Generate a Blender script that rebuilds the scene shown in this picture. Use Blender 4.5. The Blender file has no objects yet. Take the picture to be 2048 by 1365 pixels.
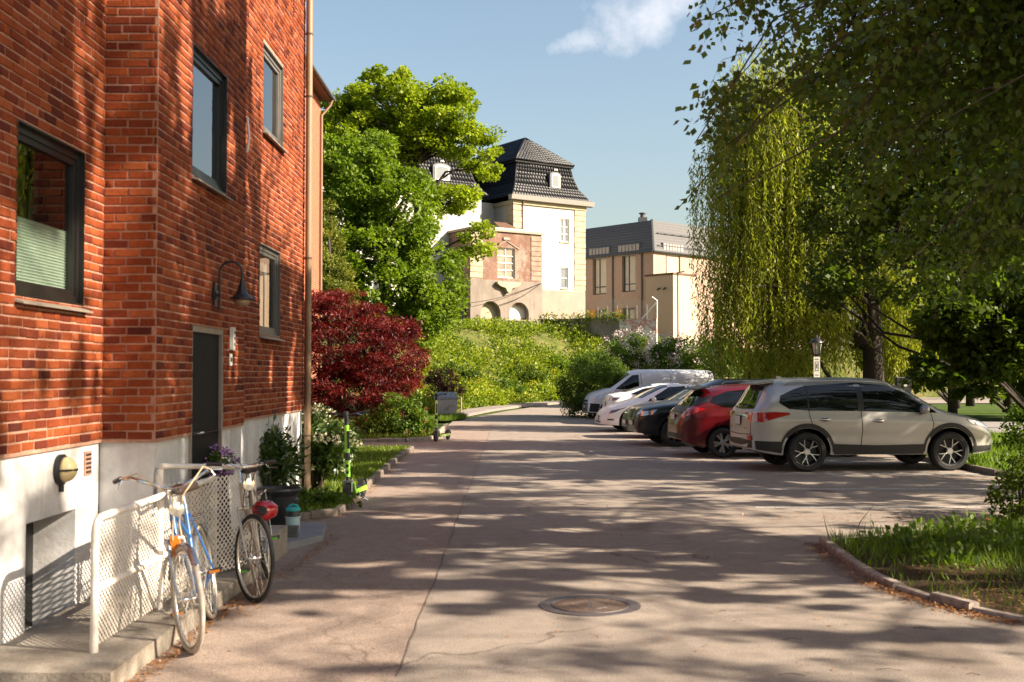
import bpy, math, random
import numpy as np
from mathutils import Vector, Matrix
from mathutils.bvhtree import BVHTree

R = math.radians
C = bpy.context.scene.collection
sc = bpy.context.scene

# ------------------------------------------------------------------ camera
FPX, PITCH, HC = 2276.0, math.atan(66 / 2276.0), 1.75
cam = bpy.data.cameras.new("camera")
cam.sensor_width = 36.0
cam.lens = 36.0 * FPX / 2048.0
cam.clip_start, cam.clip_end = 0.1, 3000.0
cam.dof.use_dof = True
cam.dof.focus_distance = 38.0
cam.dof.aperture_fstop = 3.6
cam_o = bpy.data.objects.new("camera", cam)
cam_o.location = (0, 0, HC)
cam_o.rotation_euler = (math.pi / 2 + PITCH, 0, 0)
C.objects.link(cam_o)
sc.camera = cam_o

# ------------------------------------------------------------------ light
SUN_EL, SUN_AZ = R(31), R(17)          # sun to the right, a little behind the camera
to_sun = Vector((math.cos(SUN_AZ) * math.cos(SUN_EL), -math.sin(SUN_AZ) * math.cos(SUN_EL), math.sin(SUN_EL)))
w = bpy.data.worlds.new("World")
sc.world = w
w.use_nodes = True
nt = w.node_tree
nt.nodes.clear()
out = nt.nodes.new("ShaderNodeOutputWorld")
bg = nt.nodes.new("ShaderNodeBackground")
sky = nt.nodes.new("ShaderNodeTexSky")
sky.sky_type = 'NISHITA'
sky.sun_disc = False
sky.sun_elevation = SUN_EL
sky.sun_rotation = math.pi / 2 + SUN_AZ
sky.air_density = 1.25
sky.dust_density = 2.5
sky.ozone_density = 0.6
bg.inputs["Strength"].default_value = 0.057
# one small fair-weather cloud, part of the sky itself
tc = nt.nodes.new("ShaderNodeTexCoord")
sep = nt.nodes.new("ShaderNodeSeparateXYZ")
nt.links.new(tc.outputs["Generated"], sep.inputs[0])
noi = nt.nodes.new("ShaderNodeTexNoise")
noi.inputs["Scale"].default_value = 21.0
noi.inputs["Detail"].default_value = 9.0
noi.inputs["Roughness"].default_value = 0.62
nt.links.new(tc.outputs["Generated"], noi.inputs["Vector"])


def wmath(op, a, b=None, clamp=False):
    n = nt.nodes.new("ShaderNodeMath")
    n.operation = op
    n.use_clamp = clamp
    for i, v in enumerate((a, b)):
        if v is None:
            continue
        if isinstance(v, (int, float)):
            n.inputs[i].default_value = v
        else:
            nt.links.new(v, n.inputs[i])
    return n.outputs[0]


def cloud_mask(cx, cz, ax, az, tilt):
    dx = wmath('SUBTRACT', sep.outputs[0], cx)
    dz = wmath('SUBTRACT', sep.outputs[2], cz)
    dz2 = wmath('SUBTRACT', dz, wmath('MULTIPLY', dx, tilt))
    q = wmath('ADD', wmath('POWER', wmath('ABSOLUTE', wmath('DIVIDE', dx, ax)), 2.0),
              wmath('POWER', wmath('ABSOLUTE', wmath('DIVIDE', dz2, az)), 2.0))
    q = wmath('ADD', q, wmath('LESS_THAN', sep.outputs[1], 0.0))
    return wmath('SUBTRACT', 1.0, q)


m1 = cloud_mask(0.112, 0.303, 0.062, 0.030, 0.30)
m2 = cloud_mask(0.058, 0.283, 0.032, 0.012, 0.25)
mm = wmath('MAXIMUM', m1, m2)
den = wmath('ADD', wmath('MULTIPLY', mm, 0.42), wmath('MULTIPLY', wmath('SUBTRACT', noi.outputs["Fac"], 0.5), 1.8))
den = wmath('MULTIPLY', den, wmath('GREATER_THAN', mm, -1.2))
den = wmath('MULTIPLY', wmath('MULTIPLY', den, 0.95, True), 0.72)
mixc = nt.nodes.new("ShaderNodeMixRGB")
nt.links.new(den, mixc.inputs[0])
nt.links.new(sky.outputs[0], mixc.inputs[1])
mixc.inputs[2].default_value = (8.2, 7.7, 7.7, 1)
nt.links.new(mixc.outputs[0], bg.inputs["Color"])
nt.links.new(bg.outputs[0], out.inputs[0])

sun = bpy.data.lights.new("sun", 'SUN')
sun.energy = 5.0
sun.angle = R(0.55)
sun.color = (1.0, 0.86, 0.68)
sun_o = bpy.data.objects.new("sun", sun)
sun_o.rotation_euler = (-to_sun).to_track_quat('-Z', 'Y').to_euler()
C.objects.link(sun_o)

sc.view_settings.view_transform = 'Standard'
sc.view_settings.look = 'None'
sc.view_settings.gamma = 1.0
sc.view_settings.use_curve_mapping = False
sc.view_settings.exposure = 1.75
sc.cycles.max_bounces = 6
sc.cycles.diffuse_bounces = 3
sc.cycles.glossy_bounces = 3
sc.cycles.transmission_bounces = 4
sc.cycles.transparent_max_bounces = 8
sc.cycles.caustics_reflective = False
sc.cycles.caustics_refractive = False
sc.cycles.sample_clamp_indirect = 6.0
sc.cycles.use_denoising = True


# ------------------------------------------------------------------ measuring
def ray(px, py):
    a, b = (px - 1024) / FPX, (682.5 - py) / FPX
    return Vector((a, math.cos(PITCH) - b * math.sin(PITCH), math.sin(PITCH) + b * math.cos(PITCH)))


def at(px, py, Y):
    d = ray(px, py)
    return Vector((0, 0, HC)) + d * (Y / d.y)


def gp(px, py, z=0.0):
    d = ray(px, py)
    return Vector((0, 0, HC)) + d * ((z - HC) / d.z)


def to_px(p):
    x, y, z = p[0], p[1], p[2] - HC
    f = y * math.cos(PITCH) + z * math.sin(PITCH)
    u = -y * math.sin(PITCH) + z * math.cos(PITCH)
    return 1024 + FPX * x / f, 682.5 - FPX * u / f


# ------------------------------------------------------------------ materials
MATS = {}


class NT:
    """short hand for node building"""
    def __init__(s, name):
        s.m = bpy.data.materials.new(name)
        s.m.use_nodes = True
        s.t = s.m.node_tree
        s.p = s.t.nodes["Principled BSDF"]
        s.o = s.t.nodes["Material Output"]
        MATS[name] = s.m

    def n(s, kind, **kw):
        nd = s.t.nodes.new(kind)
        for k, v in kw.items():
            if hasattr(nd, k):
                setattr(nd, k, v)
        return nd

    def l(s, a, b):
        s.t.links.new(a, b)

    def set(s, **kw):
        for k, v in kw.items():
            k = k.replace('_', ' ')
            s.p.inputs[k].default_value = v if not isinstance(v, tuple) or len(v) == 4 else (*v, 1)

    def noise(s, scale, detail=4, rough=0.6, coord='Object', stretch=None):
        tcn = s.n("ShaderNodeTexCoord")
        src = tcn.outputs[coord]
        if coord == 'World':
            pass
        if stretch:
            mp = s.n("ShaderNodeMapping")
            mp.inputs["Scale"].default_value = stretch
            s.l(src, mp.inputs[0])
            src = mp.outputs[0]
        nn = s.n("ShaderNodeTexNoise")
        nn.inputs["Scale"].default_value = scale
        nn.inputs["Detail"].default_value = detail
        nn.inputs["Roughness"].default_value = rough
        s.l(src, nn.inputs["Vector"])
        return nn.outputs["Fac"]

    def wnoise(s, scale, detail=4, rough=0.6, stretch=(1, 1, 1)):
        g = s.n("ShaderNodeNewGeometry")
        mp = s.n("ShaderNodeMapping")
        mp.inputs["Scale"].default_value = stretch
        s.l(g.outputs["Position"], mp.inputs[0])
        nn = s.n("ShaderNodeTexNoise")
        nn.inputs["Scale"].default_value = scale
        nn.inputs["Detail"].default_value = detail
        nn.inputs["Roughness"].default_value = rough
        s.l(mp.outputs[0], nn.inputs["Vector"])
        return nn.outputs["Fac"]

    def ramp(s, fac, stops):
        r = s.n("ShaderNodeValToRGB")
        els = r.color_ramp.elements
        while len(els) < len(stops):
            els.new(0.5)
        for e, (p, c) in zip(els, stops):
            e.position = p
            e.color = (*c, 1) if len(c) == 3 else c
        s.l(fac, r.inputs[0])
        return r.outputs[0]

    def mix(s, fac, a, b, mode='MIX'):
        m = s.n("ShaderNodeMixRGB")
        m.blend_type = mode
        for i, v in enumerate((fac, a, b)):
            if isinstance(v, (int, float)):
                m.inputs[i].default_value = v
            elif isinstance(v, tuple):
                m.inputs[i].default_value = (*v, 1)
            else:
                s.l(v, m.inputs[i])
        return m.outputs[0]

    def math(s, op, a, b=0.0, clamp=False):
        m = s.n("ShaderNodeMath")
        m.operation = op
        m.use_clamp = clamp
        for i, v in enumerate((a, b)):
            if isinstance(v, (int, float)):
                m.inputs[i].default_value = v
            else:
                s.l(v, m.inputs[i])
        return m.outputs[0]

    def bump(s, h, strength=0.3, dist=0.01):
        b = s.n("ShaderNodeBump")
        b.inputs["Strength"].default_value = strength
        b.inputs["Distance"].default_value = dist
        s.l(h, b.inputs["Height"])
        s.l(b.outputs[0], s.p.inputs["Normal"])

    def base(s, c):
        s.l(c, s.p.inputs["Base Color"])


def plain(name, col, rough=0.6, metal=0.0, spec=0.5, coat=0.0, var=0.12, vscale=6.0, bump=0.0, bscale=60.0):
    t = NT(name)
    t.set(Roughness=rough, Metallic=metal, Specular_IOR_Level=spec)
    if coat:
        t.set(Coat_Weight=coat, Coat_Roughness=0.04)
    if var:
        f = t.wnoise(vscale, 5, 0.62)
        lo = tuple(max(0, c * (1 - var)) for c in col)
        hi = tuple(min(1, c * (1 + var)) for c in col)
        t.base(t.ramp(f, [(0.28, lo), (0.72, hi)]))
    else:
        t.set(Base_Color=col)
    if bump:
        t.bump(t.wnoise(bscale, 4), bump, 0.01)
    return t.m


def leafmat(name, lo, hi, trans=0.35, rough=0.5, tcol=None, spec=0.3):
    t = NT(name)
    a = t.n("ShaderNodeAttribute")
    a.attribute_name = "tone"
    col = t.ramp(a.outputs["Fac"], [(0.0, lo), (1.0, hi)])
    t.base(col)
    t.set(Roughness=rough, Specular_IOR_Level=spec)
    tr = t.n("ShaderNodeBsdfTranslucent")
    tc_ = t.mix(1.0, col, tcol or (1.35, 1.5, 0.55), 'MULTIPLY')
    t.l(tc_, tr.inputs[0])
    ms = t.n("ShaderNodeMixShader")
    ms.inputs[0].default_value = trans
    t.l(t.p.outputs[0], ms.inputs[1])
    t.l(tr.outputs[0], ms.inputs[2])
    t.l(ms.outputs[0], t.o.inputs[0])
    return t.m


def mk_materials():
    # asphalt, old and dusty
    def asphalt(name, lo, hi):
        t = NT(name)
        big = t.wnoise(0.35, 5, 0.6)
        mid = t.wnoise(5.0, 6, 0.72)
        fine = t.wnoise(85.0, 5, 0.8)
        c = t.ramp(big, [(0.3, lo), (0.7, hi)])
        c = t.mix(0.55, c, t.ramp(mid, [(0.3, (0.66, 0.66, 0.66)), (0.7, (1.22, 1.2, 1.17))]), 'MULTIPLY')
        c = t.mix(0.9, c, t.ramp(fine, [(0.34, (0.42, 0.40, 0.38)), (0.5, (0.95, 0.95, 0.95)), (0.66, (1.45, 1.42, 1.38))]), 'MULTIPLY')
        # oil and damp stains
        st = t.wnoise(0.9, 3, 0.5, (1.0, 0.55, 1))
        c = t.mix(1.0, c, t.ramp(st, [(0.30, (0.70, 0.68, 0.67)), (0.38, (1, 1, 1))]), 'MULTIPLY')
        # hair cracks
        g = t.n("ShaderNodeNewGeometry")
        wn = t.n("ShaderNodeTexNoise")
        wn.inputs["Scale"].default_value = 1.3
        wn.inputs["Detail"].default_value = 6
        t.l(g.outputs["Position"], wn.inputs["Vector"])
        av = t.n("ShaderNodeVectorMath")
        av.operation = 'MULTIPLY_ADD'
        t.l(wn.outputs["Color"], av.inputs[0])
        av.inputs[1].default_value = (1.2, 1.2, 0)
        t.l(g.outputs["Position"], av.inputs[2])
        vo = t.n("ShaderNodeTexVoronoi")
        vo.feature = 'DISTANCE_TO_EDGE'
        vo.inputs["Scale"].default_value = 0.42
        t.l(av.outputs[0], vo.inputs["Vector"])
        cr = t.ramp(vo.outputs["Distance"], [(0.0, (0.45, 0.42, 0.4)), (0.006, (0.95, 0.95, 0.95)), (0.010, (1, 1, 1))])
        gate = t.ramp(t.wnoise(0.25, 2), [(0.48, (0, 0, 0)), (0.56, (1, 1, 1))])
        c = t.mix(gate, c, t.mix(1.0, c, cr, 'MULTIPLY'))
        t.base(c)
        t.set(Roughness=0.9, Specular_IOR_Level=0.2)
        t.bump(t.math('ADD', fine, t.math('MULTIPLY', mid, 0.4)), 0.8, 0.008)
    asphalt("asphalt", (0.242, 0.204, 0.174), (0.292, 0.25, 0.215))
    asphalt("asphalt_strip", (0.255, 0.198, 0.164), (0.305, 0.24, 0.20))
    asphalt("asphalt_far", (0.225, 0.195, 0.18), (0.27, 0.23, 0.21))
    plain("asphalt_path", (0.22, 0.20, 0.2), 0.9, var=0.15, vscale=3)
    t = NT("road_paint")
    t.set(Roughness=0.8)
    f = t.wnoise(26, 5, 0.75)
    t.base(t.ramp(f, [(0.40, (0.24, 0.2, 0.18)), (0.55, (0.62, 0.6, 0.56))]))
    plain("seam", (0.12, 0.09, 0.075), 0.95)
    # earth + grass base
    t = NT("earth")
    t.base(t.ramp(t.wnoise(5, 6, 0.7), [(0.3, (0.055, 0.035, 0.02)), (0.7, (0.13, 0.09, 0.055))]))
    t.set(Roughness=1.0, Specular_IOR_Level=0.1)
    t.bump(t.wnoise(22, 6, 0.8), 1.0, 0.09)
    t = NT("turf")
    t.base(t.ramp(t.wnoise(2.2, 6, 0.7), [(0.3, (0.035, 0.06, 0.012)), (0.7, (0.08, 0.12, 0.02))]))
    t.set(Roughness=1.0, Specular_IOR_Level=0.1)
    t.bump(t.wnoise(40, 5), 0.8, 0.03)
    t = NT("bank_soil")
    t.base(t.ramp(t.wnoise(0.9, 6, 0.7), [(0.3, (0.05, 0.075, 0.015)), (0.52, (0.11, 0.12, 0.03)), (0.7, (0.22, 0.155, 0.09))]))
    t.set(Roughness=1.0, Specular_IOR_Level=0.1)
    t.bump(t.wnoise(6, 6), 0.9, 0.15)
    # brick
    t = NT("brick")
    a = t.n("ShaderNodeAttribute")
    a.attribute_name = "tone"
    oi = t.n("ShaderNodeObjectInfo")
    f = t.math('FRACT', t.math('ADD', a.outputs["Fac"], t.math('MULTIPLY', oi.outputs["Random"], 0.97)))
    c = t.ramp(f, [(0.0, (0.07, 0.013, 0.008)), (0.10, (0.135, 0.023, 0.009)), (0.40, (0.20, 0.038, 0.010)), (0.8, (0.26, 0.056, 0.014)), (1.0, (0.31, 0.080, 0.026))])
    c = t.mix(0.55, c, t.ramp(t.wnoise(38, 5, 0.7), [(0.3, (0.62, 0.6, 0.6)), (0.7, (1.25, 1.3, 1.35))]), 'MULTIPLY')
    c = t.mix(0.7, c, t.ramp(t.wnoise(1.1, 6, 0.7, (1, 1, 0.35)), [(0.32, (0.60, 0.58, 0.58)), (0.6, (1.08, 1.08, 1.08))]), 'MULTIPLY')
    pale = t.ramp(t.wnoise(14, 5, 0.8), [(0.64, (0, 0, 0)), (0.74, (0.5, 0.5, 0.5))])
    c = t.mix(pale, c, (0.36, 0.2, 0.14))
    t.base(c)
    t.set(Roughness=0.85, Specular_IOR_Level=0.2)
    t.bump(t.wnoise(48, 6, 0.75), 0.9, 0.009)
    t = NT("mortar")
    t.base(t.ramp(t.wnoise(30, 5, 0.7), [(0.3, (0.26, 0.13, 0.09)), (0.7, (0.43, 0.25, 0.18))]))
    t.set(Roughness=0.95, Specular_IOR_Level=0.15)
    t.bump(t.wnoise(90, 4), 0.5, 0.005)
    t = NT("brick_far")
    br = t.n("ShaderNodeTexBrick")
    g = t.n("ShaderNodeNewGeometry")
    sp = t.n("ShaderNodeSeparateXYZ")
    cb = t.n("ShaderNodeCombineXYZ")
    t.l(g.outputs["Position"], sp.inputs[0])
    t.l(t.math('ADD', sp.outputs[0], sp.outputs[1]), cb.inputs[0])
    t.l(sp.outputs[2], cb.inputs[1])
    t.l(cb.outputs[0], br.inputs["Vector"])
    for k, v in (("Scale", 1.0), ("Mortar Size", 0.006), ("Brick Width", 0.193), ("Row Height", 0.065), ("Bias", 0.0)):
        br.inputs[k].default_value = v
    br.inputs["Color1"].default_value = (0.25, 0.05, 0.02, 1)
    br.inputs["Color2"].default_value = (0.36, 0.085, 0.028, 1)
    br.inputs["Mortar"].default_value = (0.38, 0.2, 0.14, 1)
    t.base(br.outputs["Color"])
    t.set(Roughness=0.85)
    # white render
    t = NT("plinth_white")
    c = t.ramp(t.wnoise(2.0, 7, 0.75), [(0.3, (0.40, 0.39, 0.38)), (0.6, (0.58, 0.57, 0.56))])
    c = t.mix(0.7, c, t.ramp(t.wnoise(6.0, 6, 0.75, (1, 1, 0.18)), [(0.3, (0.72, 0.7, 0.68)), (0.55, (1.05, 1.05, 1.05))]), 'MULTIPLY')
    t.base(c)
    t.set(Roughness=0.85, Specular_IOR_Level=0.2)
    t.bump(t.wnoise(24, 5), 0.35, 0.01)
    t = NT("concrete")
    t.base(t.mix(0.6, t.ramp(t.wnoise(3, 6, 0.7), [(0.3, (0.17, 0.14, 0.11)), (0.7, (0.34, 0.30, 0.25))]),
                 t.ramp(t.wnoise(60, 4), [(0.35, (0.7, 0.7, 0.7)), (0.65, (1.2, 1.2, 1.2))]), 'MULTIPLY'))
    t.set(Roughness=0.95, Specular_IOR_Level=0.2)
    t.bump(t.wnoise(40, 5), 0.6, 0.01)
    plain("kerb_stone", (0.27, 0.22, 0.18), 0.9, var=0.5, vscale=14, bump=0.6, bscale=40)
    plain("kerb_dark", (0.15, 0.12, 0.095), 0.9, var=0.35, vscale=14, bump=0.6, bscale=40)
    plain("slab", (0.20, 0.20, 0.21), 0.8, var=0.15)
    plain("frame_dark", (0.009, 0.008, 0.007), 0.35, spec=0.6, var=0.3)
    plain("frame_grey", (0.12, 0.11, 0.10), 0.4, var=0.1)
    plain("frame_white", (0.66, 0.65, 0.62), 0.4, var=0.05)
    plain("sill_metal", (0.30, 0.25, 0.2), 0.5, metal=0.4, var=0.15)
    plain("door_dark", (0.006, 0.006, 0.006), 0.6, spec=0.2, var=0.3, bump=0.3, bscale=90)
    plain("black_iron", (0.013, 0.013, 0.016), 0.4, var=0.2)
    plain("black_plastic", (0.013, 0.013, 0.013), 0.5, var=0.15)
    plain("rubber", (0.012, 0.012, 0.012), 0.75, var=0.2)
    plain("rubber_pale", (0.42, 0.36, 0.30), 0.8, var=0.2, vscale=30)
    plain("rim_metal", (0.62, 0.62, 0.62), 0.28, metal=0.9, var=0.05)
    plain("rim_grey", (0.4, 0.4, 0.41), 0.35, metal=0.8, var=0.05)
    plain("rim_black", (0.012, 0.012, 0.014), 0.4, var=0.1)
    plain("chrome", (0.75, 0.73, 0.7), 0.15, metal=1.0, var=0.0)
    plain("pipe_beige", (0.21, 0.138, 0.08), 0.45, var=0.12, vscale=3)
    plain("fence_white", (0.68, 0.62, 0.55), 0.5, var=0.16, vscale=9)
    plain("bulkhead", (0.62, 0.50, 0.26), 0.35, var=0.1)
    plain("plate_white", (0.55, 0.53, 0.48), 0.5, var=0.05)
    plain("plate_mark", (0.05, 0.05, 0.05), 0.5, var=0)
    plain("blind", (0.70, 0.74, 0.66), 0.8, var=0.1)
    plain("curtain", (0.62, 0.56, 0.5), 0.8, var=0.08)
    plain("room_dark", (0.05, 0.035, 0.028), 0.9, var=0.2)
    # window glass: clear with a strong mirror film
    def glass(name, ior, tint, mirror=0.0):
        t = NT(name)
        gl = t.n("ShaderNodeBsdfGlossy")
        gl.inputs["Roughness"].default_value = 0.01
        tr = t.n("ShaderNodeBsdfTransparent")
        tr.inputs[0].default_value = (*tint, 1)
        fr = t.n("ShaderNodeFresnel")
        fr.inputs[0].default_value = ior
        ms = t.n("ShaderNodeMixShader")
        gb = t.n("ShaderNodeNewGeometry")
        fac = t.math('MULTIPLY', t.math('ADD', fr.outputs[0], mirror, True), t.math('SUBTRACT', 1.0, gb.outputs["Backfacing"]))
        t.l(fac, ms.inputs[0])
        t.l(tr.outputs[0], ms.inputs[1])
        t.l(gl.outputs[0], ms.inputs[2])
        t.l(ms.outputs[0], t.o.inputs[0])
    glass("glass", 1.5, (0.72, 0.76, 0.74))
    glass("glass_mirror", 2.1, (0.5, 0.55, 0.55), 0.22)
    plain("glass_far", (0.10, 0.115, 0.125), 0.06, spec=1.0, var=0.25, vscale=0.6)
    plain("glass_car", (0.004, 0.005, 0.006), 0.03, spec=0.5, var=0)
    plain("pane_grey", (0.15, 0.165, 0.175), 0.15, spec=0.6, var=0.15, vscale=1)
    plain("pane_pale", (0.50, 0.44, 0.36), 0.4, var=0.12, vscale=2)
    plain("pane_amber", (0.20, 0.16, 0.12), 0.2, spec=0.8, var=0.3, vscale=1.6)
    # car paint
    for nm, col, me, ro in (("paint_silver", (0.42, 0.405, 0.385), 0.55, 0.32), ("paint_red", (0.075, 0.0015, 0.004), 0.0, 0.25),
                            ("paint_black", (0.006, 0.006, 0.007), 0.0, 0.3), ("paint_navy", (0.008, 0.012, 0.028), 0.2, 0.3),
                            ("paint_white", (0.72, 0.72, 0.73), 0.0, 0.35), ("paint_pearl", (0.74, 0.73, 0.74), 0.0, 0.3)):
        plain(nm, col, ro + 0.08, metal=me, spec=0.35, coat=0.35, var=0.03)
        MATS[nm].node_tree.nodes["Principled BSDF"].inputs["Coat Roughness"].default_value = 0.14
    plain("lamp_red", (0.34, 0.008, 0.010), 0.12, spec=0.8, coat=1.0, var=0.1, vscale=20)
    plain("lamp_clear", (0.42, 0.42, 0.42), 0.1, metal=0.5, coat=1.0, var=0.4, vscale=18)
    plain("lamp_smoke", (0.05, 0.045, 0.05), 0.08, spec=0.8, coat=1.0, var=0.4, vscale=16)
    plain("alloy_trim", (0.5, 0.48, 0.44), 0.3, metal=0.7, var=0.05)
    # bicycle
    plain("bike_blue", (0.02, 0.12, 0.36), 0.3, coat=0.6, var=0.1)
    plain("bike_silver", (0.55, 0.53, 0.5), 0.25, metal=0.9, var=0.1)
    plain("bike_champagne", (0.46, 0.40, 0.33), 0.3, metal=0.6, var=0.1)
    plain("leather", (0.03, 0.018, 0.014), 0.45, var=0.2)
    plain("orange_reflector", (0.75, 0.22, 0.02), 0.3, var=0.05)
    plain("cable_cream", (0.6, 0.46, 0.28), 0.5, var=0.05)
    plain("green_bright", (0.10, 0.42, 0.04), 0.4, var=0.05)
    plain("helmet_red", (0.38, 0.006, 0.014), 0.22, coat=0.8, var=0.1)
    plain("helmet_grey", (0.10, 0.09, 0.09), 0.35, var=0.1)
    plain("lime", (0.26, 0.58, 0.03), 0.4, coat=0.3, var=0.08)
    plain("lime_pale", (0.50, 0.68, 0.16), 0.4, coat=0.3, var=0.08)
    plain("pot_dark", (0.025, 0.024, 0.024), 0.45, var=0.3)
    plain("bucket_blue", (0.40, 0.55, 0.56), 0.4, var=0.1)
    plain("bucket_teal", (0.03, 0.36, 0.36), 0.4, var=0.1)
    plain("stone_block", (0.10, 0.095, 0.09), 0.9, var=0.3, vscale=30)
    plain("bin_grey", (0.42, 0.40, 0.39), 0.55, var=0.12)
    plain("bin_lid", (0.15, 0.16, 0.18), 0.4, var=0.15)
    plain("bin_mark", (0.08, 0.07, 0.07), 0.6, var=0)
    plain("wood_stake", (0.30, 0.22, 0.13), 0.9)
    plain("cast_iron", (0.085, 0.07, 0.068), 0.6, metal=0.3, var=0.25, vscale=20)
    plain("iron_rust", (0.085, 0.055, 0.04), 0.85, var=0.4, vscale=30)
    # mansion etc
    t = NT("mansion_white")
    t.base(t.ramp(t.wnoise(0.8, 6, 0.7), [(0.3, (0.36, 0.34, 0.30)), (0.6, (0.44, 0.42, 0.385))]))
    t.set(Roughness=0.9)
    t = NT("mansion_worn")
    c = t.ramp(t.wnoise(0.33, 8, 0.75), [(0.36, (0.27, 0.225, 0.185)), (0.46, (0.235, 0.18, 0.14)), (0.52, (0.17, 0.085, 0.06)), (0.60, (0.205, 0.125, 0.09)), (0.68, (0.25, 0.20, 0.16))])
    c = t.mix(0.8, c, t.ramp(t.wnoise(2.2, 6, 0.75, (1, 1, 0.3)), [(0.3, (0.62, 0.6, 0.58)), (0.65, (1.1, 1.1, 1.1))]), 'MULTIPLY')
    t.base(c)
    t.set(Roughness=0.95)
    t.bump(t.wnoise(5, 6), 0.6, 0.05)
    t = NT("mansion_grey")
    t.base(t.mix(0.6, t.ramp(t.wnoise(0.7, 6, 0.7), [(0.3, (0.17, 0.14, 0.115)), (0.7, (0.255, 0.21, 0.175))]),
                 t.ramp(t.wnoise(2.5, 5, 0.7, (1, 1, 0.12)), [(0.35, (0.72, 0.7, 0.68)), (0.65, (1.1, 1.1, 1.1))]), 'MULTIPLY'))
    t.set(Roughness=0.95)
    plain("mansion_beige", (0.290, 0.230, 0.185), 0.95, var=0.12, vscale=1.2)
    plain("quoin_cream", (0.372, 0.306, 0.198), 0.9, var=0.14, vscale=2)
    plain("quoin_worn", (0.275, 0.176, 0.132), 0.95, var=0.3, vscale=2)
    plain("rubble", (0.240, 0.216, 0.186), 0.95, var=0.3, vscale=2)
    plain("roof_tile", (0.005, 0.0055, 0.008), 0.42, spec=0.22, var=0.3, vscale=3)
    plain("roof_base", (0.006, 0.006, 0.008), 0.7, var=0.2)
    plain("roof_grey", (0.075, 0.072, 0.072), 0.55, var=0.12)
    plain("zinc", (0.27, 0.25, 0.24), 0.45, metal=0.3, var=0.1)
    plain("zinc_dark", (0.06, 0.06, 0.065), 0.5, var=0.1)
    plain("gutter", (0.33, 0.30, 0.28), 0.5, metal=0.3, var=0.1)
    plain("brown_brick", (0.37, 0.255, 0.195), 0.9, var=0.10, vscale=3, bump=0.3, bscale=18)
    plain("cream_render", (0.50, 0.36, 0.25), 0.9, var=0.05)
    plain("wood_orange", (0.60, 0.24, 0.05), 0.7, var=0.15)
    plain("wood_brown", (0.10, 0.05, 0.03), 0.7, var=0.2)
    plain("boards_pale", (0.300, 0.264, 0.180), 0.9, var=0.2, vscale=2)
    t = NT("graffiti_wall")
    f = t.wnoise(0.75, 4, 0.6)
    t.base(t.ramp(f, [(0.42, (0.62, 0.58, 0.54)), (0.50, (0.55, 0.5, 0.47)), (0.56, (0.42, 0.16, 0.12)), (0.6, (0.5, 0.4, 0.36)), (0.7, (0.6, 0.57, 0.53))]))
    t.set(Roughness=0.9)
    plain("wire", (0.25, 0.24, 0.23), 0.5, metal=0.4, var=0)
    plain("galvanised", (0.5, 0.48, 0.45), 0.4, metal=0.5, var=0.1)
    plain("lantern_glass", (0.5, 0.48, 0.42), 0.2, spec=0.8, var=0.1)
    plain("lamp_bulb", (0.30, 0.21, 0.13), 0.15, spec=0.9, var=0.2)
    # bark and leaves
    plain("bark_dark", (0.035, 0.026, 0.019), 0.95, var=0.4, vscale=12, bump=0.9, bscale=18)
    plain("bark_birch", (0.10, 0.07, 0.05), 0.9, var=0.5, vscale=8, bump=0.5, bscale=18)
    plain("twig", (0.055, 0.035, 0.02), 0.9, var=0.3)
    leafmat("leaf_maple", (0.07, 0.115, 0.006), (0.18, 0.25, 0.014), 0.42)
    leafmat("leaf_maple_bright", (0.14, 0.19, 0.008), (0.31, 0.36, 0.02), 0.45)
    leafmat("leaf_conifer", (0.09, 0.11, 0.012), (0.19, 0.19, 0.02), 0.25)
    leafmat("leaf_birch", (0.045, 0.085, 0.008), (0.13, 0.18, 0.018), 0.5, rough=0.38, spec=0.5)
    leafmat("leaf_willow", (0.13, 0.16, 0.014), (0.34, 0.34, 0.04), 0.5, rough=0.45)
    leafmat("leaf_dark", (0.038, 0.068, 0.006), (0.115, 0.155, 0.014), 0.42)
    leafmat("leaf_red", (0.045, 0.007, 0.008), (0.17, 0.024, 0.020), 0.32, tcol=(1.7, 0.45, 0.35))
    leafmat("leaf_purple", (0.035, 0.01, 0.012), (0.10, 0.028, 0.028), 0.25, tcol=(1.4, 0.6, 0.5))
    leafmat("leaf_shrub", (0.045, 0.085, 0.010), (0.13, 0.19, 0.018), 0.35)
    leafmat("leaf_rhodo", (0.03, 0.06, 0.010), (0.085, 0.13, 0.02), 0.25, rough=0.35, spec=0.5)
    leafmat("petal_cream", (0.50, 0.46, 0.26), (0.70, 0.66, 0.46), 0.2, tcol=(1, 1, 0.9))
    leafmat("petal_purple", (0.34, 0.14, 0.38), (0.55, 0.30, 0.56), 0.25, tcol=(1, 0.8, 1))
    leafmat("petal_lilac", (0.50, 0.40, 0.36), (0.66, 0.56, 0.52), 0.2, tcol=(1, 0.95, 0.95))
    leafmat("petal_yellow", (0.45, 0.38, 0.02), (0.62, 0.52, 0.03), 0.2, tcol=(1, 1, 0.5))
    leafmat("petal_red", (0.28, 0.02, 0.04), (0.5, 0.05, 0.08), 0.2, tcol=(1, 0.6, 0.6))
    leafmat("grass_blade", (0.07, 0.11, 0.010), (0.16, 0.21, 0.018), 0.35)
    leafmat("grass_lush", (0.06, 0.11, 0.010), (0.16, 0.23, 0.018), 0.38)
    leafmat("bank_leaf", (0.045, 0.09, 0.006), (0.27, 0.31, 0.02), 0.35)
    leafmat("litter", (0.20, 0.085, 0.03), (0.42, 0.21, 0.08), 0.15, tcol=(1, 0.9, 0.7))


mk_materials()


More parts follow.
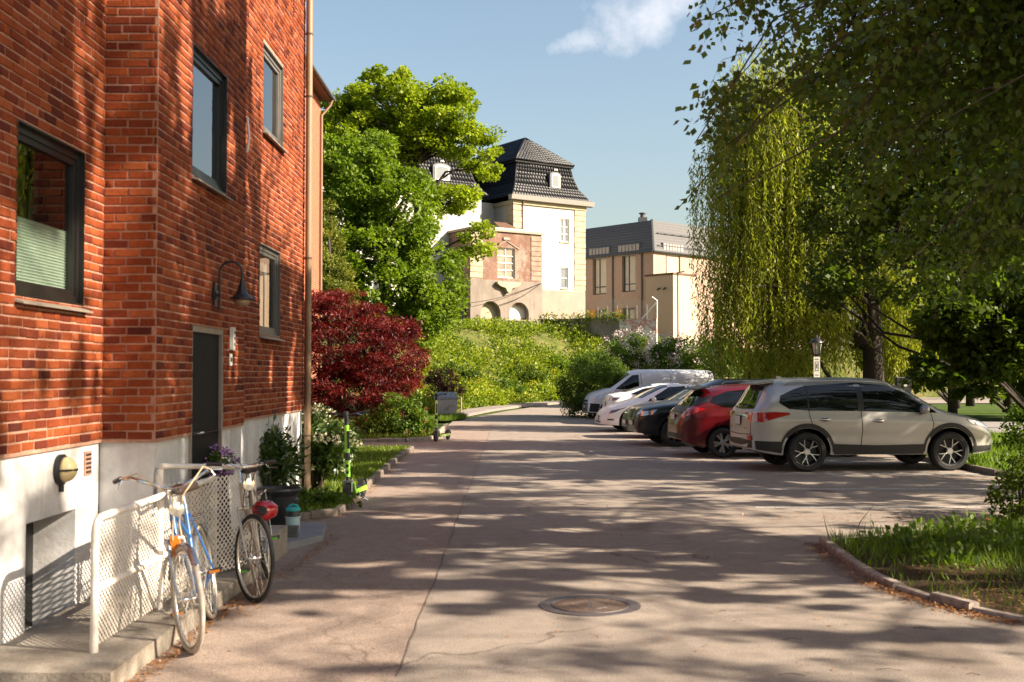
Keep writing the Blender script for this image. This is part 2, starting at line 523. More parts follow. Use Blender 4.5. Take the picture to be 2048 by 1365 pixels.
# ------------------------------------------------------------------ mesh helpers
class MB:
    def __init__(s):
        s.v, s.f = [], []

    def add(s, vs, fs):
        o = len(s.v)
        s.v.extend([tuple(p) for p in vs])
        s.f.extend([tuple(i + o for i in f) for f in fs])
        return s

    def box(s, x0, x1, y0, y1, z0, z1):
        vs = [(x, y, z) for z in (z0, z1) for y in (y0, y1) for x in (x0, x1)]
        return s.add(vs, [(0, 2, 3, 1), (4, 5, 7, 6), (0, 1, 5, 4), (2, 6, 7, 3), (0, 4, 6, 2), (1, 3, 7, 5)])

    def obox(s, c, ax, ay, az):
        """box about c with half-axis vectors"""
        c, ax, ay, az = map(Vector, (c, ax, ay, az))
        if ax.cross(ay).dot(az) < 0:
            ax = -ax
        vs = [c + ax * i + ay * j + az * k for k in (-1, 1) for j in (-1, 1) for i in (-1, 1)]
        return s.add(vs, [(0, 2, 3, 1), (4, 5, 7, 6), (0, 1, 5, 4), (2, 6, 7, 3), (0, 4, 6, 2), (1, 3, 7, 5)])

    def quad(s, a, b, c, d):
        return s.add([a, b, c, d], [(0, 1, 2, 3)])

    def tube(s, pts, r, n=8, closed=False, caps=True):
        pts = [Vector(p) for p in pts]
        m = len(pts)
        rs = r if isinstance(r, (list, tuple)) else [r] * m
        prev = None
        vs, fs = [], []
        for i, p in enumerate(pts):
            if closed:
                t = pts[(i + 1) % m] - pts[i - 1]
            else:
                t = pts[min(i + 1, m - 1)] - pts[max(i - 1, 0)]
            if t.length < 1e-9:
                t = Vector((0, 0, 1))
            t.normalize()
            if prev is None:
                a = Vector((0, 0, 1)) if abs(t.z) < 0.9 else Vector((1, 0, 0))
                u = t.cross(a).normalized()
            else:
                u = prev - t * prev.dot(t)
                u = u.normalized() if u.length > 1e-6 else t.orthogonal().normalized()
            prev = u
            w_ = t.cross(u)
            for k in range(n):
                a = 2 * math.pi * k / n
                vs.append(p + (u * math.cos(a) + w_ * math.sin(a)) * rs[i])
        rng = m if closed else m - 1
        for i in range(rng):
            j = (i + 1) % m
            for k in range(n):
                k2 = (k + 1) % n
                fs.append((i * n + k, i * n + k2, j * n + k2, j * n + k))
        if caps and not closed:
            fs.append(tuple(range(n - 1, -1, -1)))
            fs.append(tuple((m - 1) * n + k for k in range(n)))
        return s.add(vs, fs)

    def lathe(s, prof, n=24, c=(0, 0, 0), axis='z', close=False, caps=True):
        """profile [(r, h)] turned about an axis through c"""
        vs, fs = [], []
        for r, h in prof:
            for k in range(n):
                a = 2 * math.pi * k / n
                p = (r * math.cos(a), r * math.sin(a), h)
                if axis == 'y':
                    p = (p[0], p[2], p[1])
                elif axis == 'x':
                    p = (p[2], p[0], p[1])
                vs.append((p[0] + c[0], p[1] + c[1], p[2] + c[2]))
        m = len(prof)
        for i in range(m if close else m - 1):
            j = (i + 1) % m
            for k in range(n):
                k2 = (k + 1) % n
                fs.append((i * n + k, i * n + k2, j * n + k2, j * n + k))
        if not close and caps:
            if prof[0][0] > 1e-6:
                fs.append(tuple(range(n - 1, -1, -1)))
            if prof[-1][0] > 1e-6:
                fs.append(tuple((m - 1) * n + k for k in range(n)))
        return s.add(vs, fs)

    def prism(s, poly, z0, z1):
        n = len(poly)
        vs = [(x, y, z0) for x, y in poly] + [(x, y, z1) for x, y in poly]
        fs = [tuple(range(n - 1, -1, -1)), tuple(range(n, 2 * n))]
        fs += [(i, (i + 1) % n, n + (i + 1) % n, n + i) for i in range(n)]
        return s.add(vs, fs)

    def extr(s, pts, d):
        """closed loop of 3-D points extruded along d"""
        n = len(pts)
        d = Vector(d)
        vs = [Vector(p) for p in pts] + [Vector(p) + d for p in pts]
        fs = [tuple(range(n - 1, -1, -1)), tuple(range(n, 2 * n))]
        fs += [(i, (i + 1) % n, n + (i + 1) % n, n + i) for i in range(n)]
        return s.add(vs, fs)

    def xform(s, M):
        s.v = [tuple(M @ Vector(p)) for p in s.v]
        return s

    def build(s, name, mat, parent=None, smooth=False, world=False, kind=None):
        me = bpy.data.meshes.new(name)
        vs = s.v
        if world and parent is not None:
            inv = parent_matrix(parent).inverted()
            vs = [tuple(inv @ Vector(p)) for p in vs]
        me.from_pydata(vs, [], s.f)
        me.validate()
        if smooth:
            me.polygons.foreach_set("use_smooth", [True] * len(me.polygons))
            if smooth != True:
                me.set_sharp_from_angle(angle=R(smooth))
        me.materials.append(MATS[mat])
        o = bpy.data.objects.new(name, me)
        C.objects.link(o)
        o.parent = parent
        if kind:
            o["kind"] = kind
        return o


def parent_matrix(o):
    M = Matrix.LocRotScale(o.location, o.rotation_euler, o.scale)
    return parent_matrix(o.parent) @ M if o.parent else M


def thing(name, label, cat, loc=(0, 0, 0), rot=(0, 0, 0), group=None):
    o = bpy.data.objects.new(name, None)
    o.empty_display_size = 0.2
    C.objects.link(o)
    o.location = loc
    o.rotation_euler = rot if isinstance(rot, tuple) else (0, 0, rot)
    return tag(o, label, cat, group)


def tag(o, label, cat, group=None):
    o["label"] = label
    o["category"] = cat
    if group:
        o["group"] = group
    return o


def struct(o, label=None):
    o["kind"] = "structure"
    if label:
        o["label"] = label
    return o


def np_mesh(name, V, F, mat, parent=None, tone=None, kind=None, smooth=False):
    """V (n,3) float, F (m,4) or (m,3) int"""
    me = bpy.data.meshes.new(name)
    V = np.ascontiguousarray(V, dtype=np.float32)
    F = np.ascontiguousarray(F, dtype=np.int32)
    m, k = F.shape
    me.vertices.add(len(V))
    me.vertices.foreach_set("co", V.ravel())
    me.loops.add(m * k)
    me.loops.foreach_set("vertex_index", F.ravel())
    me.polygons.add(m)
    me.polygons.foreach_set("loop_start", np.arange(0, m * k, k, dtype=np.int32))
    me.polygons.foreach_set("loop_total", np.full(m, k, dtype=np.int32))
    if smooth:
        me.polygons.foreach_set("use_smooth", np.ones(m, dtype=bool))
    me.update(calc_edges=True)
    if tone is not None:
        at_ = me.attributes.new("tone", 'FLOAT', 'FACE')
        at_.data.foreach_set("value", np.ascontiguousarray(tone, dtype=np.float32))
    me.materials.append(MATS[mat])
    o = bpy.data.objects.new(name, me)
    C.objects.link(o)
    o.parent = parent
    if kind:
        o["kind"] = kind
    return o


def unit(a):
    return a / np.maximum(np.linalg.norm(a, axis=1, keepdims=True), 1e-9)


def leaves(name, P, mat, rng, size=0.1, aspect=0.6, dirs=None, jit=0.5, up=0.5, fold=0.25, parent=None, tone=None, kind=None, svar=0.35):
    """one bent four-cornered leaf at every point"""
    P = np.asarray(P, dtype=np.float64)
    n = len(P)
    if dirs is None:
        a = unit(rng.normal(size=(n, 3)))
    else:
        a = unit(np.asarray(dirs) + rng.normal(size=(n, 3)) * jit)
    nn = unit(rng.normal(size=(n, 3)) + np.array([0, 0, up * 2.0]))
    b = unit(np.cross(nn, a))
    nn = np.cross(a, b)
    L = (size * (1 + svar * rng.uniform(-1, 1, n)))[:, None]
    W = L * aspect * 0.5
    tip = P + a * L
    mid = P + a * L * 0.42 + nn * L * fold * 0.3
    q = np.stack([P, mid + b * W - nn * W * fold, tip, mid - b * W - nn * W * fold], axis=1).reshape(-1, 3)
    F = np.arange(n * 4).reshape(n, 4)
    if tone is None:
        tone = rng.beta(2, 2, n)
    return np_mesh(name, q, F, mat, parent, tone, kind)


def in_ellipsoids(ells, n, rng, shell=0.45):
    """n points inside a union of ellipsoids, thicker towards the skin"""
    vol = np.array([e[1][0] * e[1][1] * e[1][2] for e in ells]) ** 0.8
    pick = rng.choice(len(ells), n, p=vol / vol.sum())
    c = np.array([tuple(e[0]) for e in ells])[pick]
    r = np.array([tuple(e[1]) for e in ells])[pick]
    d = unit(rng.normal(size=(n, 3)))
    rad = (shell + (1 - shell) * rng.uniform(0, 1, n) ** 0.6)[:, None]
    return c + d * r * rad


def clumped(cent, n_each, rad, rng, flat=0.7):
    n = len(cent)
    rr = np.repeat(rad if hasattr(rad, '__len__') else np.full(n, rad), n_each)
    d = unit(rng.normal(size=(n * n_each, 3)))
    d[:, 2] *= flat
    q = rng.uniform(0.15, 1, n * n_each) ** 0.5
    return np.repeat(cent, n_each, axis=0) + d * (rr * q)[:, None], d


def limbs_to(mb, trunk_pts, trunk_r, targets, rng, r0=0.07, n=5, droop=0.15):
    tp = [Vector(p) for p in trunk_pts]
    for t in targets:
        t = Vector(t)
        best = min(range(len(tp)), key=lambda i: abs(tp[i].z - (t.z - 0.55 * (Vector((t.x, t.y, 0)) - Vector((tp[i].x, tp[i].y, 0))).length)))
        s0 = tp[best]
        dist = (t - s0).length
        m1_ = s0.lerp(t, 0.35) + Vector(rng.normal(size=3) * 0.06 * dist) + Vector((0, 0, droop * dist * 0.5))
        m2_ = s0.lerp(t, 0.7) + Vector(rng.normal(size=3) * 0.06 * dist) + Vector((0, 0, droop * dist * 0.6))
        rr = min(r0, r0 * dist / 3 + 0.01)
        mb.tube([s0, m1_, m2_, t], [rr, rr * 0.7, rr * 0.45, rr * 0.15], n, caps=False)


def pchip(xs, ys):
    """monotone cubic through the points"""
    xs, ys = list(xs), list(ys)
    n = len(xs)
    h = [xs[i + 1] - xs[i] for i in range(n - 1)]
    d = [(ys[i + 1] - ys[i]) / h[i] for i in range(n - 1)]
    m = [0.0] * n
    m[0], m[-1] = d[0], d[-1]
    for i in range(1, n - 1):
        if d[i - 1] * d[i] > 0:
            w1, w2 = 2 * h[i] + h[i - 1], h[i] + 2 * h[i - 1]
            m[i] = (w1 + w2) / (w1 / d[i - 1] + w2 / d[i])

    def f(x):
        if x <= xs[0]:
            return ys[0]
        if x >= xs[-1]:
            return ys[-1]
        i = max(k for k in range(n - 1) if xs[k] <= x)
        t = (x - xs[i]) / h[i]
        return ((2 * t ** 3 - 3 * t ** 2 + 1) * ys[i] + (t ** 3 - 2 * t ** 2 + t) * h[i] * m[i]
                + (-2 * t ** 3 + 3 * t ** 2) * ys[i + 1] + (t ** 3 - t ** 2) * h[i] * m[i + 1])
    return f


def copy_tree(o, parent=None):
    c = o.copy()
    C.objects.link(c)
    c.parent = parent
    for ch in list(o.children):
        copy_tree(ch, c)
    return c


# ================================================================== SETTING
rng = np.random.default_rng(7)


def sheet(name, poly, z, mat, sub=None):
    mb = MB()
    mb.add([(x, y, z) for x, y in poly], [tuple(range(len(poly)))])
    return mb.build(name, mat)


g = MB()
g.add([(-1500, -60, -0.05), (1500, -60, -0.05), (1500, 2500, -0.05), (-1500, 2500, -0.05)], [(0, 1, 2, 3)])
struct(g.build("ground", "turf"))

ROAD = [(-3.1, -8), (14, -8), (14, 19.4), (8.35, 19.6), (8.35, 46.5), (5.2, 47.5), (4.4, 52), (6.2, 60), (10, 66), (40, 70), (40, 79),
        (20, 76.0), (8.8, 73.4), (4.2, 68.6), (1.3, 61.2), (-0.3, 53.6), (-1.5, 46.5), (-2.2, 42.2), (-2.15, 30), (-3.1, 26)]
road = struct(sheet("road", ROAD, 0.0, "asphalt"))
# the older reddish strip along the houses
st = MB()
xs = [-8, 0, 6, 12, 18, 24, 30, 36, 41]
lft = [(-2.6, y) for y in (-8, 6.3)] + [(-2.6, 14.0), (-2.3, 26), (-2.2, 30), (-2.15, 36), (-2.15, 41)]
rgt = [(-0.66 + 0.008 * math.sin(y * 0.7), y) for y in (41, 36, 30, 26, 20, 14, 10, 6.3, 0, -8)]
poly = lft + rgt
st.add([(x, y, 0.004) for x, y in poly], [tuple(range(len(poly)))])
struct(st.build("sidewalk", "asphalt_strip"))
sm = MB()
prev = None
rnd = random.Random(3)
for k in range(120):
    y = 4.2 + k * 0.3
    x = -0.66 + 0.008 * math.sin(y * 0.7) + rnd.uniform(-0.008, 0.008)
    wd = rnd.uniform(0.002, 0.007)
    cur = ((x - wd, y, 0.0085), (x + wd, y, 0.0085))
    if prev and rnd.random() > 0.07:
        sm.quad(prev[0], prev[1], cur[1], cur[0])
    prev = cur
sm.build("seam", "seam", road)
# a long crack crossing towards the island
prev = None
ck = MB()
for k in range(40):
    t = k / 39
    p = Vector((2.35, 13.2, 0.0045)).lerp(Vector((3.15, 11.7, 0.0045)), t) + Vector((rnd.uniform(-.02, .02), rnd.uniform(-.02, .02), 0))
    wd = rnd.uniform(0.003, 0.009)
    cur = (p + Vector((-wd, -wd, 0)), p + Vector((wd, wd, 0)))
    if prev:
        ck.quad(prev[0], prev[1], cur[1], cur[0])
    prev = cur
ck.build("crack", "seam", road)
# parking bay lines
for k in range(12):
    y = 14.75 + 2.6 * k + (0.25 if k == 0 else 0)
    xl = {0: 3.2, 1: 3.15, 2: 4.6, 3: 3.0, 4: 3.4, 5: 2.9, 6: 3.0, 7: 2.8}.get(k, 2.6)
    xr = 7.3 if k < 2 else 8.2
    m = MB()
    n = 24
    for i in range(n):
        a, b = xl + (xr - xl) * i / n, xl + (xr - xl) * (i + 1) / n
        j = rnd.uniform(-.006, .006)
        m.quad((a, y - .05 + j, .004), (b, y - .05 + j, .004), (b, y + .05 + j, .004), (a, y + .05 + j, .004))
    m.build("parking_line", "road_paint", road)


def kerb(name, pts, mat, wid=0.11, h=0.10, ln=0.55, closed=False, seed=1, label=None, jit=0.012):
    """row of single kerb stones along a polyline; an Empty carries them"""
    rr = random.Random(seed)
    root = bpy.data.objects.new(name, None)
    C.objects.link(root)
    struct(root, label)
    P = [Vector((p[0], p[1], 0)) for p in pts]
    for a, b in zip(P[:-1], P[1:]):
        d = (b - a)
        n = max(1, round(d.length / ln))
        u = d.normalized()
        nv = Vector((-u.y, u.x, 0))
        for i in range(n):
            c = a.lerp(b, (i + 0.5) / n)
            hl = d.length / n / 2 - 0.006 - rr.uniform(0, 0.006)
            hh = h / 2 + rr.uniform(-jit, jit) / 2
            m = MB()
            # chamfered stone
            w_ = wid / 2
            ang = rr.uniform(-0.02, 0.02)
            uu = (u * math.cos(ang) + nv * math.sin(ang))
            vv = Vector((-uu.y, uu.x, 0))
            cc = c + nv * rr.uniform(-jit, jit) * 0.5
            prof = [(-w_, -0.05), (-w_, 2 * hh - 0.015), (-w_ + 0.015, 2 * hh), (w_ - 0.015, 2 * hh), (w_, 2 * hh - 0.015), (w_, -0.05)]
            loop = [cc - uu * hl + vv * q + Vector((0, 0, z)) for q, z in prof]
            m.extr(loop, uu * hl * 2)
            m.build("kerb_stone", mat, root)
    return root


# grass island on the right
ISL = [gp(1648, 1088), gp(1672, 1106), gp(1702, 1128), gp(1752, 1160), gp(1800, 1180), gp(1868, 1202), gp(1950, 1224), gp(2060, 1246)]
ISL = [(p.x, p.y) for p in ISL] + [(5.6, 7.2)]
isl_back = [(9.2, 7.0), (9.2, 13.9), (5.9, 13.05), (4.6, 12.6)]
isl_poly = ISL + isl_back
kerb("kerb", ISL, "kerb_stone", 0.10, 0.055, 0.46, seed=2, jit=0.018, label="low granite kerb round the grass island")
ip = MB()
ip.add([(x, y, 0.03) for x, y in isl_poly], [tuple(range(len(isl_poly)))])
struct(ip.build("island", "earth"))
# lawns on the left
L1 = [gp(560, 1045), gp(672, 1033), gp(706, 1003), gp(745, 965), gp(790, 925), gp(824, 900)]
L1 = [(p.x, p.y) for p in L1]
kerb("kerb", L1, "kerb_dark", 0.10, 0.10, 0.5, seed=4, label="weathered stone kerb of the small lawn by the entrance")
l1_poly = L1 + [(-2.5, 26.2), (-9, 26.2), (-9, 16.3), (-2.95, 16.2), (-2.95, 13.4)]
m = MB()
m.add([(x, y, 0.06) for x, y in l1_poly], [tuple(range(len(l1_poly)))])
struct(m.build("lawn", "turf"))
L2 = [(-9, 29.0), (-4.8, 29.2), (-2.75, 29.4), (-2.2, 30.0), (-2.15, 34), (-2.2, 38.5)]
kerb("kerb", L2, "kerb_stone", 0.10, 0.09, 0.7, seed=5, label="stone kerb of the lawn under the red maple")
l2_poly = L2 + [(-9, 38.5)]
m = MB()
m.add([(x, y, 0.055) for x, y in l2_poly], [tuple(range(len(l2_poly)))])
struct(m.build("lawn", "turf"))
struct(sheet("path", [(-9, 26.2), (-2.3, 26.2), (-2.05, 27.5), (-2.1, 29.2), (-4.8, 29.1), (-9, 28.9)], 0.006, "asphalt_strip"))
L3 = [(-3.6, 41.0), (-2.35, 41.4), (-1.75, 43.2), (-1.95, 46.0), (-4.5, 46.0)]
m = MB()
m.add([(x, y, 0.05) for x, y in L3], [tuple(range(len(L3)))])
struct(m.build("lawn", "turf"))
# far pavement along the foot of the bank
fp = [(-2.3, 44.5), (-1.75, 48), (-0.95, 53.5), (0.55, 60.5), (3.2, 68.2), (8.0, 73.0), (18.5, 76.6), (40, 80)]
fq = [(-3.2, 45), (-2.6, 48.5), (-2.05, 54), (-0.5, 61.2), (2.3, 69.3), (7.4, 74.4), (18, 78), (40, 81.5)]
m = MB()
n = len(fp)
m.add([(x, y, 0.10) for x, y in fp] + [(x, y, 0.11) for x, y in fq] + [(x, y, -0.02) for x, y in fp],
      [(i, i + 1, n + i + 1, n + i) for i in range(n - 1)] + [(2 * n + i, 2 * n + i + 1, i + 1, i) for i in range(n - 1)])
struct(m.build("pavement", "asphalt_far"))
# lawn and path in the park on the right
m = MB()
pk = [(8.4, 19.6), (60, 19.6), (60, 24), (12.5, 31.5), (8.4, 33.5)]
m.add([(x, y, 0.05) for x, y in pk], [(0, 1, 2, 3, 4)])
struct(m.build("lawn", "turf"))
struct(sheet("path", [(8.4, 36.2), (12.5, 33.6), (60, 25.5), (60, 33), (14, 42), (8.4, 43.2)], 0.02, "asphalt_path"))
kerb("kerb", [(8.35, 46), (8.35, 40), (8.35, 33), (8.35, 26), (8.35, 19.6), (9.6, 18.1)], "kerb_dark", 0.11, 0.09, 0.9, seed=8, label="stone kerb between parking bays and park lawn")

# --- the bank: rises from the foot of the pavement to the terrace of the mansion
BX = [-60, -8, -4.2, -3.2, -2.6, -2.05, -0.5, 2.3, 7.4, 18, 40, 90]
BY = [41, 42.5, 43.5, 45.2, 48.7, 54.2, 61.4, 69.5, 74.6, 78.2, 81.7, 88]


BPX, BPY = np.array(BX, float), np.array(BY, float)


def bank_h(x, y):
    yb = float(np.interp(x, BX, BY))
    ax, ay = BPX[:-1], BPY[:-1]
    dx, dy = BPX[1:] - ax, BPY[1:] - ay
    t = np.clip(((x - ax) * dx + (y - ay) * dy) / (dx * dx + dy * dy), 0, 1)
    d = float(np.sqrt(((ax + t * dx - x) ** 2 + (ay + t * dy - y) ** 2).min()))
    if y < yb:
        return -0.3 - min(1.0, d)
    H = 4.75 if x < 9 else max(3.7, 4.75 - (x - 9) * 0.25)
    H *= min(1.0, max(0.45, 0.45 + 0.55 * (y - 52) / 22.0))
    t = min(1.0, d / 8.5)
    z = H * (0.5 * t * t * (3 - 2 * t) + 0.5 * t)
    z += 0.16 * math.sin(x * 1.7 + y * 0.6) * math.sin(y * 0.9 - x * 0.4) * min(1, d / 2) * max(0.0, 1 - max(0, d - 6) / 4)
    return z


gx = np.unique(np.concatenate([np.linspace(-60, -12, 20), np.linspace(-12, 20, 110), np.linspace(20, 90, 24)]))
gy = np.unique(np.concatenate([np.linspace(40, 92, 120), np.linspace(92, 200, 12)]))
V = np.array([(x, y, bank_h(x, y)) for y in gy for x in gx])
nx = len(gx)
F = [(j * nx + i, j * nx + i + 1, (j + 1) * nx + i + 1, (j + 1) * nx + i) for j in range(len(gy) - 1) for i in range(nx - 1)]
struct(np_mesh("bank", V, np.array(F), "bank_soil", smooth=True))


# ================================================================== APARTMENT BUILDING (left)
class Frame:
    """wall plane: u along the wall, z up, d outwards"""
    def __init__(s, o, u, n):
        s.o, s.u, s.n = Vector(o), Vector(u).normalized(), Vector(n).normalized()

    def __call__(s, u, z, d=0.0):
        p = s.o + s.u * u + s.n * d
        return Vector((p.x, p.y, p.z + z))


def wall_panel(mb, F, u0, u1, z0, z1, ops, depth=0.12, d0=0.0):
    us = sorted({u0, u1, *[o[0] for o in ops], *[o[1] for o in ops]})
    zs = sorted({z0, z1, *[o[2] for o in ops], *[o[3] for o in ops]})
    us = [u for u in us if u0 <= u <= u1]
    zs = [z for z in zs if z0 <= z <= z1]
    for a, b in zip(us[:-1], us[1:]):
        for c, e in zip(zs[:-1], zs[1:]):
            cu, cz = (a + b) / 2, (c + e) / 2
            if any(o[0] < cu < o[1] and o[2] < cz < o[3] for o in ops):
                continue
            mb.quad(F(a, c, d0), F(b, c, d0), F(b, e, d0), F(a, e, d0))
    for a, b, c, e in [o[:4] for o in ops]:
        c, e = max(c, z0), min(e, z1)
        for (p, q), (r, t) in (((a, c), (a, e)), ((b, e), (b, c)), ((a, e), (b, e)), ((b, c), (a, c))):
            mb.quad(F(p, q, d0), F(r, t, d0), F(r, t, d0 - depth), F(p, q, d0 - depth))


def frame_ring(mb, F, u0, u1, z0, z1, w_, d0, d1):
    """rectangular frame, w_ wide, between depths d0 (back) and d1 (front)"""
    for a, b, c, e in ((u0, u0 + w_, z0, z1), (u1 - w_, u1, z0, z1), (u0 + w_, u1 - w_, z0, z0 + w_), (u0 + w_, u1 - w_, z1 - w_, z1)):
        ctr = F((a + b) / 2, (c + e) / 2, (d0 + d1) / 2)
        mb.obox(ctr, F.u * (b - a) / 2, F.n * (d1 - d0) / 2, Vector((0, 0, (e - c) / 2)))
    return mb


def slab_on(mb, F, u0, u1, z0, z1, d0, d1):
    mb.obox(F((u0 + u1) / 2, (z0 + z1) / 2, (d0 + d1) / 2), F.u * (u1 - u0) / 2, F.n * (d1 - d0) / 2, Vector((0, 0, (z1 - z0) / 2)))
    return mb


ap = thing("apartment_building", "red brick apartment block with white plinth, dark windows and stepped front", "building", (-6, 11, 0))
PZ = 1.26
TOP = 9.6
FA = Frame((-3.06, 0, 0), (0, 1, 0), (1, 0, 0))
FR = Frame((-3.06, 8.5, 0), (1, 0, 0), (0, -1, 0))
FB = Frame((-2.66, 0, 0), (0, 1, 0), (1, 0, 0))
FC = Frame((-2.91, 0, 0), (0, 1, 0), (1, 0, 0))
W1 = (6.99, 8.11, 2.235, 3.33)
W2 = (9.40, 10.55, 3.41, 4.52)
W3 = (13.2, 14.37, 4.60, 5.64)
W4 = (13.08, 14.25, 2.21, 3.27)
DR = (9.45, 10.50, 0.30, 2.16)
BASE = (7.24, 8.06, -0.02, 0.80)
walls = {}
COURSE, LB, JO = 0.065, 0.193, 0.0130
specs = [("A", FA, 4.9, 8.5, [W1]), ("R", FR, 0.0, 0.40, []), ("B", FB, 8.5, 11.3, [W2, DR]), ("C", FC, 11.3, 15.9, [W3, W4])]
BZT = 7.4
unitbrick = None


def brick_verts(c, u, n, ln, h, dep=0.035, ch=0.004):
    z = Vector((0, 0, 1))
    vs = []
    for dd, k in ((-dep, 0), (0.0 - ch, 0), (0.0, ch)):
        for a, b in ((-1, -1), (1, -1), (1, 1), (-1, 1)):
            vs.append(c + u * a * (ln / 2 - k) + z * b * (h / 2 - k) + n * dd)
    return vs


BF = [(8, 9, 10, 11)] + [(4 + i, 4 + (i + 1) % 4, 8 + (i + 1) % 4, 8 + i) for i in range(4)] + [(i, (i + 1) % 4, 4 + (i + 1) % 4, 4 + i) for i in range(4)]
all_bricks = []
rb = random.Random(11)
for key, F_, u0, u1, ops in specs:
    mb = MB()
    wall_panel(mb, F_, u0, u1, PZ - 0.02, BZT, ops, 0.16)
    wp = mb.build("wall", "mortar", ap, world=True)
    walls[key] = wp
    row = 0
    z = PZ
    while z + COURSE < BZT:
        us = []
        x = u0 - rb.uniform(0, 0.02) - (0.5 * LB if row % 4 == 1 else (0.25 * LB if row % 4 == 3 else 0)) - 0.1 * (key == 'A')
        k = rb.randint(0, 1)
        while x < u1:
            ln = LB if (row % 2 == 0 or k % 2 == 0) else LB * 0.5
            if key == 'R':
                ln = LB
            k += 1
            a, b = max(x, u0), min(x + ln, u1)
            x += ln
            if b - a < 0.03:
                continue
            segs = [(a, b)]
            for o in ops:
                if z + COURSE - JO > o[2] and z + JO < o[3]:
                    nxt = []
                    for p, q in segs:
                        if q <= o[0] or p >= o[1]:
                            nxt.append((p, q))
                        else:
                            if p < o[0] - 0.02:
                                nxt.append((p, o[0] + JO / 2))
                            if q > o[1] + 0.02:
                                nxt.append((o[1] - JO / 2, q))
                    segs = nxt
            for p, q in segs:
                us.append((p, q))
        for p, q in us:
            ce = F_((p + q) / 2, z + COURSE / 2 + rb.uniform(-.0022, .0022), 0.007 + rb.uniform(-.003, .004))
            all_bricks.append((key, ce, F_.u, F_.n, (q - p) - JO * rb.uniform(0.9, 1.1), COURSE - JO * rb.uniform(0.85, 1.15)))
        z += COURSE
        row += 1


def brick_px(b):
    key, c, u, n_, ln, h = b
    p0, p1 = to_px(c - u * ln / 2), to_px(c + u * ln / 2)
    cx, cy = to_px(c)
    if not (5 < cx < 2040 and 5 < cy < 1360):
        return 0
    return abs(p1[0] - p0[0]) * h * FPX / c.y


order = sorted(range(len(all_bricks)), key=lambda i: -brick_px(all_bricks[i]))
single = set(order[:298])
um = MB()
um.add(brick_verts(Vector((0, 0, 0)), Vector((1, 0, 0)), Vector((0, -1, 0)), 1.0, 1.0, 1.0, 0.0), BF)
# unit brick with a real chamfer for a standard stretcher, shared by all single bricks
ub = MB()
vs = brick_verts(Vector((0, 0, 0)), Vector((1, 0, 0)), Vector((0, -1, 0)), 0.18, 0.054)
ub.add([(p.x / 0.18, p.y / 0.035, p.z / 0.054) for p in vs], BF)
proto = ub.build("brick", "brick")
bmesh_shared = proto.data
bpy.data.objects.remove(proto)
inv_ap = parent_matrix(ap).inverted()
rest = {k: MB() for k in walls}
tones = {k: [] for k in walls}
for i, b in enumerate(all_bricks):
    key, c, u, n_, ln, h = b
    if i in single:
        o = bpy.data.objects.new("brick", bmesh_shared)
        C.objects.link(o)
        o.parent = walls[key]
        rot = math.atan2(u.y, u.x)
        o.location = inv_ap @ c
        o.rotation_euler = (rb.uniform(-.02, .02), rb.uniform(-.010, .010), rot + rb.uniform(-.014, .014))
        o.scale = (ln, 0.035, h)
    else:
        rest[key].add(brick_verts(c + n_ * 0, u, n_, ln, h), BF)
        t = rb.random()
        tones[key] += [t] * len(BF)
for k in walls:
    if rest[k].f:
        V = np.array([tuple(inv_ap @ Vector(p)) for p in rest[k].v])
        np_mesh("brickwork", V, np.array(rest[k].f), "brick", walls[k], np.array(tones[k]), kind="stuff")
# plinth (slightly behind the bricks), upper storeys, roof
mb = MB()
wall_panel(mb, FA, 4.9, 8.5, -0.1, PZ - 0.02, [BASE], 0.30, -0.02)
wall_panel(mb, FR, -0.02, 0.38, -0.1, PZ - 0.02, [], 0, -0.02)
wall_panel(mb, FB, 8.52, 11.28, -0.1, PZ - 0.02, [DR], 0.16, -0.02)
mb.quad((-2.68, 11.28, -0.1), (-2.93, 11.28, -0.1), (-2.93, 11.28, PZ - .02), (-2.68, 11.28, PZ - .02))
wall_panel(mb, FC, 11.28, 15.88, -0.1, PZ - 0.02, [], 0, -0.02)
mb.quad((-2.93, 15.88, -0.1), (-9, 15.88, -0.1), (-9, 15.88, PZ - .02), (-2.93, 15.88, PZ - .02))
mb.build("plinth", "plinth_white", ap, world=True)
mb = MB()
for F_, a, b in ((FA, 4.9, 8.5), (FR, 0, 0.40), (FB, 8.5, 11.3), (FC, 11.3, 15.9)):
    mb.quad(F_(a, BZT, 0.006), F_(b, BZT, 0.006), F_(b, TOP, 0.006), F_(a, TOP, 0.006))
mb.quad((-2.91, 15.9, PZ - .02), (-9, 15.9, PZ - .02), (-9, 15.9, TOP), (-2.91, 15.9, TOP))
mb.quad((-2.66, 11.3, PZ - .02), (-2.91, 11.3, PZ - .02), (-2.91, 11.3, TOP), (-2.66, 11.3, TOP))
mb.quad((-9, 4.9, -0.1), (-3.06, 4.9, -0.1), (-3.06, 4.9, TOP), (-9, 4.9, TOP))
mb.quad((-9, 15.9, -0.1), (-9, 4.9, -0.1), (-9, 4.9, TOP), (-9, 15.9, TOP))
mb.build("upper_wall", "brick_far", ap, world=True)
mb = MB()
mb.box(-9.2, -2.35, 4.7, 16.1, TOP, TOP + 0.22)
mb.build("roof", "zinc_dark", ap, world=True)
# niche of the basement
mb = MB()
mb.box(-3.42, -3.375, 7.2, 8.1, -0.08, 0.86)
mb.build("basement_door", "black_plastic", ap, world=True)


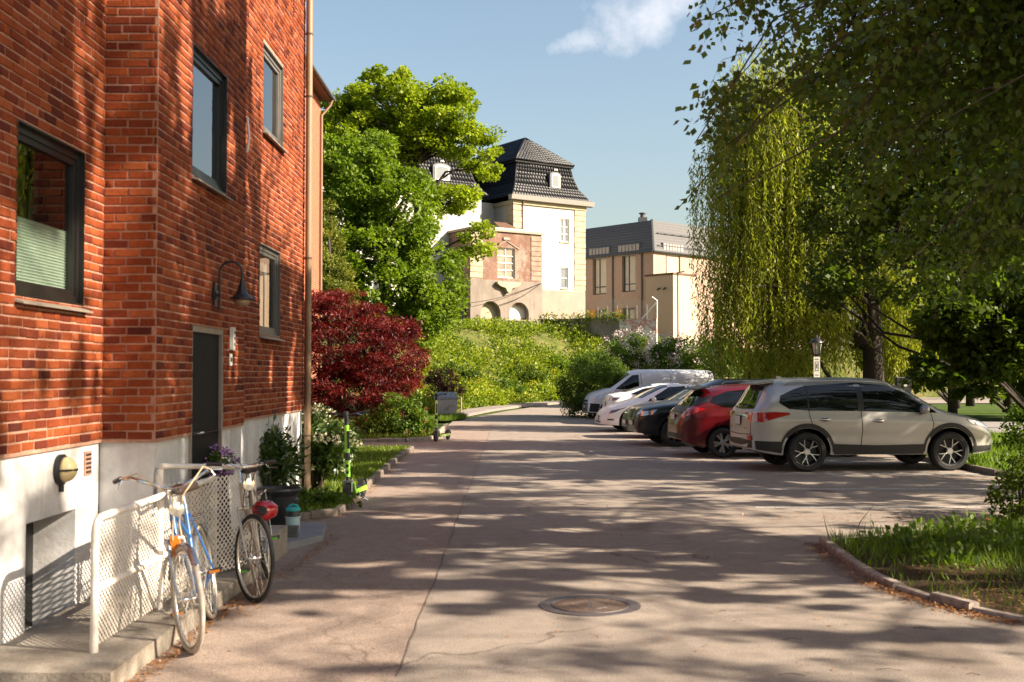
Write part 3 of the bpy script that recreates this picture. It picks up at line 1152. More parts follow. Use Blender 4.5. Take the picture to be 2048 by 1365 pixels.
def house_window(F_, W, parent, fmat, gmat, recess=0.03, fw=0.05, sash=0.042, blind=None, curtain=False, sill=True):
    u0, u1, z0, z1 = W
    mb = frame_ring(MB(), F_, u0 + .0125, u1 - .0125, z0 + .0125, z1 - .0125, fw, -recess - 0.07, -recess)
    frame_ring(mb, F_, u0 + fw + .013, u1 - fw - .013, z0 + fw + .013, z1 - fw - .013, sash, -recess - 0.06, -recess - 0.012)
    for a_, b_, c_, e_ in ((u0, u1, z1 - .012, z1), (u0, u1, z0, z0 + .012), (u1 - .012, u1, z0 + .012, z1 - .012), (u0, u0 + .012, z0 + .012, z1 - .012)):
        slab_on(mb, F_, a_, b_, c_, e_, -0.15, 0.004)
    wdw = mb.build("window", fmat, parent, world=True)
    q = fw + sash
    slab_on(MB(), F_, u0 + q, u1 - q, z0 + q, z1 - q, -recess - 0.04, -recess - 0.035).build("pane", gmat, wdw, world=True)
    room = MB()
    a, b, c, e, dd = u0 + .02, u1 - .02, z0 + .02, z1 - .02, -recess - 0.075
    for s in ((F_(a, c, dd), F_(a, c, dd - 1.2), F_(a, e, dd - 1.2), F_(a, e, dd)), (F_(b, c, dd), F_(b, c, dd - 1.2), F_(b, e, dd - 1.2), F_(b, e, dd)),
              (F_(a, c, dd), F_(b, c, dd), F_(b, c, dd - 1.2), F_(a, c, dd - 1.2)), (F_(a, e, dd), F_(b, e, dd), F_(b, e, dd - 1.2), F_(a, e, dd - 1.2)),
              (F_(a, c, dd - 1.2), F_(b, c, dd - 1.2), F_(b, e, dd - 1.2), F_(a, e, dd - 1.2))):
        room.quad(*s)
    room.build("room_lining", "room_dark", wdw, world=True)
    if blind:
        n = 22
        mbb = MB()
        zb0, zb1 = z0 + q - .02, z0 + q + (z1 - z0 - 2 * q) * blind
        for i in range(n):
            za, zc = zb0 + (zb1 - zb0) * i / n, zb0 + (zb1 - zb0) * (i + 1) / n
            zm = (za + zc) / 2
            d1, d2 = -recess - 0.055, -recess - 0.072
            mbb.quad(F_(u0 + q - .02, za, d1), F_(u1 - q + .02, za, d1), F_(u1 - q + .02, zm, d2), F_(u0 + q - .02, zm, d2))
            mbb.quad(F_(u0 + q - .02, zm, d2), F_(u1 - q + .02, zm, d2), F_(u1 - q + .02, zc, d1), F_(u0 + q - .02, zc, d1))
        mbb.build("blind", "blind", wdw, world=True)
    if curtain:
        mbb = MB()
        n = 40
        for i in range(n):
            ua, ub_ = u0 + q - .02 + (u1 - u0 - 2 * q + .04) * i / n, u0 + q - .02 + (u1 - u0 - 2 * q + .04) * (i + 1) / n
            da = -recess - 0.12 + 0.015 * math.sin(i * 0.9)
            db = -recess - 0.12 + 0.015 * math.sin((i + 1) * 0.9)
            mbb.quad(F_(ua, z0 + q - .02, da), F_(ub_, z0 + q - .02, db), F_(ub_, z1 - q - .06, db), F_(ua, z1 - q - .06, da))
        mbb.build("curtain", "curtain", wdw, world=True)
    if sill:
        s = MB()
        a, b = u0 - 0.02, u1 + 0.02
        loop = [F_(a, z0 - 0.005, -recess), F_(a, z0 - 0.04, 0.065), F_(a, z0 - 0.052, 0.065), F_(a, z0 - 0.03, -recess)]
        s.extr(loop, F_.u * (b - a))
        s.build("sill", "sill_metal", wdw, world=True)
    return wdw


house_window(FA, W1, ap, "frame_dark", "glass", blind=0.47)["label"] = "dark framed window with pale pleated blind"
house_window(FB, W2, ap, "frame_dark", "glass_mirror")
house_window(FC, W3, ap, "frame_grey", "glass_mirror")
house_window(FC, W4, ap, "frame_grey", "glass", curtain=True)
# entrance door
mb = slab_on(MB(), FB, DR[0] + .06, DR[1] - .06, DR[2], DR[3] - .05, -0.075, -0.03)
door = mb.build("door", "door_dark", ap, world=True)
mb = frame_ring(MB(), FB, DR[0] + .003, DR[1] - .003, DR[2] - 0.05, DR[3] - .003, 0.05, -0.09, -0.006)
mb.build("frame", "sill_metal", door, world=True)
MB().tube([FB(9.62, 1.25, -0.03), FB(9.62, 1.25, 0.02), FB(9.74, 1.25, 0.02)], 0.011, 8).build("handle", "chrome", door, world=True)
# buzzer and sign by the door
mb = slab_on(MB(), FB, 10.68, 10.76, 1.98, 2.19, 0.01, 0.045)
bz = mb.build("door_buzzer", "plate_white", ap, world=True)
mb = MB()
for k in range(3):
    mb.obox(FB(10.72, 2.03 + 0.055 * k, 0.047), FB.u * 0.012, FB.n * 0.004, Vector((0, 0, 0.012)))
mb.build("button", "plate_mark", bz, world=True)
mb = slab_on(MB(), FB, 10.66, 10.75, 1.83, 1.94, 0.01, 0.02)
hs = mb.build("house_sign", "plate_white", ap, world=True)
mb = slab_on(MB(), FB, 10.68, 10.73, 1.865, 1.905, 0.0201, 0.022)
mb.build("mark", "plate_mark", hs, world=True)
# ventilation slots
for (u, z, F_, kx) in ((14.97, 4.83, FC, 5), (14.97, 6.5, FC, 5), (14.9, 3.17, FC, 5), (15.45, 1.75, FC, 3)):
    mb = MB()
    for k in range(kx):
        slab_on(mb, F_, u, u + 0.045, z + k * 0.05, z + k * 0.05 + 0.022, -0.01, 0.0135)
    mb.build("air_vent", "black_plastic", ap, world=True)
mb = slab_on(MB(), FA, 8.2, 8.33, 1.02, 1.19, -0.018, -0.008)
vt = mb.build("louvre_vent", "mortar", ap, world=True)
for k in range(5):
    slab_on(MB(), FA, 8.215, 8.315, 1.035 + k * 0.031, 1.05 + k * 0.031, -0.0079, -0.004).build("slot", "black_plastic", vt, world=True)
# white wire loop on wall B
MB().tube([FB(11.24, 4.3, 0.03), FB(11.245, 4.1, 0.05), FB(11.24, 3.95, 0.03)], 0.012, 6).build("cable_clip", "frame_white", ap, world=True)

# downpipe
dp = thing("downpipe", "beige round downpipe running down the end of the brick facade", "pipe", (-2.83, 15.78, 0))
mb = MB()
mb.tube([(0, 0, 0.15), (0, 0, 9.5)], 0.046, 16)
mb.build("pipe", "pipe_beige", dp, smooth=40)
for z in (0.9, 3.36, 5.62, 6.5, 8.3):
    MB().lathe([(0.047, z - 0.012), (0.053, z - 0.012), (0.053, z + 0.012), (0.047, z + 0.012)], 16).build("joint_ring", "iron_rust", dp, smooth=40)
    MB().tube([(-0.05, 0, z), (-0.085, 0, z)], 0.01, 6).build("bracket", "iron_rust", dp)

# goose-neck wall lamp
wl = thing("wall_lamp", "black gooseneck lamp with bell shade above the entrance door", "lamp", (-2.66, 10.1, 2.30))
mb = MB()
mb.lathe([(0.0, 0.0), (0.055, 0.0), (0.06, 0.012), (0.03, 0.03), (0, 0.032)], 16, (0.008, 0, 0.15), 'x')
mb.box(0.0, 0.028, -0.03, 0.03, 0.06, 0.26)
mb.tube([(0.02, 0, 0.15), (0.07, 0, 0.15)], 0.013, 8)
mb.build("wall_plate", "black_iron", wl, smooth=40)
pts = [(0.06, 0, 0.02), (0.06, 0, 0.35)] + [(0.06 + 0.10 - 0.10 * math.cos(a), 0, 0.35 + 0.10 * math.sin(a)) for a in np.linspace(0.15, math.pi, 12)] + [(0.26, 0, 0.27)]
MB().tube(pts, 0.011, 10).build("arm", "black_iron", wl, smooth=40)
MB().lathe([(0.018, 0.29), (0.022, 0.25), (0.034, 0.23), (0.038, 0.20), (0.055, 0.165), (0.085, 0.135), (0.115, 0.12), (0.118, 0.112), (0.105, 0.112), (0.03, 0.17), (0.0, 0.18)], 28, (0.26, 0, 0)).build("lamp_shade", "black_iron", wl, smooth=40)
MB().lathe([(0.072, 0.114), (0.070, 0.09), (0.055, 0.065), (0.03, 0.052), (0.0, 0.048)], 24, (0.26, 0, 0)).build("globe", "lamp_bulb", wl, smooth=True)
# bulkhead lamp on the plinth
bl = thing("bulkhead_lamp", "oval cream bulkhead lamp with dark rim on white plinth", "lamp", (-3.08, 7.76, 1.10))
prof = [(0.0, 0.0), (1.0, 0.0), (1.0, 0.03), (0.9, 0.035), (0.0, 0.035)]
mb = MB().lathe(prof, 28, (0, 0, 0), 'x')
mb.v = [(x, y * 0.105, z * 0.105) for x, y, z in mb.v]
mb.build("rim", "black_iron", bl, smooth=40)
mb = MB().lathe([(1.0, 0.036), (0.96, 0.06), (0.8, 0.09), (0.5, 0.112), (0.0, 0.12)], 28, (0, 0, 0), 'x')
mb.v = [(x, y * 0.088, z * 0.088) for x, y, z in mb.v]
mb.build("glass_dome", "bulkhead", bl, smooth=True)
MB().tube([(0.03, -0.098, 0), (0.09, -0.075, 0), (0.127, 0, 0), (0.09, 0.075, 0), (0.03, 0.098, 0)], 0.008, 6).build("guard_bar", "black_iron", bl)
MB().tube([(0.02, 0.0, -0.10), (0.02, 0.0, -0.15)], 0.016, 8).build("cable_gland", "black_iron", bl)

# second brick building further on
b4 = thing("brick_house", "red brick house end with eaves beyond the downpipe", "building", (-8.5, 31, 0))
mb = MB()
FD = Frame((-5.1, 0, 0), (0, 1, 0), (1, 0, 0))
mb.box(-12, -6.1, 27.0, 36.0, 0, 10.5)
mb.build("wall", "brick_far", b4, world=True)
mb = MB()
loop = [(-5.75, 26.8, 10.45), (-5.75, 26.8, 10.62), (-6.2, 26.8, 10.80), (-12, 26.8, 12.6), (-12, 26.8, 12.4), (-6.15, 26.8, 10.48)]
mb.extr(loop, (0, 9.45, 0))
mb.build("roof", "wood_brown", b4, world=True)
MB().tube([(-5.70, 26.8, 10.52), (-5.70, 36.3, 10.52)], 0.06, 10).build("gutter", "zinc_dark", b4, world=True, smooth=40)
MB().tube([(-5.72, 36.0, 10.48), (-5.78, 36.0, 10.3), (-6.04, 35.9, 9.95), (-6.04, 35.9, 0.1)], 0.045, 10).build("downpipe", "pipe_beige", b4, world=True, smooth=40)


# ================================================================== MANSION on the bank
MU, MV = Vector((0.827, 0.562, 0)), Vector((-0.562, 0.827, 0))
MO = Vector((0.11, 85.0, 0))
mn = thing("mansion", "white mansion with black tiled mansard roof and worn stone annex on the bank", "building", (0, 92, 4.6))


def MP(u, v, z):
    p = MO + MU * u + MV * v
    return Vector((p.x, p.y, z))


def simple_window(F_, u0, u1, z0, z1, parent, fmat, pmat, cols=2, rows=2, recess=0.10, fw=0.07, bar=0.05, name="window"):
    mb = frame_ring(MB(), F_, u0 + .005, u1 - .005, z0 + .005, z1 - .005, fw, -recess - 0.06, -recess + 0.02)
    a, b, c, e = u0 + fw, u1 - fw, z0 + fw, z1 - fw
    for i in range(1, cols):
        x = a + (b - a) * i / cols
        slab_on(mb, F_, x - bar / 2, x + bar / 2, c, e, -recess - 0.05, -recess + 0.015)
    for j in range(1, rows):
        y = c + (e - c) * j / rows
        slab_on(mb, F_, a, b, y - bar / 2, y + bar / 2, -recess - 0.049, -recess + 0.013)
    wn = mb.build(name, fmat, parent, world=True)
    for i in range(cols):
        for j in range(rows):
            x0, x1 = a + (b - a) * i / cols, a + (b - a) * (i + 1) / cols
            y0, y1 = c + (e - c) * j / rows, c + (e - c) * (j + 1) / rows
            k = bar / 2
            tl = random.Random(int(u0 * 97 + z0 * 31 + i * 7 + j)).uniform(-0.012, 0.012)
            m_ = MB()
            m_.quad(F_(x0 + k * (i > 0), y0 + k * (j > 0), -recess - .04), F_(x1 - k * (i < cols - 1), y0 + k * (j > 0), -recess - .04 + tl),
                    F_(x1 - k * (i < cols - 1), y1 - k * (j < rows - 1), -recess - .04 + tl), F_(x0 + k * (i > 0), y1 - k * (j < rows - 1), -recess - .04))
            m_.build("pane", pmat, wn, world=True)
    return wn


EAVE = 14.85
# --- wing
FW = Frame(MO, MU, -MV)                       # wing front
FL = Frame(MO, MV, -MU)                       # wing left side
wx = 6.76
wo = [(1.55, 2.35, 9.9, 12.6), (4.35, 5.20, 11.95, 13.75), (4.40, 5.10, 8.35, 9.95)]
mb = MB()
wall_panel(mb, FW, 0, wx, 8.15, EAVE, wo, 0.22)
wall_panel(mb, FL, 0, 3.0, 4.0, EAVE, [], 0.1)
FRt = Frame(MO + MU * wx, MV, MU)
wall_panel(mb, FRt, 0, 11, 4.0, EAVE, [], 0.1)
mb.build("wing_wall", "mansion_white", mn, world=True)
mb = MB()
slab_on(mb, FW, -0.02, wx + 0.02, 3.6, 8.15, -0.2, 0.03)
mb.build("wing_base", "mansion_beige", mn, world=True)
for o_ in wo:
    simple_window(FW, *o_, mn, "frame_white", "pane_grey", 1 if o_[3] < 11 else 2, 2 if o_[3] < 11 else 3)
for o_ in wo:
    slab_on(MB(), FW, o_[0] - .06, o_[1] + .06, o_[2] - .09, o_[2] - .002, -0.05, 0.07).build("window_sill", "quoin_cream", mn, world=True)
# little dormant grille and a basement window
slab_on(MB(), FW, 2.9, 3.9, 5.1, 6.0, 0.031, 0.05).build("boarded_opening", "frame_white", mn, world=True)


def quoins(F_, u0, u1, z0, z1, n, mat, d=0.035, alt=0.0):
    for k in range(n):
        za, zb = z0 + (z1 - z0) * k / n + 0.02, z0 + (z1 - z0) * (k + 1) / n - 0.02
        e = alt if k % 2 else 0.0
        slab_on(MB(), F_, u0 + (e if u0 > 1 else 0), u1 - (e if u0 <= 1 else 0), za, zb, -0.05, d + 0.012 * ((k * 7) % 3)).build("quoin", mat, mn, world=True)


quoins(FW, -0.036, 0.72, 8.2, EAVE - 0.35, 14, "quoin_cream", alt=0.0)
quoins(FL, 0.0, 0.95, 12.0, EAVE - 0.35, 6, "quoin_cream")
quoins(FW, 5.75, wx + 0.036, 8.2, EAVE - 0.35, 15, "quoin_cream")
# cornice, gutter
mb = MB()
slab_on(mb, FW, -0.1, wx + 0.1, EAVE - 0.33, EAVE - 0.05, -0.1, 0.12)
slab_on(mb, FL, -0.0, 2.6, EAVE - 0.33, EAVE - 0.05, -0.1, 0.12)
mb.build("cornice", "quoin_cream", mn, world=True)
mb = MB()
loop = [FW(-0.45, EAVE - 0.05, 0.0), FW(-0.45, EAVE - 0.02, 0.42), FW(-0.45, EAVE + 0.33, 0.52), FW(-0.45, EAVE + 0.33, 0.0)]
mb.extr(loop, MU * (wx + 1.05))
mb.build("gutter", "gutter", mn, world=True)
mb = MB()
mb.tube([FW(0.78, EAVE + 0.1, 0.3), FW(0.80, EAVE - 0.5, 0.07), FW(0.80, 8.2, 0.07)], 0.06, 8)
mb.build("downpipe", "quoin_worn", mn, world=True)


def mansard(u0, u1, v0, v1, ze, zb, zt, inset, peak_in, sides="flbr", over=0.38, tiles=("f", "l"), ridge_to=None):
    """bell-cast mansard: eave -> break -> hip. builds base faces and rows of pantiles"""
    def ring(o, z):
        return [MP(u0 - o, v0 - o, z), MP(u1 + o, v0 - o, z), MP(u1 + o, v1 + o, z), MP(u0 - o, v1 + o, z)]
    prof = [(over, ze), (over * 0.3, ze + 0.35), (-inset * 0.45, ze + (zb - ze) * 0.38), (-inset * 0.8, ze + (zb - ze) * 0.72), (-inset, zb)]
    base = MB()
    for (oa, za), (ob, zc) in zip(prof[:-1], prof[1:]):
        A, B = ring(oa, za), ring(ob, zc)
        for k in range(4):
            base.quad(A[k], A[(k + 1) % 4], B[(k + 1) % 4], B[k])
    # break fascia with small overhang
    A, B = ring(-inset + 0.22, zb - 0.12), ring(-inset + 0.26, zb + 0.08)
    for k in range(4):
        base.quad(A[k], A[(k + 1) % 4], B[(k + 1) % 4], B[k])
    uc = (u0 + u1) / 2
    Tp = [MP(uc, v0 + peak_in, zt), MP(uc, ridge_to if ridge_to else v1 - peak_in, zt)]
    H = ring(-inset + 0.26, zb + 0.08)
    base.quad(H[0], H[1], Tp[0], Tp[0])
    base.f[-1] = base.f[-1][:3]
    base.quad(H[3], H[0], Tp[0], Tp[1])
    base.quad(H[1], H[2], Tp[1], Tp[0])
    base.quad(H[2], H[3], Tp[1], Tp[1])
    base.f[-1] = base.f[-1][:3]
    rf = base.build("roof", "roof_base", mn, world=True)
    # pantiles
    V, Fq, T = [], [], []
    rr = random.Random(int(u0 * 10) + 5)

    def tile(a, b, c, d, nrm, bulge=0.07):
        """a b lower edge, d c upper edge"""
        o = len(V)
        lift = nrm * 0.05
        tilt = nrm * rr.uniform(-0.008, 0.008)
        ml, mu_ = (a + b) / 2 + nrm * (bulge + 0.05) + tilt, (c + d) / 2 + nrm * bulge * 0.9
        V.extend([a + lift * 0.7, ml, b + lift * 0.7, c + nrm * .01, mu_, d + nrm * .01, a, b])
        Fq.extend([(o, o + 1, o + 4, o + 5), (o + 1, o + 2, o + 3, o + 4), (o + 6, o + 7, o + 1, o)])
        T.extend([rr.random()] * 3)

    def tiled(quads, tw=0.26, th=0.30):
        for a, b, c, d in quads:
            wdt = max((b - a).length, (c - d).length)
            hgt = ((d + c) / 2 - (a + b) / 2).length
            nrm = (b - a).cross(d - a).normalized()
            ny, nxn = max(1, round(hgt / th)), max(1, round(wdt / tw))
            for j in range(ny):
                ta, tb = j / ny, (j + 1) / ny + 0.08
                la, ra, lb, rb_ = a.lerp(d, ta), b.lerp(c, ta), a.lerp(d, min(tb, 1)), b.lerp(c, min(tb, 1))
                wrow = (ra - la).length
                n_ = max(1, round(nxn * wrow / wdt))
                for i in range(n_):
                    tile(la.lerp(ra, i / n_), la.lerp(ra, (i + 1) / n_), lb.lerp(rb_, (i + 1) / n_), lb.lerp(rb_, i / n_), nrm)

    qs = []
    idx = {"f": 0, "r": 1, "b": 2, "l": 3}
    for s in tiles:
        k = idx[s]
        for (oa, za), (ob, zc) in zip(prof[:-1], prof[1:]):
            A, B = ring(oa, za), ring(ob, zc)
            qs.append((A[k], A[(k + 1) % 4], B[(k + 1) % 4], B[k]))
        if s == "f":
            e = 0.06
            qs.append((H[0], H[1], Tp[0].lerp(H[1], e), Tp[0].lerp(H[0], e)))
        if s == "l":
            qs.append((H[3], H[0], Tp[0], Tp[1]))
        if s == "r":
            qs.append((H[1], H[2], Tp[1], Tp[0]))
    tiled(qs)
    inv = parent_matrix(mn).inverted()
    np_mesh("roof_tiles", np.array([tuple(inv @ p) for p in V]), np.array(Fq), "roof_tile", rf, np.array(T), kind="stuff")
    # hip and ridge caps
    for k, (p, q) in enumerate(((H[0], Tp[0]), (H[1], Tp[0]), (Tp[0], Tp[1]))):
        MB().tube([p, q], 0.09, 8).build("ridge_cap", "roof_tile", rf, world=True, smooth=True)
    MB().tube([H[0], H[1]], 0.07, 6).build("break_moulding", "roof_tile", rf, world=True, smooth=True)
    MB().tube([H[3], H[0]], 0.07, 6).build("break_moulding", "roof_tile", rf, world=True, smooth=True)
    A, B = ring(-inset * 0.45, prof[2][1]), ring(prof[0][0], prof[0][1])
    for k in (0, 1):
        MB().tube([ring(o, z)[k] for o, z in prof], 0.07, 6).build("ridge_cap", "roof_tile", rf, world=True, smooth=True)
    return rf


def dormer(uc, v0, z0, z1, wd, dep, name="dormer"):
    """arched dormer standing in the lower slope; v0 is the plane of its front"""
    Fd = Frame(MO + MV * v0, MU, -MV)
    mb = MB()
    a, b = uc - wd / 2, uc + wd / 2
    arc = [(uc + wd / 2 * math.cos(t), z1 - 0.25 + 0.25 * math.sin(t)) for t in np.linspace(0, math.pi, 9)]
    loop = [Fd(a, z0), Fd(b, z0)] + [Fd(x, z) for x, z in arc]
    mb.extr(loop, MV * dep)
    d_ = mb.build(name, "zinc_dark", mn, world=True)
    k = 0.13
    arc2 = [(uc + (wd / 2 - k) * math.cos(t), z1 - 0.32 + 0.18 * math.sin(t)) for t in np.linspace(0, math.pi, 9)]
    lp = [Fd(a + k, z0 + k, 0.01), Fd(b - k, z0 + k, 0.01)] + [Fd(x, z, 0.01) for x, z in arc2]
    MB().extr(lp, -MV * 0.05).build("frame", "frame_white", d_, world=True)
    k2 = 0.24
    arc3 = [(uc + (wd / 2 - k2) * math.cos(t), z1 - 0.40 + 0.13 * math.sin(t)) for t in np.linspace(0, math.pi, 9)]
    lp = [Fd(a + k2, z0 + k2, 0.062), Fd(b - k2, z0 + k2, 0.062)] + [Fd(x, z, 0.062) for x, z in arc3]
    MB().extr(lp, -MV * 0.02).build("pane", "pane_grey", d_, world=True)
    # curled metal head
    mb = MB()
    for s in (-1, 1):
        pts = [Fd(uc + s * (0.06 + 0.08 * math.cos(t)), z1 + 0.10 + 0.08 * math.sin(t), 0.06) for t in np.linspace(-0.6, 3.4, 9)]
        mb.tube(pts, 0.035, 6)
    mb.build("scroll", "frame_white", d_, world=True, smooth=True)
    return d_


mansard(0, wx, 0, 11, EAVE + 0.25, 18.0, 20.4, 0.85, 3.3, ridge_to=8, tiles=("f", "l", "r"))
dormer(4.05, 0.18, 16.0, 17.35, 1.05, 1.2)
# --- main body and second wing, mostly behind the trees
mb = MB()
FM = Frame(MO + MV * 2.6, MU, -MV)
wall_panel(mb, FM, -16, 0, 4.0, EAVE, [], 0.1)
mb.build("body_wall", "mansion_white", mn, world=True)
mb = MB()
F2 = Frame(MO + MV * 1.5, MU, -MV)
F2L = Frame(MO + MU * -9.5 + MV * 1.5, MV, -MU)
wall_panel(mb, F2, -9.5, -1.9, 4.0, EAVE, [], 0.1)
wall_panel(mb, F2L, 0, 9, 4.0, EAVE, [], 0.1)
mb.build("wing_wall", "mansion_white", mn, world=True)
mansard(-9.5, -1.9, 1.5, 12, EAVE + 0.25, 18.0, 21.6, 0.85, 3.6, tiles=("f", "l"))
mansard(-15, 3, 6.0, 15, EAVE + 0.25, 18.0, 20.9, 0.85, 3.6, tiles=("l",))
dormer(-5.2, 1.75, 15.9, 17.3, 1.5, 1.3)
# --- worn annex in front
FX = Frame(MO + MV * -1.5, MU, -MV)
FXL = Frame(MO + MU * -4.73 + MV * -1.5, MV, -MU)
ax0, ax1, at_ = -4.73, 1.5, 12.1
aw = (-2.42, -0.90, 8.75, 10.95)
mb = MB()
wall_panel(mb, FX, ax0, ax1, 8.55, at_, [aw], 0.2)
wall_panel(mb, FXL, 0, 4.1, 4.0, at_, [], 0.1)
FXR = Frame(MO + MU * ax1 + MV * -1.5, MV, MU)
wall_panel(mb, FXR, 0, 1.5, 4.0, at_, [], 0.1)
mb.build("annex_wall", "mansion_worn", mn, world=True)
# arches in the grey base
arcs = [(-3.05, 0.86), (-0.55, 0.86)]


def arch_wall(mb, F_, u0, u1, z0, z1, arcs, zs, zspr, depth):
    """wall with arched openings: sill zs, spring zspr"""
    cur = u0
    n = 14
    for c, r in arcs:
        mb.quad(F_(cur, z0), F_(c - r, z0), F_(c - r, z1), F_(cur, z1))
        mb.quad(F_(c - r, z0), F_(c + r, z0), F_(c + r, zs), F_(c - r, zs))
        pts = [(c - r * math.cos(t), zspr + r * math.sin(t)) for t in np.linspace(0, math.pi, n)]
        for (xa, za), (xb, zb) in zip(pts[:-1], pts[1:]):
            mb.quad(F_(xa, za), F_(xb, zb), F_(xb, z1), F_(xa, z1))
        edge = [(c - r, zs)] + pts + [(c + r, zs)]
        for (xa, za), (xb, zb) in zip(edge, edge[1:] + edge[:1]):
            mb.quad(F_(xa, za), F_(xb, zb), F_(xb, zb, -depth), F_(xa, za, -depth))
        cur = c + r
    mb.quad(F_(cur, z0), F_(u1, z0), F_(u1, z1), F_(cur, z1))


mb = MB()
FXb = Frame(MO + MV * -1.56, MU, -MV)
arch_wall(mb, FXb, ax0 - 0.05, ax1 + 0.05, 3.6, 8.55, arcs, 5.72, 6.15, 0.55)
mb.quad(FXb(ax0 - .05, 8.55), FXb(ax1 + .05, 8.55), FXb(ax1 + .05, 8.56, -.08), FXb(ax0 - .05, 8.56, -.08))
mb.build("annex_base", "mansion_grey", mn, world=True)
slab_on(MB(), FXb, arcs[0][0] - 0.9, arcs[0][0] + 0.9, 5.6, 7.1, -0.75, -0.5).build("boarding", "boards_pale", mn, world=True)
slab_on(MB(), FXb, arcs[1][0] - 0.9, arcs[1][0] + 0.9, 5.6, 7.1, -0.75, -0.5).build("boarding", "graffiti_wall", mn, world=True)
for c, r in arcs:
    slab_on(MB(), FXb, c - r - .08, c + r + .08, 5.62, 5.72, -0.1, 0.10).build("arch_sill", "rubble", mn, world=True)
# rubble footing stones
rq = random.Random(5)
for k in range(18):
    u = ax0 + rq.uniform(0, ax1 - ax0)
    z = rq.uniform(4.6, 5.5)
    s = rq.uniform(0.16, 0.3)
    mb = MB()
    mb.lathe([(0, -.6), (.6, -.5), (1, 0), (.65, .5), (0, .6)], 7)
    mb.v = [tuple(FXb(u, z, 0.0) + MU * (x * s * 1.3) + Vector((0, 0, z_ * s)) - MV * (y * s * 0.12)) for x, y, z_ in mb.v]
    mb.build("footing_stone", "rubble", mn, world=True, smooth=True)
simple_window(FX, *aw, mn, "frame_white", "pane_amber", 2, 4, recess=0.14, bar=0.06)
quoins(FX, ax0 - 0.04, ax0 + 1.0, 8.65, at_ - 0.15, 8, "quoin_cream")
quoins(FX, ax1 - 0.95, ax1 + 0.04, 8.65, at_ - 0.15, 9, "quoin_worn")
quoins(FXL, 0.0, 0.9, 7.0, at_ - 0.15, 10, "quoin_worn")
mb = MB()
slab_on(mb, FX, ax0 - .15, ax1 + .12, at_, at_ + 0.16, -0.5, 0.14)
slab_on(mb, FXL, 0, 4.1, at_, at_ + 0.16, -0.4, 0.14)
mb.build("parapet", "mansion_beige", mn, world=True)
slab_on(MB(), FX, ax0 + 2.0, ax1 + .05, at_ + .161, at_ + 0.30, -0.4, 0.10).build("coping", "mansion_white", mn, world=True)
# pediment trace and balcony console
mb = MB()
for s in (-1, 1):
    mb.obox(FX(-1.66 + s * 0.55, 11.2, 0.03), (MU * 0.55 * 1 + Vector((0, 0, -0.28 * s))), MV * 0.03, Vector((0, 0, 0.03)))
mb.obox(FX(-1.66, 11.62, 0.05), MU * 0.28, MV * 0.05, Vector((0, 0, 0.09)))
mb.build("pediment", "mansion_beige", mn, world=True)
mb = MB()
loop = [(-1.0, 8.42), (1.0, 8.42), (1.0, 8.30), (0.75, 8.12), (0.3, 8.0), (0.15, 7.75), (0, 7.62), (-0.15, 7.75), (-0.3, 8.0), (-0.75, 8.12), (-1.0, 8.30)]
mb.extr([FXb(-1.66 + a, b, 0.0) for a, b in loop], -MV * 0.35)
mb.build("balcony_console", "quoin_cream", mn, world=True)
# small porch roof on the terrace
mb = MB()
q0 = FX(-1.2, 12.3, -2.3)
mb.extr([FX(-1.5, 12.95, -1.9), FX(-1.5, 12.55, -1.2), FX(-1.5, 12.62, -1.15), FX(-1.5, 13.1, -1.9)], MU * 1.5)
mb.box(0, 0, 0, 0, 0, 0)
mb.build("porch_roof", "wood_brown", mn, world=True)
mb = MB()
for u in (-1.4, -0.1):
    mb.tube([FX(u, 12.1, -1.3), FX(u, 12.6, -1.3)], 0.05, 6)
slab_on(mb, FX, -1.3, -0.3, 12.1, 12.6, -1.95, -1.9)
mb.build("porch_door", "wood_orange", mn, world=True)
# railing to the left of the annex
mb = MB()
FG = Frame(FXL(0.6, 0, 0.02), MV, -MU)
frame_ring(mb, FG, 0.0, 1.9, 5.1, 6.6, 0.09, 0.02, 0.08)
slab_on(mb, FG, 0.1, 1.8, 5.2, 6.5, 0.03, 0.045)
mb.build("side_hatch", "zinc_dark", mn, world=True)

# ================================================================== BROWN BUILDING
BO = Vector((11.46, 92.0, 0))
BL = Vector((-0.667, 0.745, 0))       # along the left face, away
BRt = Vector((0.745, 0.667, 0))       # along the right face, away
bb = thing("brown_building", "brown brick building with grey tiled roof and zinc dormer boxes", "building", (16, 98, 3.8))
FBL = Frame(BO, BL, -BRt)
FBR = Frame(BO, BRt, -BL)
BE = 11.75
lw = [(0.0 + a, b, c, d) for a, b, c, d in ((1.95, 3.45, 8.55, 11.75), (5.25, 6.85, 8.5, 11.75), (2.1, 3.4, 4.2, 7.2), (5.0, 6.4, 4.2, 7.2))]
rw = [(1.55, 3.35, 8.9, 11.75)]
mb = MB()
wall_panel(mb, FBL, 0, 14, 3.0, BE, lw, 0.35)
wall_panel(mb, FBR, 0, 26, 3.0, BE, rw, 0.2)
mb.build("wall", "brown_brick", bb, world=True)
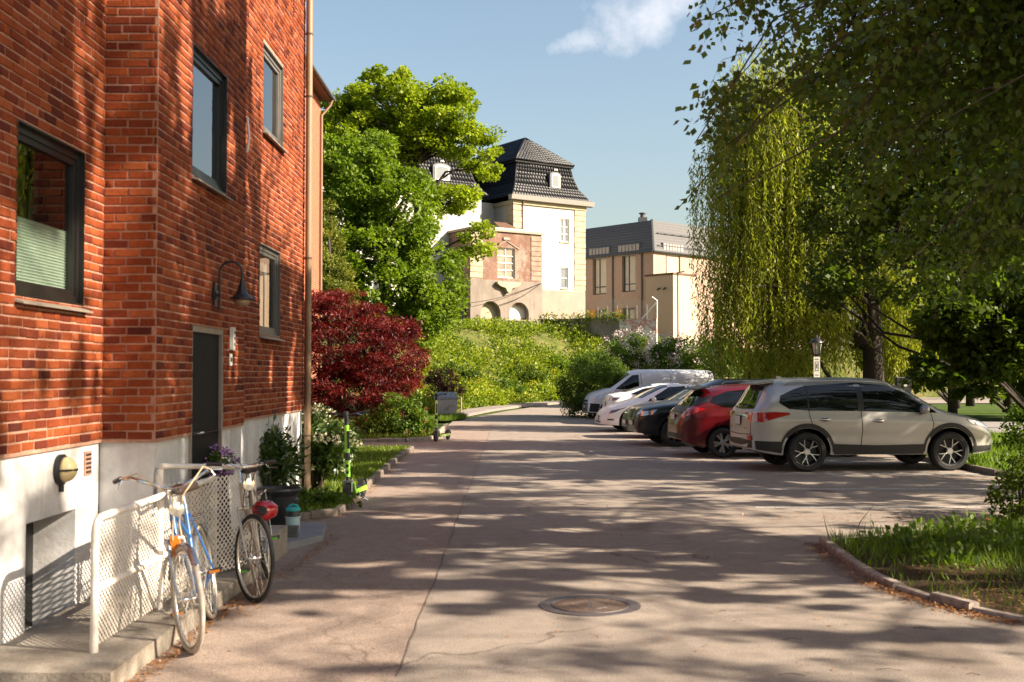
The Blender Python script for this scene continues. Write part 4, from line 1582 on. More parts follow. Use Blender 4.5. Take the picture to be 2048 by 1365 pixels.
for k, o_ in enumerate(lw):
    mb = frame_ring(MB(), FBL, o_[0] + .01, o_[1] - .01, o_[2] + .01, o_[3] - .01, 0.1, -0.34, -0.24)
    um_ = o_[0] + (o_[1] - o_[0]) * 0.62
    slab_on(mb, FBL, um_ - .05, um_ + .05, o_[2] + .1, o_[3] - .1, -0.33, -0.25)
    slab_on(mb, FBL, o_[0] + .1, o_[1] - .1, o_[2] + 0.62, o_[2] + 0.70, -0.328, -0.252)
    wn = mb.build("window", "zinc_dark", bb, world=True)
    slab_on(MB(), FBL, o_[0] + .1, um_ - .05, o_[2] + .1, o_[3] - .1, -0.31, -0.30).build("pane", "pane_pale", wn, world=True)
    slab_on(MB(), FBL, um_ + .05, o_[1] - .1, o_[2] + .1, o_[3] - .1, -0.31, -0.30).build("pane", "pane_pale", wn, world=True)
    if k >= 2:
        slab_on(MB(), FBL, o_[1] + 0.12, o_[1] + 0.8, o_[2], o_[3], 0.002, 0.04).build("wood_panel", "wood_orange", wn, world=True)
slab_on(MB(), FBR, rw[0][0], rw[0][1], rw[0][2], rw[0][3], -0.1, -0.06).build("infill_panel", "cream_render", bb, world=True)
frame_ring(MB(), FBR, rw[0][0] + .002, rw[0][1] - .002, rw[0][2] + .002, rw[0][3] - .002, 0.08, -0.059, 0.03).build("panel_frame", "zinc_dark", bb, world=True)
for u in (1.2, 4.45, 9.8):
    MB().tube([FBL(u, 4, 0.08), FBL(u, BE, 0.08)], 0.07, 6).build("downpipe", "zinc_dark", bb, world=True)
for u in (12.5, 20):
    MB().tube([FBR(u, 4, 0.08), FBR(u, BE, 0.08)], 0.07, 6).build("downpipe", "zinc_dark", bb, world=True)
# roof: hipped, long slope, with stepped tile rows
RZ, RI = 14.45, 1.25


def brf(ul, ur, z):
    p = BO + BL * ul + BRt * ur
    return Vector((p.x, p.y, z))


mb = MB()
nrow = 11
for k in range(nrow):
    ta, tb = k / nrow, (k + 1) / nrow
    za, zb = BE + (RZ - BE) * ta, BE + (RZ - BE) * tb
    ia, ib = -0.12 + RI * ta, -0.12 + RI * tb
    lip = 0.07
    # left face row with lip
    a, b = brf(ia, ia - 0.0, za + lip), brf(14, ia, za + lip)
    c, d = brf(14, ib, zb), brf(ib, ib, zb)
    mb.quad(a, b, c, d)
    mb.quad(brf(ia, ia + .0, za), brf(14, ia, za), b, a)
    a2, b2 = brf(ia, ia, za + lip), brf(ia, 26, za + lip)
    c2, d2 = brf(ib, 26, zb), brf(ib, ib, zb)
    mb.quad(a2, b2, c2, d2)
    mb.quad(brf(ia, ia, za), brf(ia, 26, za), b2, a2)
mb.quad(brf(RI - .12, RI - .12, RZ), brf(14, RI - .12, RZ), brf(14, 26, RZ), brf(RI - .12, 26, RZ))
rf = mb.build("roof", "roof_grey", bb, world=True)
MB().tube([brf(-.12, -.12, BE + 0.05), brf(RI - .1, RI - .1, RZ + .03)], 0.12, 6).build("hip_cap", "zinc_dark", rf, world=True)
MB().tube([brf(-.2, -.2, BE - 0.02), brf(14, -.2, BE - 0.02)], 0.12, 6).build("gutter", "zinc_dark", rf, world=True)
MB().tube([brf(-.2, -.2, BE - 0.02), brf(-.2, 26, BE - 0.02)], 0.12, 6).build("gutter", "zinc_dark", rf, world=True)
for zz, ii in ((13.35, 0.70), (12.25, 0.2)):
    mb = MB()
    mb.tube([brf(ii - .25, ii + .3, zz), brf(ii - .25, 26, zz)], 0.035, 5)
    for k in range(26):
        mb.tube([brf(ii - .25, ii + .4 + k, zz), brf(ii, ii + .4 + k, zz - .12)], 0.03, 4)
    mb.build("snow_guard", "zinc_dark", rf, world=True)
mb = MB()
mb.box(-.35, .35, -.35, .35, 0, .5)
mb.lathe([(0.2, .5), (0.2, .8), (0.32, .82), (0.32, .9), (0, .95)], 10)
mb.v = [tuple(brf(3.1, 2.2, RZ) + Vector(p)) for p in mb.v]
mb.build("roof_vent", "zinc_dark", rf, world=True)
# zinc dormer boxes
for F_, us, zb in ((FBL, ((1.5, 3.8), (4.9, 7.2)), 11.75), (FBR, ((1.2, 3.7),), 11.75)):
    for a, b in us:
        mb = MB()
        slab_on(mb, F_, a, b, 11.55, 12.45, -1.1, 0.06)
        mb.quad(F_(a, 12.46, .06), F_(b, 12.46, .06), F_(b, 12.75, -1.1), F_(a, 12.75, -1.1))
        db = mb.build("dormer_box", "zinc", bb, world=True)
        sm_ = MB()
        n_ = int((b - a) / 0.4)
        for k in range(1, n_ + 1):
            u = a + (b - a) * k / (n_ + 1)
            slab_on(sm_, F_, u - .012, u + .012, 11.55, 12.45, 0.06, 0.09)
        sm_.build("standing_seam", "zinc_dark", db, world=True)
slab_on(MB(), FBL, 0.2, 1.9, 3.8, 6.1, 0.3, 0.36).build("screen_fence", "zinc_dark", bb, world=True)
# pale tower block in front
tw = thing("tower_block", "pale rendered box tower with flat dark roof edge beside brown building", "building", (12, 85, 3.5))
TO = Vector((11.92, 84.0, 0))
FTL, FTR = Frame(TO, BL, -BRt), Frame(TO, BRt, -BL)
mb = MB()
mb.extr([TO + Vector((0, 0, 2.5)), TO + BRt * 2.67 + Vector((0, 0, 2.5)), TO + BRt * 2.67 + BL * 2.69 + Vector((0, 0, 2.5)), TO + BL * 2.69 + Vector((0, 0, 2.5))], (0, 0, 6.62))
mb.build("wall", "cream_render", tw, world=True)
mb = MB()
q = 0.06
mb.extr([TO - BRt * q - BL * q + Vector((0, 0, 9.121)), TO + BRt * (2.67 + q) - BL * q + Vector((0, 0, 9.121)), TO + BRt * (2.67 + q) + BL * (2.69 + q) + Vector((0, 0, 9.121)), TO + BL * (2.69 + q) - BRt * q + Vector((0, 0, 9.121))], (0, 0, 0.14))
mb.build("roof_edge", "wood_brown", tw, world=True)
for u in (0.72, 1.3):
    mb = MB()
    mb.tube([FTL(u, 8.15, 0.0), FTL(u, 8.15, 0.1), FTL(u + .02, 8.02, 0.25)], 0.06, 8)
    mb.build("spotlight", "black_iron", tw, world=True)
# street light in front of it
sl = thing("street_light", "thin dark street light pole with flat head before the pale tower", "street light", tuple(at(1356, 700, 82.0)))
sl.location.z = 3.6
mb = MB().tube([(0, 0, 0), (0, 0, 5.45)], 0.05, 8)
mb.build("pole", "black_iron", sl)
mb = MB()
mb.obox((0.2, 0, 5.5), (0.28, 0, 0.05), (0, 0.1, 0), (0, 0, 0.04))
mb.build("lamp_head", "black_iron", sl)
# retaining wall and fence
rw_ = thing("retaining_wall", "stained concrete retaining wall at the top of the bank", "wall", (4, 83, 4.4))
p0, p1, p2 = at(1083, 650, 83.3), at(1240, 650, 80.5), at(1314, 650, 79.5)
for (a, b, mat, nm, zt) in ((p0, p1, "mansion_grey", "wall_section", 5.75), (p1, p2, "graffiti_wall", "painted_section", 5.62)):
    d = (b - a)
    d.z = 0
    u = d.normalized()
    nrm = Vector((u.y, -u.x, 0))
    mb = MB()
    mb.obox(((a + b) / 2).xy.to_3d() + Vector((0, 0, (zt + 3.4) / 2)), u * d.length / 2, nrm * 0.15, Vector((0, 0, (zt - 3.4) / 2)))
    mb.build(nm, mat, rw_, world=True)
mb = MB()
u = (p1 - p0)
for k in range(7):
    p = p0.lerp(p2, 0.5 + k / 12.0)
    mb.tube([(p.x, p.y, 5.6), (p.x, p.y, 6.6)], 0.035, 5)
pe = p2
fen = thing("mesh_fence", "light wire mesh fence with posts on top of the retaining wall", "fence", (p2.x, p2.y, 5.6))
mb.build("post", "galvanised", fen, world=True)["kind"] = "stuff"
mb = MB()
mb.tube([(p2.x, p2.y, 5.6), (p2.x, p2.y, 6.9), (p2.x - .35, p2.y, 7.15)], 0.05, 6)
mb.tube([(p2.x - 1.0, p2.y + .4, 5.65), (p2.x - .05, p2.y, 6.75)], 0.05, 6)
mb.build("end_post", "frame_white", fen, world=True)
mb = MB()
a, b = p0.lerp(p2, 0.5), p2
for k in range(46):
    t = k / 45
    p = a.lerp(b, t)
    h = 7.1 if t < 0.55 else 7.1 - 0.9 * ((t - 0.55) / 0.45) ** 2
    mb.tube([(p.x, p.y, 5.6), (p.x, p.y, h)], 0.006, 3, caps=False)
for k in range(12):
    z = 5.65 + k * 0.13
    q = b if k < 6 else a.lerp(b, 1.0 - 0.07 * (k - 5))
    mb.tube([(a.x, a.y, z), (q.x, q.y, z)], 0.006, 3, caps=False)
mb.build("mesh", "wire", fen, world=True, kind="stuff")
# two cables slung from the annex
cb = thing("cable", "thin black cables slung across the worn annex front", "cable", tuple(FXb(-4.8, 6.9, 0.1)))
mb = MB()
A, B = FXb(1.4, 8.5, 0.05), FXb(-6.5, 6.6, 0.6)
mb.tube([A.lerp(B, t) - Vector((0, 0, 0.3 * math.sin(math.pi * t))) for t in np.linspace(0, 1, 9)], 0.02, 4)
mb.build("strand", "black_iron", cb, world=True)
mb = MB()
A, B = FXb(1.4, 8.5, 0.05), FXb(-2.6, 6.7, 0.2)
mb.tube([A.lerp(B, t) - Vector((0, 0, 0.25 * math.sin(math.pi * t))) for t in np.linspace(0, 1, 9)], 0.02, 4)
mb.build("strand", "black_iron", cb, world=True)


# ================================================================== VEGETATION
def ell(px, py, rx, ry, Y, dep):
    """ellipsoid at a place in the picture, at its own depth"""
    c = at(px, py, Y)
    k = Y / FPX
    return (c, (rx * k, dep, ry * k))


def local(P, root):
    return np.asarray(P) - np.array(tuple(root.location))


def tree(name, label, cat, base, trunk, tr, ells, n_cl, n_leaf, cl_r, size, mat, seed, bark="bark_dark", aspect=0.75, shell=0.45, n_limb=30,
         up=0.5, flat=0.7, r0=0.09, group=None, crown="crown", extra=None, light_top=True):
    rg = np.random.default_rng(seed)
    root = thing(name, label, cat, tuple(base), group=group)
    B = Vector(base)
    cent = in_ellipsoids(ells, n_cl, rg, shell)
    rad = cl_r * rg.uniform(0.6, 1.3, n_cl)
    P, d = clumped(cent, n_leaf, rad, rg, flat)
    dirs = d + np.array([0, 0, -0.25])
    tone = np.clip(np.repeat(rg.normal(0.45, 0.16, n_cl), n_leaf) + rg.normal(0, 0.16, len(P)), 0, 1)
    leaves(crown, local(P, root), mat, rg, size, aspect, dirs, 0.7, up, parent=root, tone=tone)
    mb = MB()
    tp = [Vector(p) - B for p in trunk]
    k = len(tp)
    rs = [tr * (1.25 if i == 0 else 1) * (1 - 0.75 * i / (k - 1)) for i in range(k)]
    mb.tube(tp, rs, 10)
    pick = rg.choice(n_cl, min(n_limb, n_cl), replace=False)
    limbs_to(mb, tp, tr, [Vector(cent[i]) - B for i in pick], rg, r0)
    mb.build("trunk", bark, root, smooth=True)
    return root


# --- tall bright maple behind, and dense darker maple in front of it
Y = 63.0
tb = at(822, 700, Y)
tree("maple_tree", "tall spreading bright green maple before the mansion roof", "tree", (tb.x, tb.y, bank_h(tb.x, tb.y) - .1),
     [(tb.x, tb.y, 3.5), tuple(at(826, 560, Y)), tuple(at(838, 420, Y)), tuple(at(830, 330, Y)), tuple(at(800, 250, Y)), tuple(at(780, 190, Y))], 0.42,
     [ell(780, 205, 100, 62, Y, 3.0), ell(700, 255, 62, 70, Y, 2.4), ell(880, 225, 75, 60, Y, 2.6), ell(945, 305, 50, 36, Y, 2.0), ell(838, 275, 64, 34, Y, 2.4),
      ell(898, 402, 62, 26, Y, 1.8), ell(966, 268, 30, 20, Y, 1.0), ell(960, 470, 38, 22, Y, 1.0), ell(940, 500, 40, 18, Y, 1.2), ell(675, 215, 30, 28, Y, 1.2), ell(980, 345, 24, 16, Y, 0.8),
      ell(770, 300, 60, 45, Y, 2.0)],
     360, 140, 0.58, 0.19, "leaf_maple_bright", 21, n_limb=80, r0=0.10, aspect=0.85, flat=0.55, up=0.8)
Y = 53.0
tb = at(775, 760, Y)
tree("maple_tree", "dense rounded green maple growing behind the red maple", "tree", (tb.x, tb.y, bank_h(tb.x, tb.y) - .1),
     [(tb.x, tb.y, 0.6), tuple(at(770, 640, Y)), tuple(at(765, 480, Y)), tuple(at(755, 330, Y))], 0.36,
     [ell(720, 360, 78, 100, Y, 2.6), ell(800, 430, 80, 100, Y, 2.8), ell(860, 560, 72, 95, Y, 2.8), ell(760, 560, 110, 130, Y, 3.2), ell(690, 480, 60, 120, Y, 2.6), ell(880, 630, 45, 42, Y, 1.6), ell(840, 650, 60, 45, Y, 2.0),
      ell(665, 330, 30, 50, Y, 1.6)],
     430, 150, 0.52, 0.17, "leaf_maple", 22, n_limb=30, aspect=0.8, flat=0.8, shell=0.62, up=0.6)
Y = 44.0
tb = at(660, 760, Y)
tree("conifer", "yellow green feathery conifer squeezed beside the brick house", "tree", (tb.x, tb.y, 0.0),
     [(tb.x, tb.y, 0), tuple(at(662, 560, Y)), tuple(at(655, 430, Y))], 0.14,
     [ell(660, 520, 24, 90, Y, 0.9), ell(672, 600, 40, 90, Y, 1.1), ell(655, 440, 12, 40, Y, 0.5)],
     110, 140, 0.30, 0.13, "leaf_conifer", 23, n_limb=10, aspect=0.35)
# --- Japanese maple, layered
Y = 32.5
jb = at(730, 868, Y)
tree("japanese_maple", "wide dome shaped Japanese maple with dark red leaves", "tree", (jb.x, jb.y, 0.05),
     [(jb.x, jb.y, 0.0), (jb.x - .1, jb.y, 0.7), (jb.x + .1, jb.y, 1.5), (jb.x, jb.y, 2.3)], 0.11,
     [ell(690, 680, 105, 100, Y, 1.6), ell(775, 720, 78, 90, Y, 1.5), ell(640, 720, 70, 120, Y, 1.4), ell(720, 780, 110, 70, Y, 1.7), ell(660, 630, 60, 48, Y, 1.2), ell(815, 690, 36, 50, Y, 0.9)],
     640, 80, 0.27, 0.115, "leaf_red", 24, n_limb=50, r0=0.035, aspect=0.32, flat=0.32, shell=0.66, up=1.1, bark="twig")
# --- round bush by the van and other shrubs
def shrub(name, label, base, ells, n_cl, n_leaf, cl_r, size, mat, seed, aspect=0.6, flowers=None, stems=10, cat="shrub", group=None, flat=0.8):
    rg = np.random.default_rng(seed)
    root = thing(name, label, cat, tuple(base), group=group)
    B = Vector(base)
    cent = in_ellipsoids(ells, n_cl, rg, 0.55)
    cent[:, 2] = np.maximum(cent[:, 2], base[2] + cl_r * 0.4)
    P, d = clumped(cent, n_leaf, cl_r * rg.uniform(0.6, 1.3, n_cl), rg, flat)
    P[:, 2] = np.maximum(P[:, 2], base[2] + 0.01)
    tone = np.clip(np.repeat(rg.normal(0.45, 0.17, n_cl), n_leaf) + rg.normal(0, 0.16, len(P)), 0, 1)
    leaves("foliage", local(P, root), mat, rg, size, aspect, d, 0.7, 0.5, parent=root, tone=tone)
    mb = MB()
    for i in rg.choice(n_cl, min(stems, n_cl), replace=False):
        t = Vector(cent[i]) - B
        s0 = Vector((rg.uniform(-.15, .15), rg.uniform(-.15, .15), 0))
        mb.tube([s0, s0.lerp(t, 0.5) + Vector((0, 0, 0.1 * t.length)), t], [0.022, 0.015, 0.006], 5, caps=False)
    if stems:
        mb.build("stems", "twig", root)
    if flowers:
        fm, nf, fs, per, fr = flowers
        fc = in_ellipsoids([(e_[0], tuple(q_ * 1.12 + cl_r * 0.5 for q_ in e_[1])) for e_ in ells], nf * 3, rg, 0.93)
        fc = fc[np.argsort(-(fc[:, 2] * 0.8 + fc[:, 0] * 0.5 - fc[:, 1] * 0.9))][:nf * 2]
        fc = fc[rg.permutation(len(fc))[:nf]]
        fc[:, 2] = np.maximum(fc[:, 2], base[2] + 0.15)
        Pf, df = clumped(fc, per, fr, rg, 0.9)
        leaves("blossom", local(Pf, root), fm, rg, fs, 0.8, df, 0.4, 0.4, parent=root)
    return root


Y = 46.5
p = at(1185, 838, Y)
shrub("round_bush", "large rounded dark green bush beside the white van's nose", (p.x, p.y, 0.0),
      [ell(1190, 770, 72, 62, Y, 1.6), ell(1150, 800, 36, 45, Y, 1.0), ell(1225, 790, 40, 60, Y, 1.2), ell(1195, 735, 45, 28, Y, 1.0)], 260, 110, 0.26, 0.085, "leaf_shrub", 31)
Y = 31.0
p = at(800, 878, Y)
shrub("leafy_shrub", "light green leafy shrub in front of the red maple's edge", (p.x, p.y, 0.05),
      [ell(800, 830, 45, 42, Y, 0.6), ell(760, 850, 40, 28, Y, 0.6), ell(840, 850, 24, 28, Y, 0.5)], 120, 50, 0.16, 0.10, "leaf_shrub", 32, aspect=0.5, flowers=("petal_red", 12, 0.03, 10, 0.04))
Y = 47.0
p = at(885, 800, Y)
shrub("barberry_bush", "small dark purple barberry bush behind the grey grit bin", (p.x, p.y, 0.3),
      [ell(883, 762, 36, 24, Y, 0.8), ell(905, 775, 25, 20, Y, 0.6), ell(862, 772, 20, 18, Y, 0.5)], 110, 60, 0.17, 0.06, "leaf_purple", 33)
Y = 27.5
for k, (px, py, rx, ry, lab) in enumerate(((628, 850, 32, 36, "low dark shrub under the downpipe end"), (690, 868, 28, 22, "low dark evergreen tuft under red maple branches"))):
    p = at(px, py + ry, Y + k)
    shrub("evergreen_shrub", lab, (p.x, p.y, 0.05), [ell(px, py, rx, ry, Y + k, 0.6)], 50, 50, 0.16, 0.08, "leaf_rhodo", 34 + k, aspect=0.4)
# rhododendron by the door, with cream flower heads
Y = 15.3
p = gp(625, 985, 0.06)
shrub("rhododendron", "glossy rhododendron with cream flower heads by the white plinth", (p.x, p.y, 0.06),
      [ell(615, 885, 72, 58, p.y, 0.5), ell(565, 872, 58, 46, p.y + .1, 0.45), ell(660, 895, 44, 46, p.y, 0.4)], 150, 36, 0.14, 0.115, "leaf_rhodo", 41, aspect=0.32,
      flowers=("petal_cream", 34, 0.04, 30, 0.06), stems=34)
p = gp(530, 1000, 0.06)
p = at(525, 965, 13.6)
shrub("fern_clump", "dark arching fern clump against the white plinth by the pot", (p.x, p.y, 0.06),
      [ell(520, 905, 38, 50, p.y, 0.3), ell(548, 925, 40, 45, p.y, 0.35)], 70, 36, 0.15, 0.13, "leaf_rhodo", 42, aspect=0.25, stems=18)
# weeds at the shrub foot
p = at(625, 975, 14.7)
shrub("ground_plant", "bright light green leaves at the foot of the rhododendron", (p.x, p.y, 0.06),
      [(Vector((p.x, p.y, 0.12)), (0.42, 0.3, 0.10)), (Vector((p.x + .3, p.y + .2, 0.1)), (0.3, 0.3, 0.08))], 45, 24, 0.09, 0.07, "leaf_shrub", 43, aspect=0.6, stems=0, cat="plant")
# lilac hedge behind the cars
Y = 62.0
for k, (px, py, rx, ry, lab) in enumerate(((1270, 705, 60, 36, "pale pink flowering lilac bush above the white van's cab"),
                                           (1345, 715, 42, 36, "pale pink lilac bush between van roof and tower"),
                                           (1395, 712, 34, 42, "pale flowering lilac bush at the willow's edge"))):
    p = at(px, py + ry, Y - 3 * k)
    shrub("lilac_bush", lab, (p.x, p.y, max(0, p.z - 0.8)), [ell(px, py, rx, ry, Y - 3 * k, 1.4), ell(px - rx * .3, py + ry * .6, rx * .8, ry * .8, Y - 3 * k, 1.2)], 110, 70, 0.34, 0.13,
          "leaf_shrub", 51 + k, flowers=("petal_lilac", 120, 0.07, 16, 0.17), group="lilac bushes along the foot of the bank")
for k, (px, py, rx, ry, Yd, lab) in enumerate(((1450, 720, 40, 45, 52, "bright green bush behind the first lamp post"), (1520, 735, 40, 30, 55, "dark green bush right of the lamp post"),
                                               (1580, 735, 40, 28, 54, "low bush under the willow beside sign"))):
    p = at(px, py + ry, Yd)
    shrub("green_bush", lab, (p.x, p.y, 0), [ell(px, py, rx, ry, Yd, 1.2)], 80, 60, 0.3, 0.12, "leaf_shrub" if k == 0 else "leaf_dark", 61 + k)

bsh = [(-2.6, 57, 0.9, 0.7, "leaf_maple", "low spreading bush halfway up the bank behind the grit bin"), (-0.6, 66, 1.1, 0.8, "leaf_shrub", "dense bush near the middle of the bank"),
       (0.8, 72, 1.2, 0.7, "leaf_dark", "dark bush below the arched annex windows"), (3.0, 75.5, 1.0, 0.8, "leaf_maple", "green bush under the retaining wall's ivy"),
       (-3.2, 63, 1.2, 0.9, "leaf_dark", "dark bush at the bank's upper left edge"), (5.2, 77.5, 1.3, 0.9, "leaf_shrub", "bush on the bank above the round bush"),
       (1.9, 70.4, 0.8, 0.6, "leaf_maple_bright", "small yellow green bush near the bank's foot"), (-1.4, 60.0, 0.8, 0.6, "leaf_maple_bright", "yellow green weed clump by the far pavement")]
for k, (x, y, r_, h_, mt, lab) in enumerate(bsh):
    z = bank_h(x, y)
    shrub("bank_bush", lab, (x, y, max(0.0, z - 0.1)), [(Vector((x, y, z + h_ * .45)), (r_, r_ * .8, h_ * .7)), (Vector((x + r_ * .6, y, z + h_ * .2)), (r_ * .6, r_ * .6, h_ * .5))], 60, 60, 0.24, 0.15, mt, 400 + k, group="bushes on the bank")

# --- cover of the bank: leaves, weeds, yellow flowers
rg = np.random.default_rng(77)
pts, dirs, tn = [], [], []
N = 0
cl = []
while len(cl) < 2600:
    x, y = rg.uniform(-9, 17), rg.uniform(43, 84)
    z = bank_h(x, y)
    if z < 0.02:
        continue
    px, py = to_px((x, y, z))
    if not (820 < px < 1420):
        continue
    v = math.sin(x * 0.9 + y * 0.35) + math.sin(y * 0.8 - x * 0.6) + rg.normal(0, 0.7)
    if v < -0.5:
        continue
    cl.append((x, y, z + rg.uniform(0.0, 0.45) * max(0.2, min(1.4, 0.7 + 0.5 * v)), v))
cl = np.array(cl)
n_each = 42
rad = rg.uniform(0.25, 0.75, len(cl))
P, d = clumped(cl[:, :3], n_each, rad, rg, 0.75)
zz = np.repeat(cl[:, 2], n_each)
P[:, 2] = np.maximum(P[:, 2], zz - 0.3)
tone = np.clip(np.repeat(0.45 + 0.10 * cl[:, 3] + rg.normal(0, 0.24, len(cl)), n_each) + rg.normal(0, 0.15, len(P)), 0, 1)
leaves("bank_greenery", P, "bank_leaf", rg, 0.16, 0.6, d + np.array([0, 0, 0.5]), 0.6, 0.5, tone=tone, kind="stuff")["label"] = "yellow green weeds and creepers covering the bank"
sel = cl[(cl[:, 2] < 1.6)]
sel = sel[rg.choice(len(sel), 60)]
sel = np.concatenate([sel[:, :3] + np.array([0, -0.2, 0.35])])
P, d = clumped(sel, 26, 0.22, rg, 1.0)
leaves("yellow_flowers", P, "petal_yellow", rg, 0.06, 0.8, d, 0.5, 0.4, kind="stuff")["label"] = "small yellow flowers at the foot of the bank"
# ivy tops on the retaining wall
P = []
for k in range(46):
    t = rg.uniform(0, 0.78)
    q = p0.lerp(p2, t)
    for j in range(34):
        P.append((q.x + rg.normal(0, 0.22), q.y - 0.2 - abs(rg.normal(0, 0.08)), 5.75 + rg.normal(0.0, 0.25) - abs(rg.normal(0, 0.3)) * (k % 3 == 0)))
iv = leaves("ivy", np.array(P), "bank_leaf", rg, 0.14, 0.7, None, 0.5, 0.3)
tag(iv, "light green ivy hanging over the top of the retaining wall", "ivy")


# --- grass
def inside(poly, x, y):
    n = len(poly)
    r = np.zeros(len(x), dtype=bool)
    j = n - 1
    for i in range(n):
        xi, yi = poly[i]
        xj, yj = poly[j]
        c = ((yi > y) != (yj > y)) & (x < (xj - xi) * (y - yi) / (yj - yi + 1e-12) + xi)
        r ^= c
        j = i
    return r


def grass(name, poly, n, z, h, mat, seed, wid=0.1, cond=None, near=None, label=None):
    rg = np.random.default_rng(seed)
    P = np.array(poly)
    lo, hi = P.min(0), P.max(0)
    X = rg.uniform(lo[0], hi[0], n * 3)
    Yy = lo[1] + (hi[1] - lo[1]) * rg.uniform(0, 1, n * 3) ** (near or 1.0)
    ok = inside(poly, X, Yy)
    if cond is not None:
        ok &= cond(X, Yy, rg)
    X, Yy = X[ok][:n], Yy[ok][:n]
    m = len(X)
    pts = np.stack([X, Yy, np.full(m, z)], 1)
    dirs = np.stack([rg.normal(0, .35, m), rg.normal(0, .35, m), np.ones(m)], 1)
    o = leaves(name, pts, mat, rg, h, wid, dirs, 0.12, 0.0, fold=0.4, kind="stuff", svar=0.6)
    o["label"] = label or "short grass"
    return o


grass("grass", l1_poly, 26000, 0.055, 0.07, "grass_blade", 1, 0.16, label="mown lawn grass by the entrance", cond=lambda x, y, r: x > -4.6)
grass("grass", l2_poly, 9000, 0.05, 0.11, "grass_blade", 2, 0.14, label="grass under the red maple", cond=lambda x, y, r: (x > -5.5) & (y < 33))
grass("grass", L3, 5000, 0.045, 0.16, "grass_lush", 3, 0.12, label="grass around the grey grit bin")
grass("grass", pk, 42000, 0.045, 0.16, "grass_lush", 4, 0.12, near=1.0, label="sunlit park grass behind the silver car", cond=lambda x, y, r: x < 17)


def isl_cond(x, y, r):
    e = np.sin(x * 2.1 + 1) * 0.3 + r.normal(0, 0.35, len(x))
    return (y > 10.15 + e - (x - 4.2) * 0.25) & (x < 7.2)


grass("grass", isl_poly, 10000, 0.028, 0.115, "grass_lush", 5, 0.06, cond=isl_cond, label="tall ragged grass on the island")
grass("grass", isl_poly, 260, 0.028, 0.30, "grass_blade", 16, 0.022, cond=isl_cond, label="thin seeding grass stalks on the island")
grass("grass", isl_poly, 3600, 0.028, 0.09, "grass_lush", 6, 0.07, cond=lambda x, y, r: x < 7, label="scattered grass tufts on bare island soil")
# broad weeds on the island
rg = np.random.default_rng(8)
cw = []
while len(cw) < 150:
    x, y = rg.uniform(3.6, 6.8), rg.uniform(9.6, 12.9)
    if inside(isl_poly, np.array([x]), np.array([y]))[0] and y > 10.2 + rg.normal(0, .3) - (x - 4.2) * 0.25:
        cw.append((x, y, 0.09))
P, d = clumped(np.array(cw), 16, 0.13, rg, 0.8)
P[:, 2] = np.maximum(P[:, 2], 0.05)
leaves("island_weeds", P, "leaf_shrub", rg, 0.075, 0.6, d + np.array([0, 0, .3]), 0.5, 0.8, kind="stuff")["label"] = "broad leaved weeds among the island grass"
for k, (x, y, h) in enumerate(((4.62, 11.1, 0.30), (6.02, 10.75, 0.26))):
    dn = thing("dandelion", "single yellow dandelion on the island, " + ("nearer the kerb tip" if k == 0 else "nearer the dark hedge"), "flower", (x, y, 0.03))
    MB().tube([(0, 0, 0), (0.01, 0, h * .6), (0, 0.01, h)], 0.004, 5).build("stem", "twig", dn)
    MB().lathe([(0, -.008), (0.022, 0), (0.026, 0.008), (0.012, 0.018), (0, 0.02)], 12, (0, 0.01, h)).build("flower_head", "orange_reflector", dn, smooth=True)
# dark shrub at the right edge of the frame
for k, (px, py, rx, ry, Yd, lab) in enumerate(((2055, 985, 62, 75, 13.4, "dark leafy shrub overhanging the asphalt at the frame's edge"),)):
    p = at(px, 1060, Yd)
    shrub("dark_shrub", lab, (p.x, p.y, 0), [ell(px, py, rx, ry, Yd, 0.45), ell(px + 30, py - 60, 50, 70, Yd + .4, 0.5)], 110, 46, 0.13, 0.06, "leaf_dark", 71 + k)
p = at(2062, 850, 26)
shrub("dark_shrub", "green shrub on the lawn at the right frame edge", (p.x, p.y, 0), [ell(2070, 850, 60, 60, 26, 0.8)], 60, 50, 0.2, 0.09, "leaf_shrub", 75)

# --- weeping willow
rg = np.random.default_rng(99)
Yw = 41.0
wb = at(1748, 820, Yw)
wil = thing("weeping_willow", "weeping willow with long hanging yellow green strands behind the cars", "tree", (wb.x, wb.y, 0.0))
Wb = Vector((wb.x, wb.y, 0))
tr_pts = [Vector((wb.x, wb.y, 0)), at(1746, 700, Yw), at(1742, 620, Yw), at(1725, 520, Yw), at(1690, 400, Yw), at(1650, 280, Yw)]
mb = MB()
mb.tube([p - Wb for p in tr_pts], [0.42, 0.36, 0.33, 0.27, 0.18, 0.09], 12)
P, D, T = [], [], []
heads = []
tops = [ell(1560, 240, 150, 110, Yw, 2.6), ell(1580, 140, 130, 70, Yw, 2.2), ell(1470, 330, 90, 90, Yw, 2.0), ell(1640, 330, 120, 100, Yw, 2.6), ell(1500, 170, 70, 55, Yw, 1.6), ell(1790, 480, 60, 70, Yw, 1.8), ell(1740, 380, 80, 90, Yw, 2.2)]
tops += [ell(1500, 470, 100, 70, Yw, 2.2), ell(1620, 520, 110, 70, Yw, 2.4), ell(1780, 560, 80, 60, Yw, 2.0), ell(1470, 590, 80, 50, Yw, 2.0), ell(1590, 620, 110, 45, Yw, 2.2)]
H = in_ellipsoids(tops, 2700, rg, 0.3)
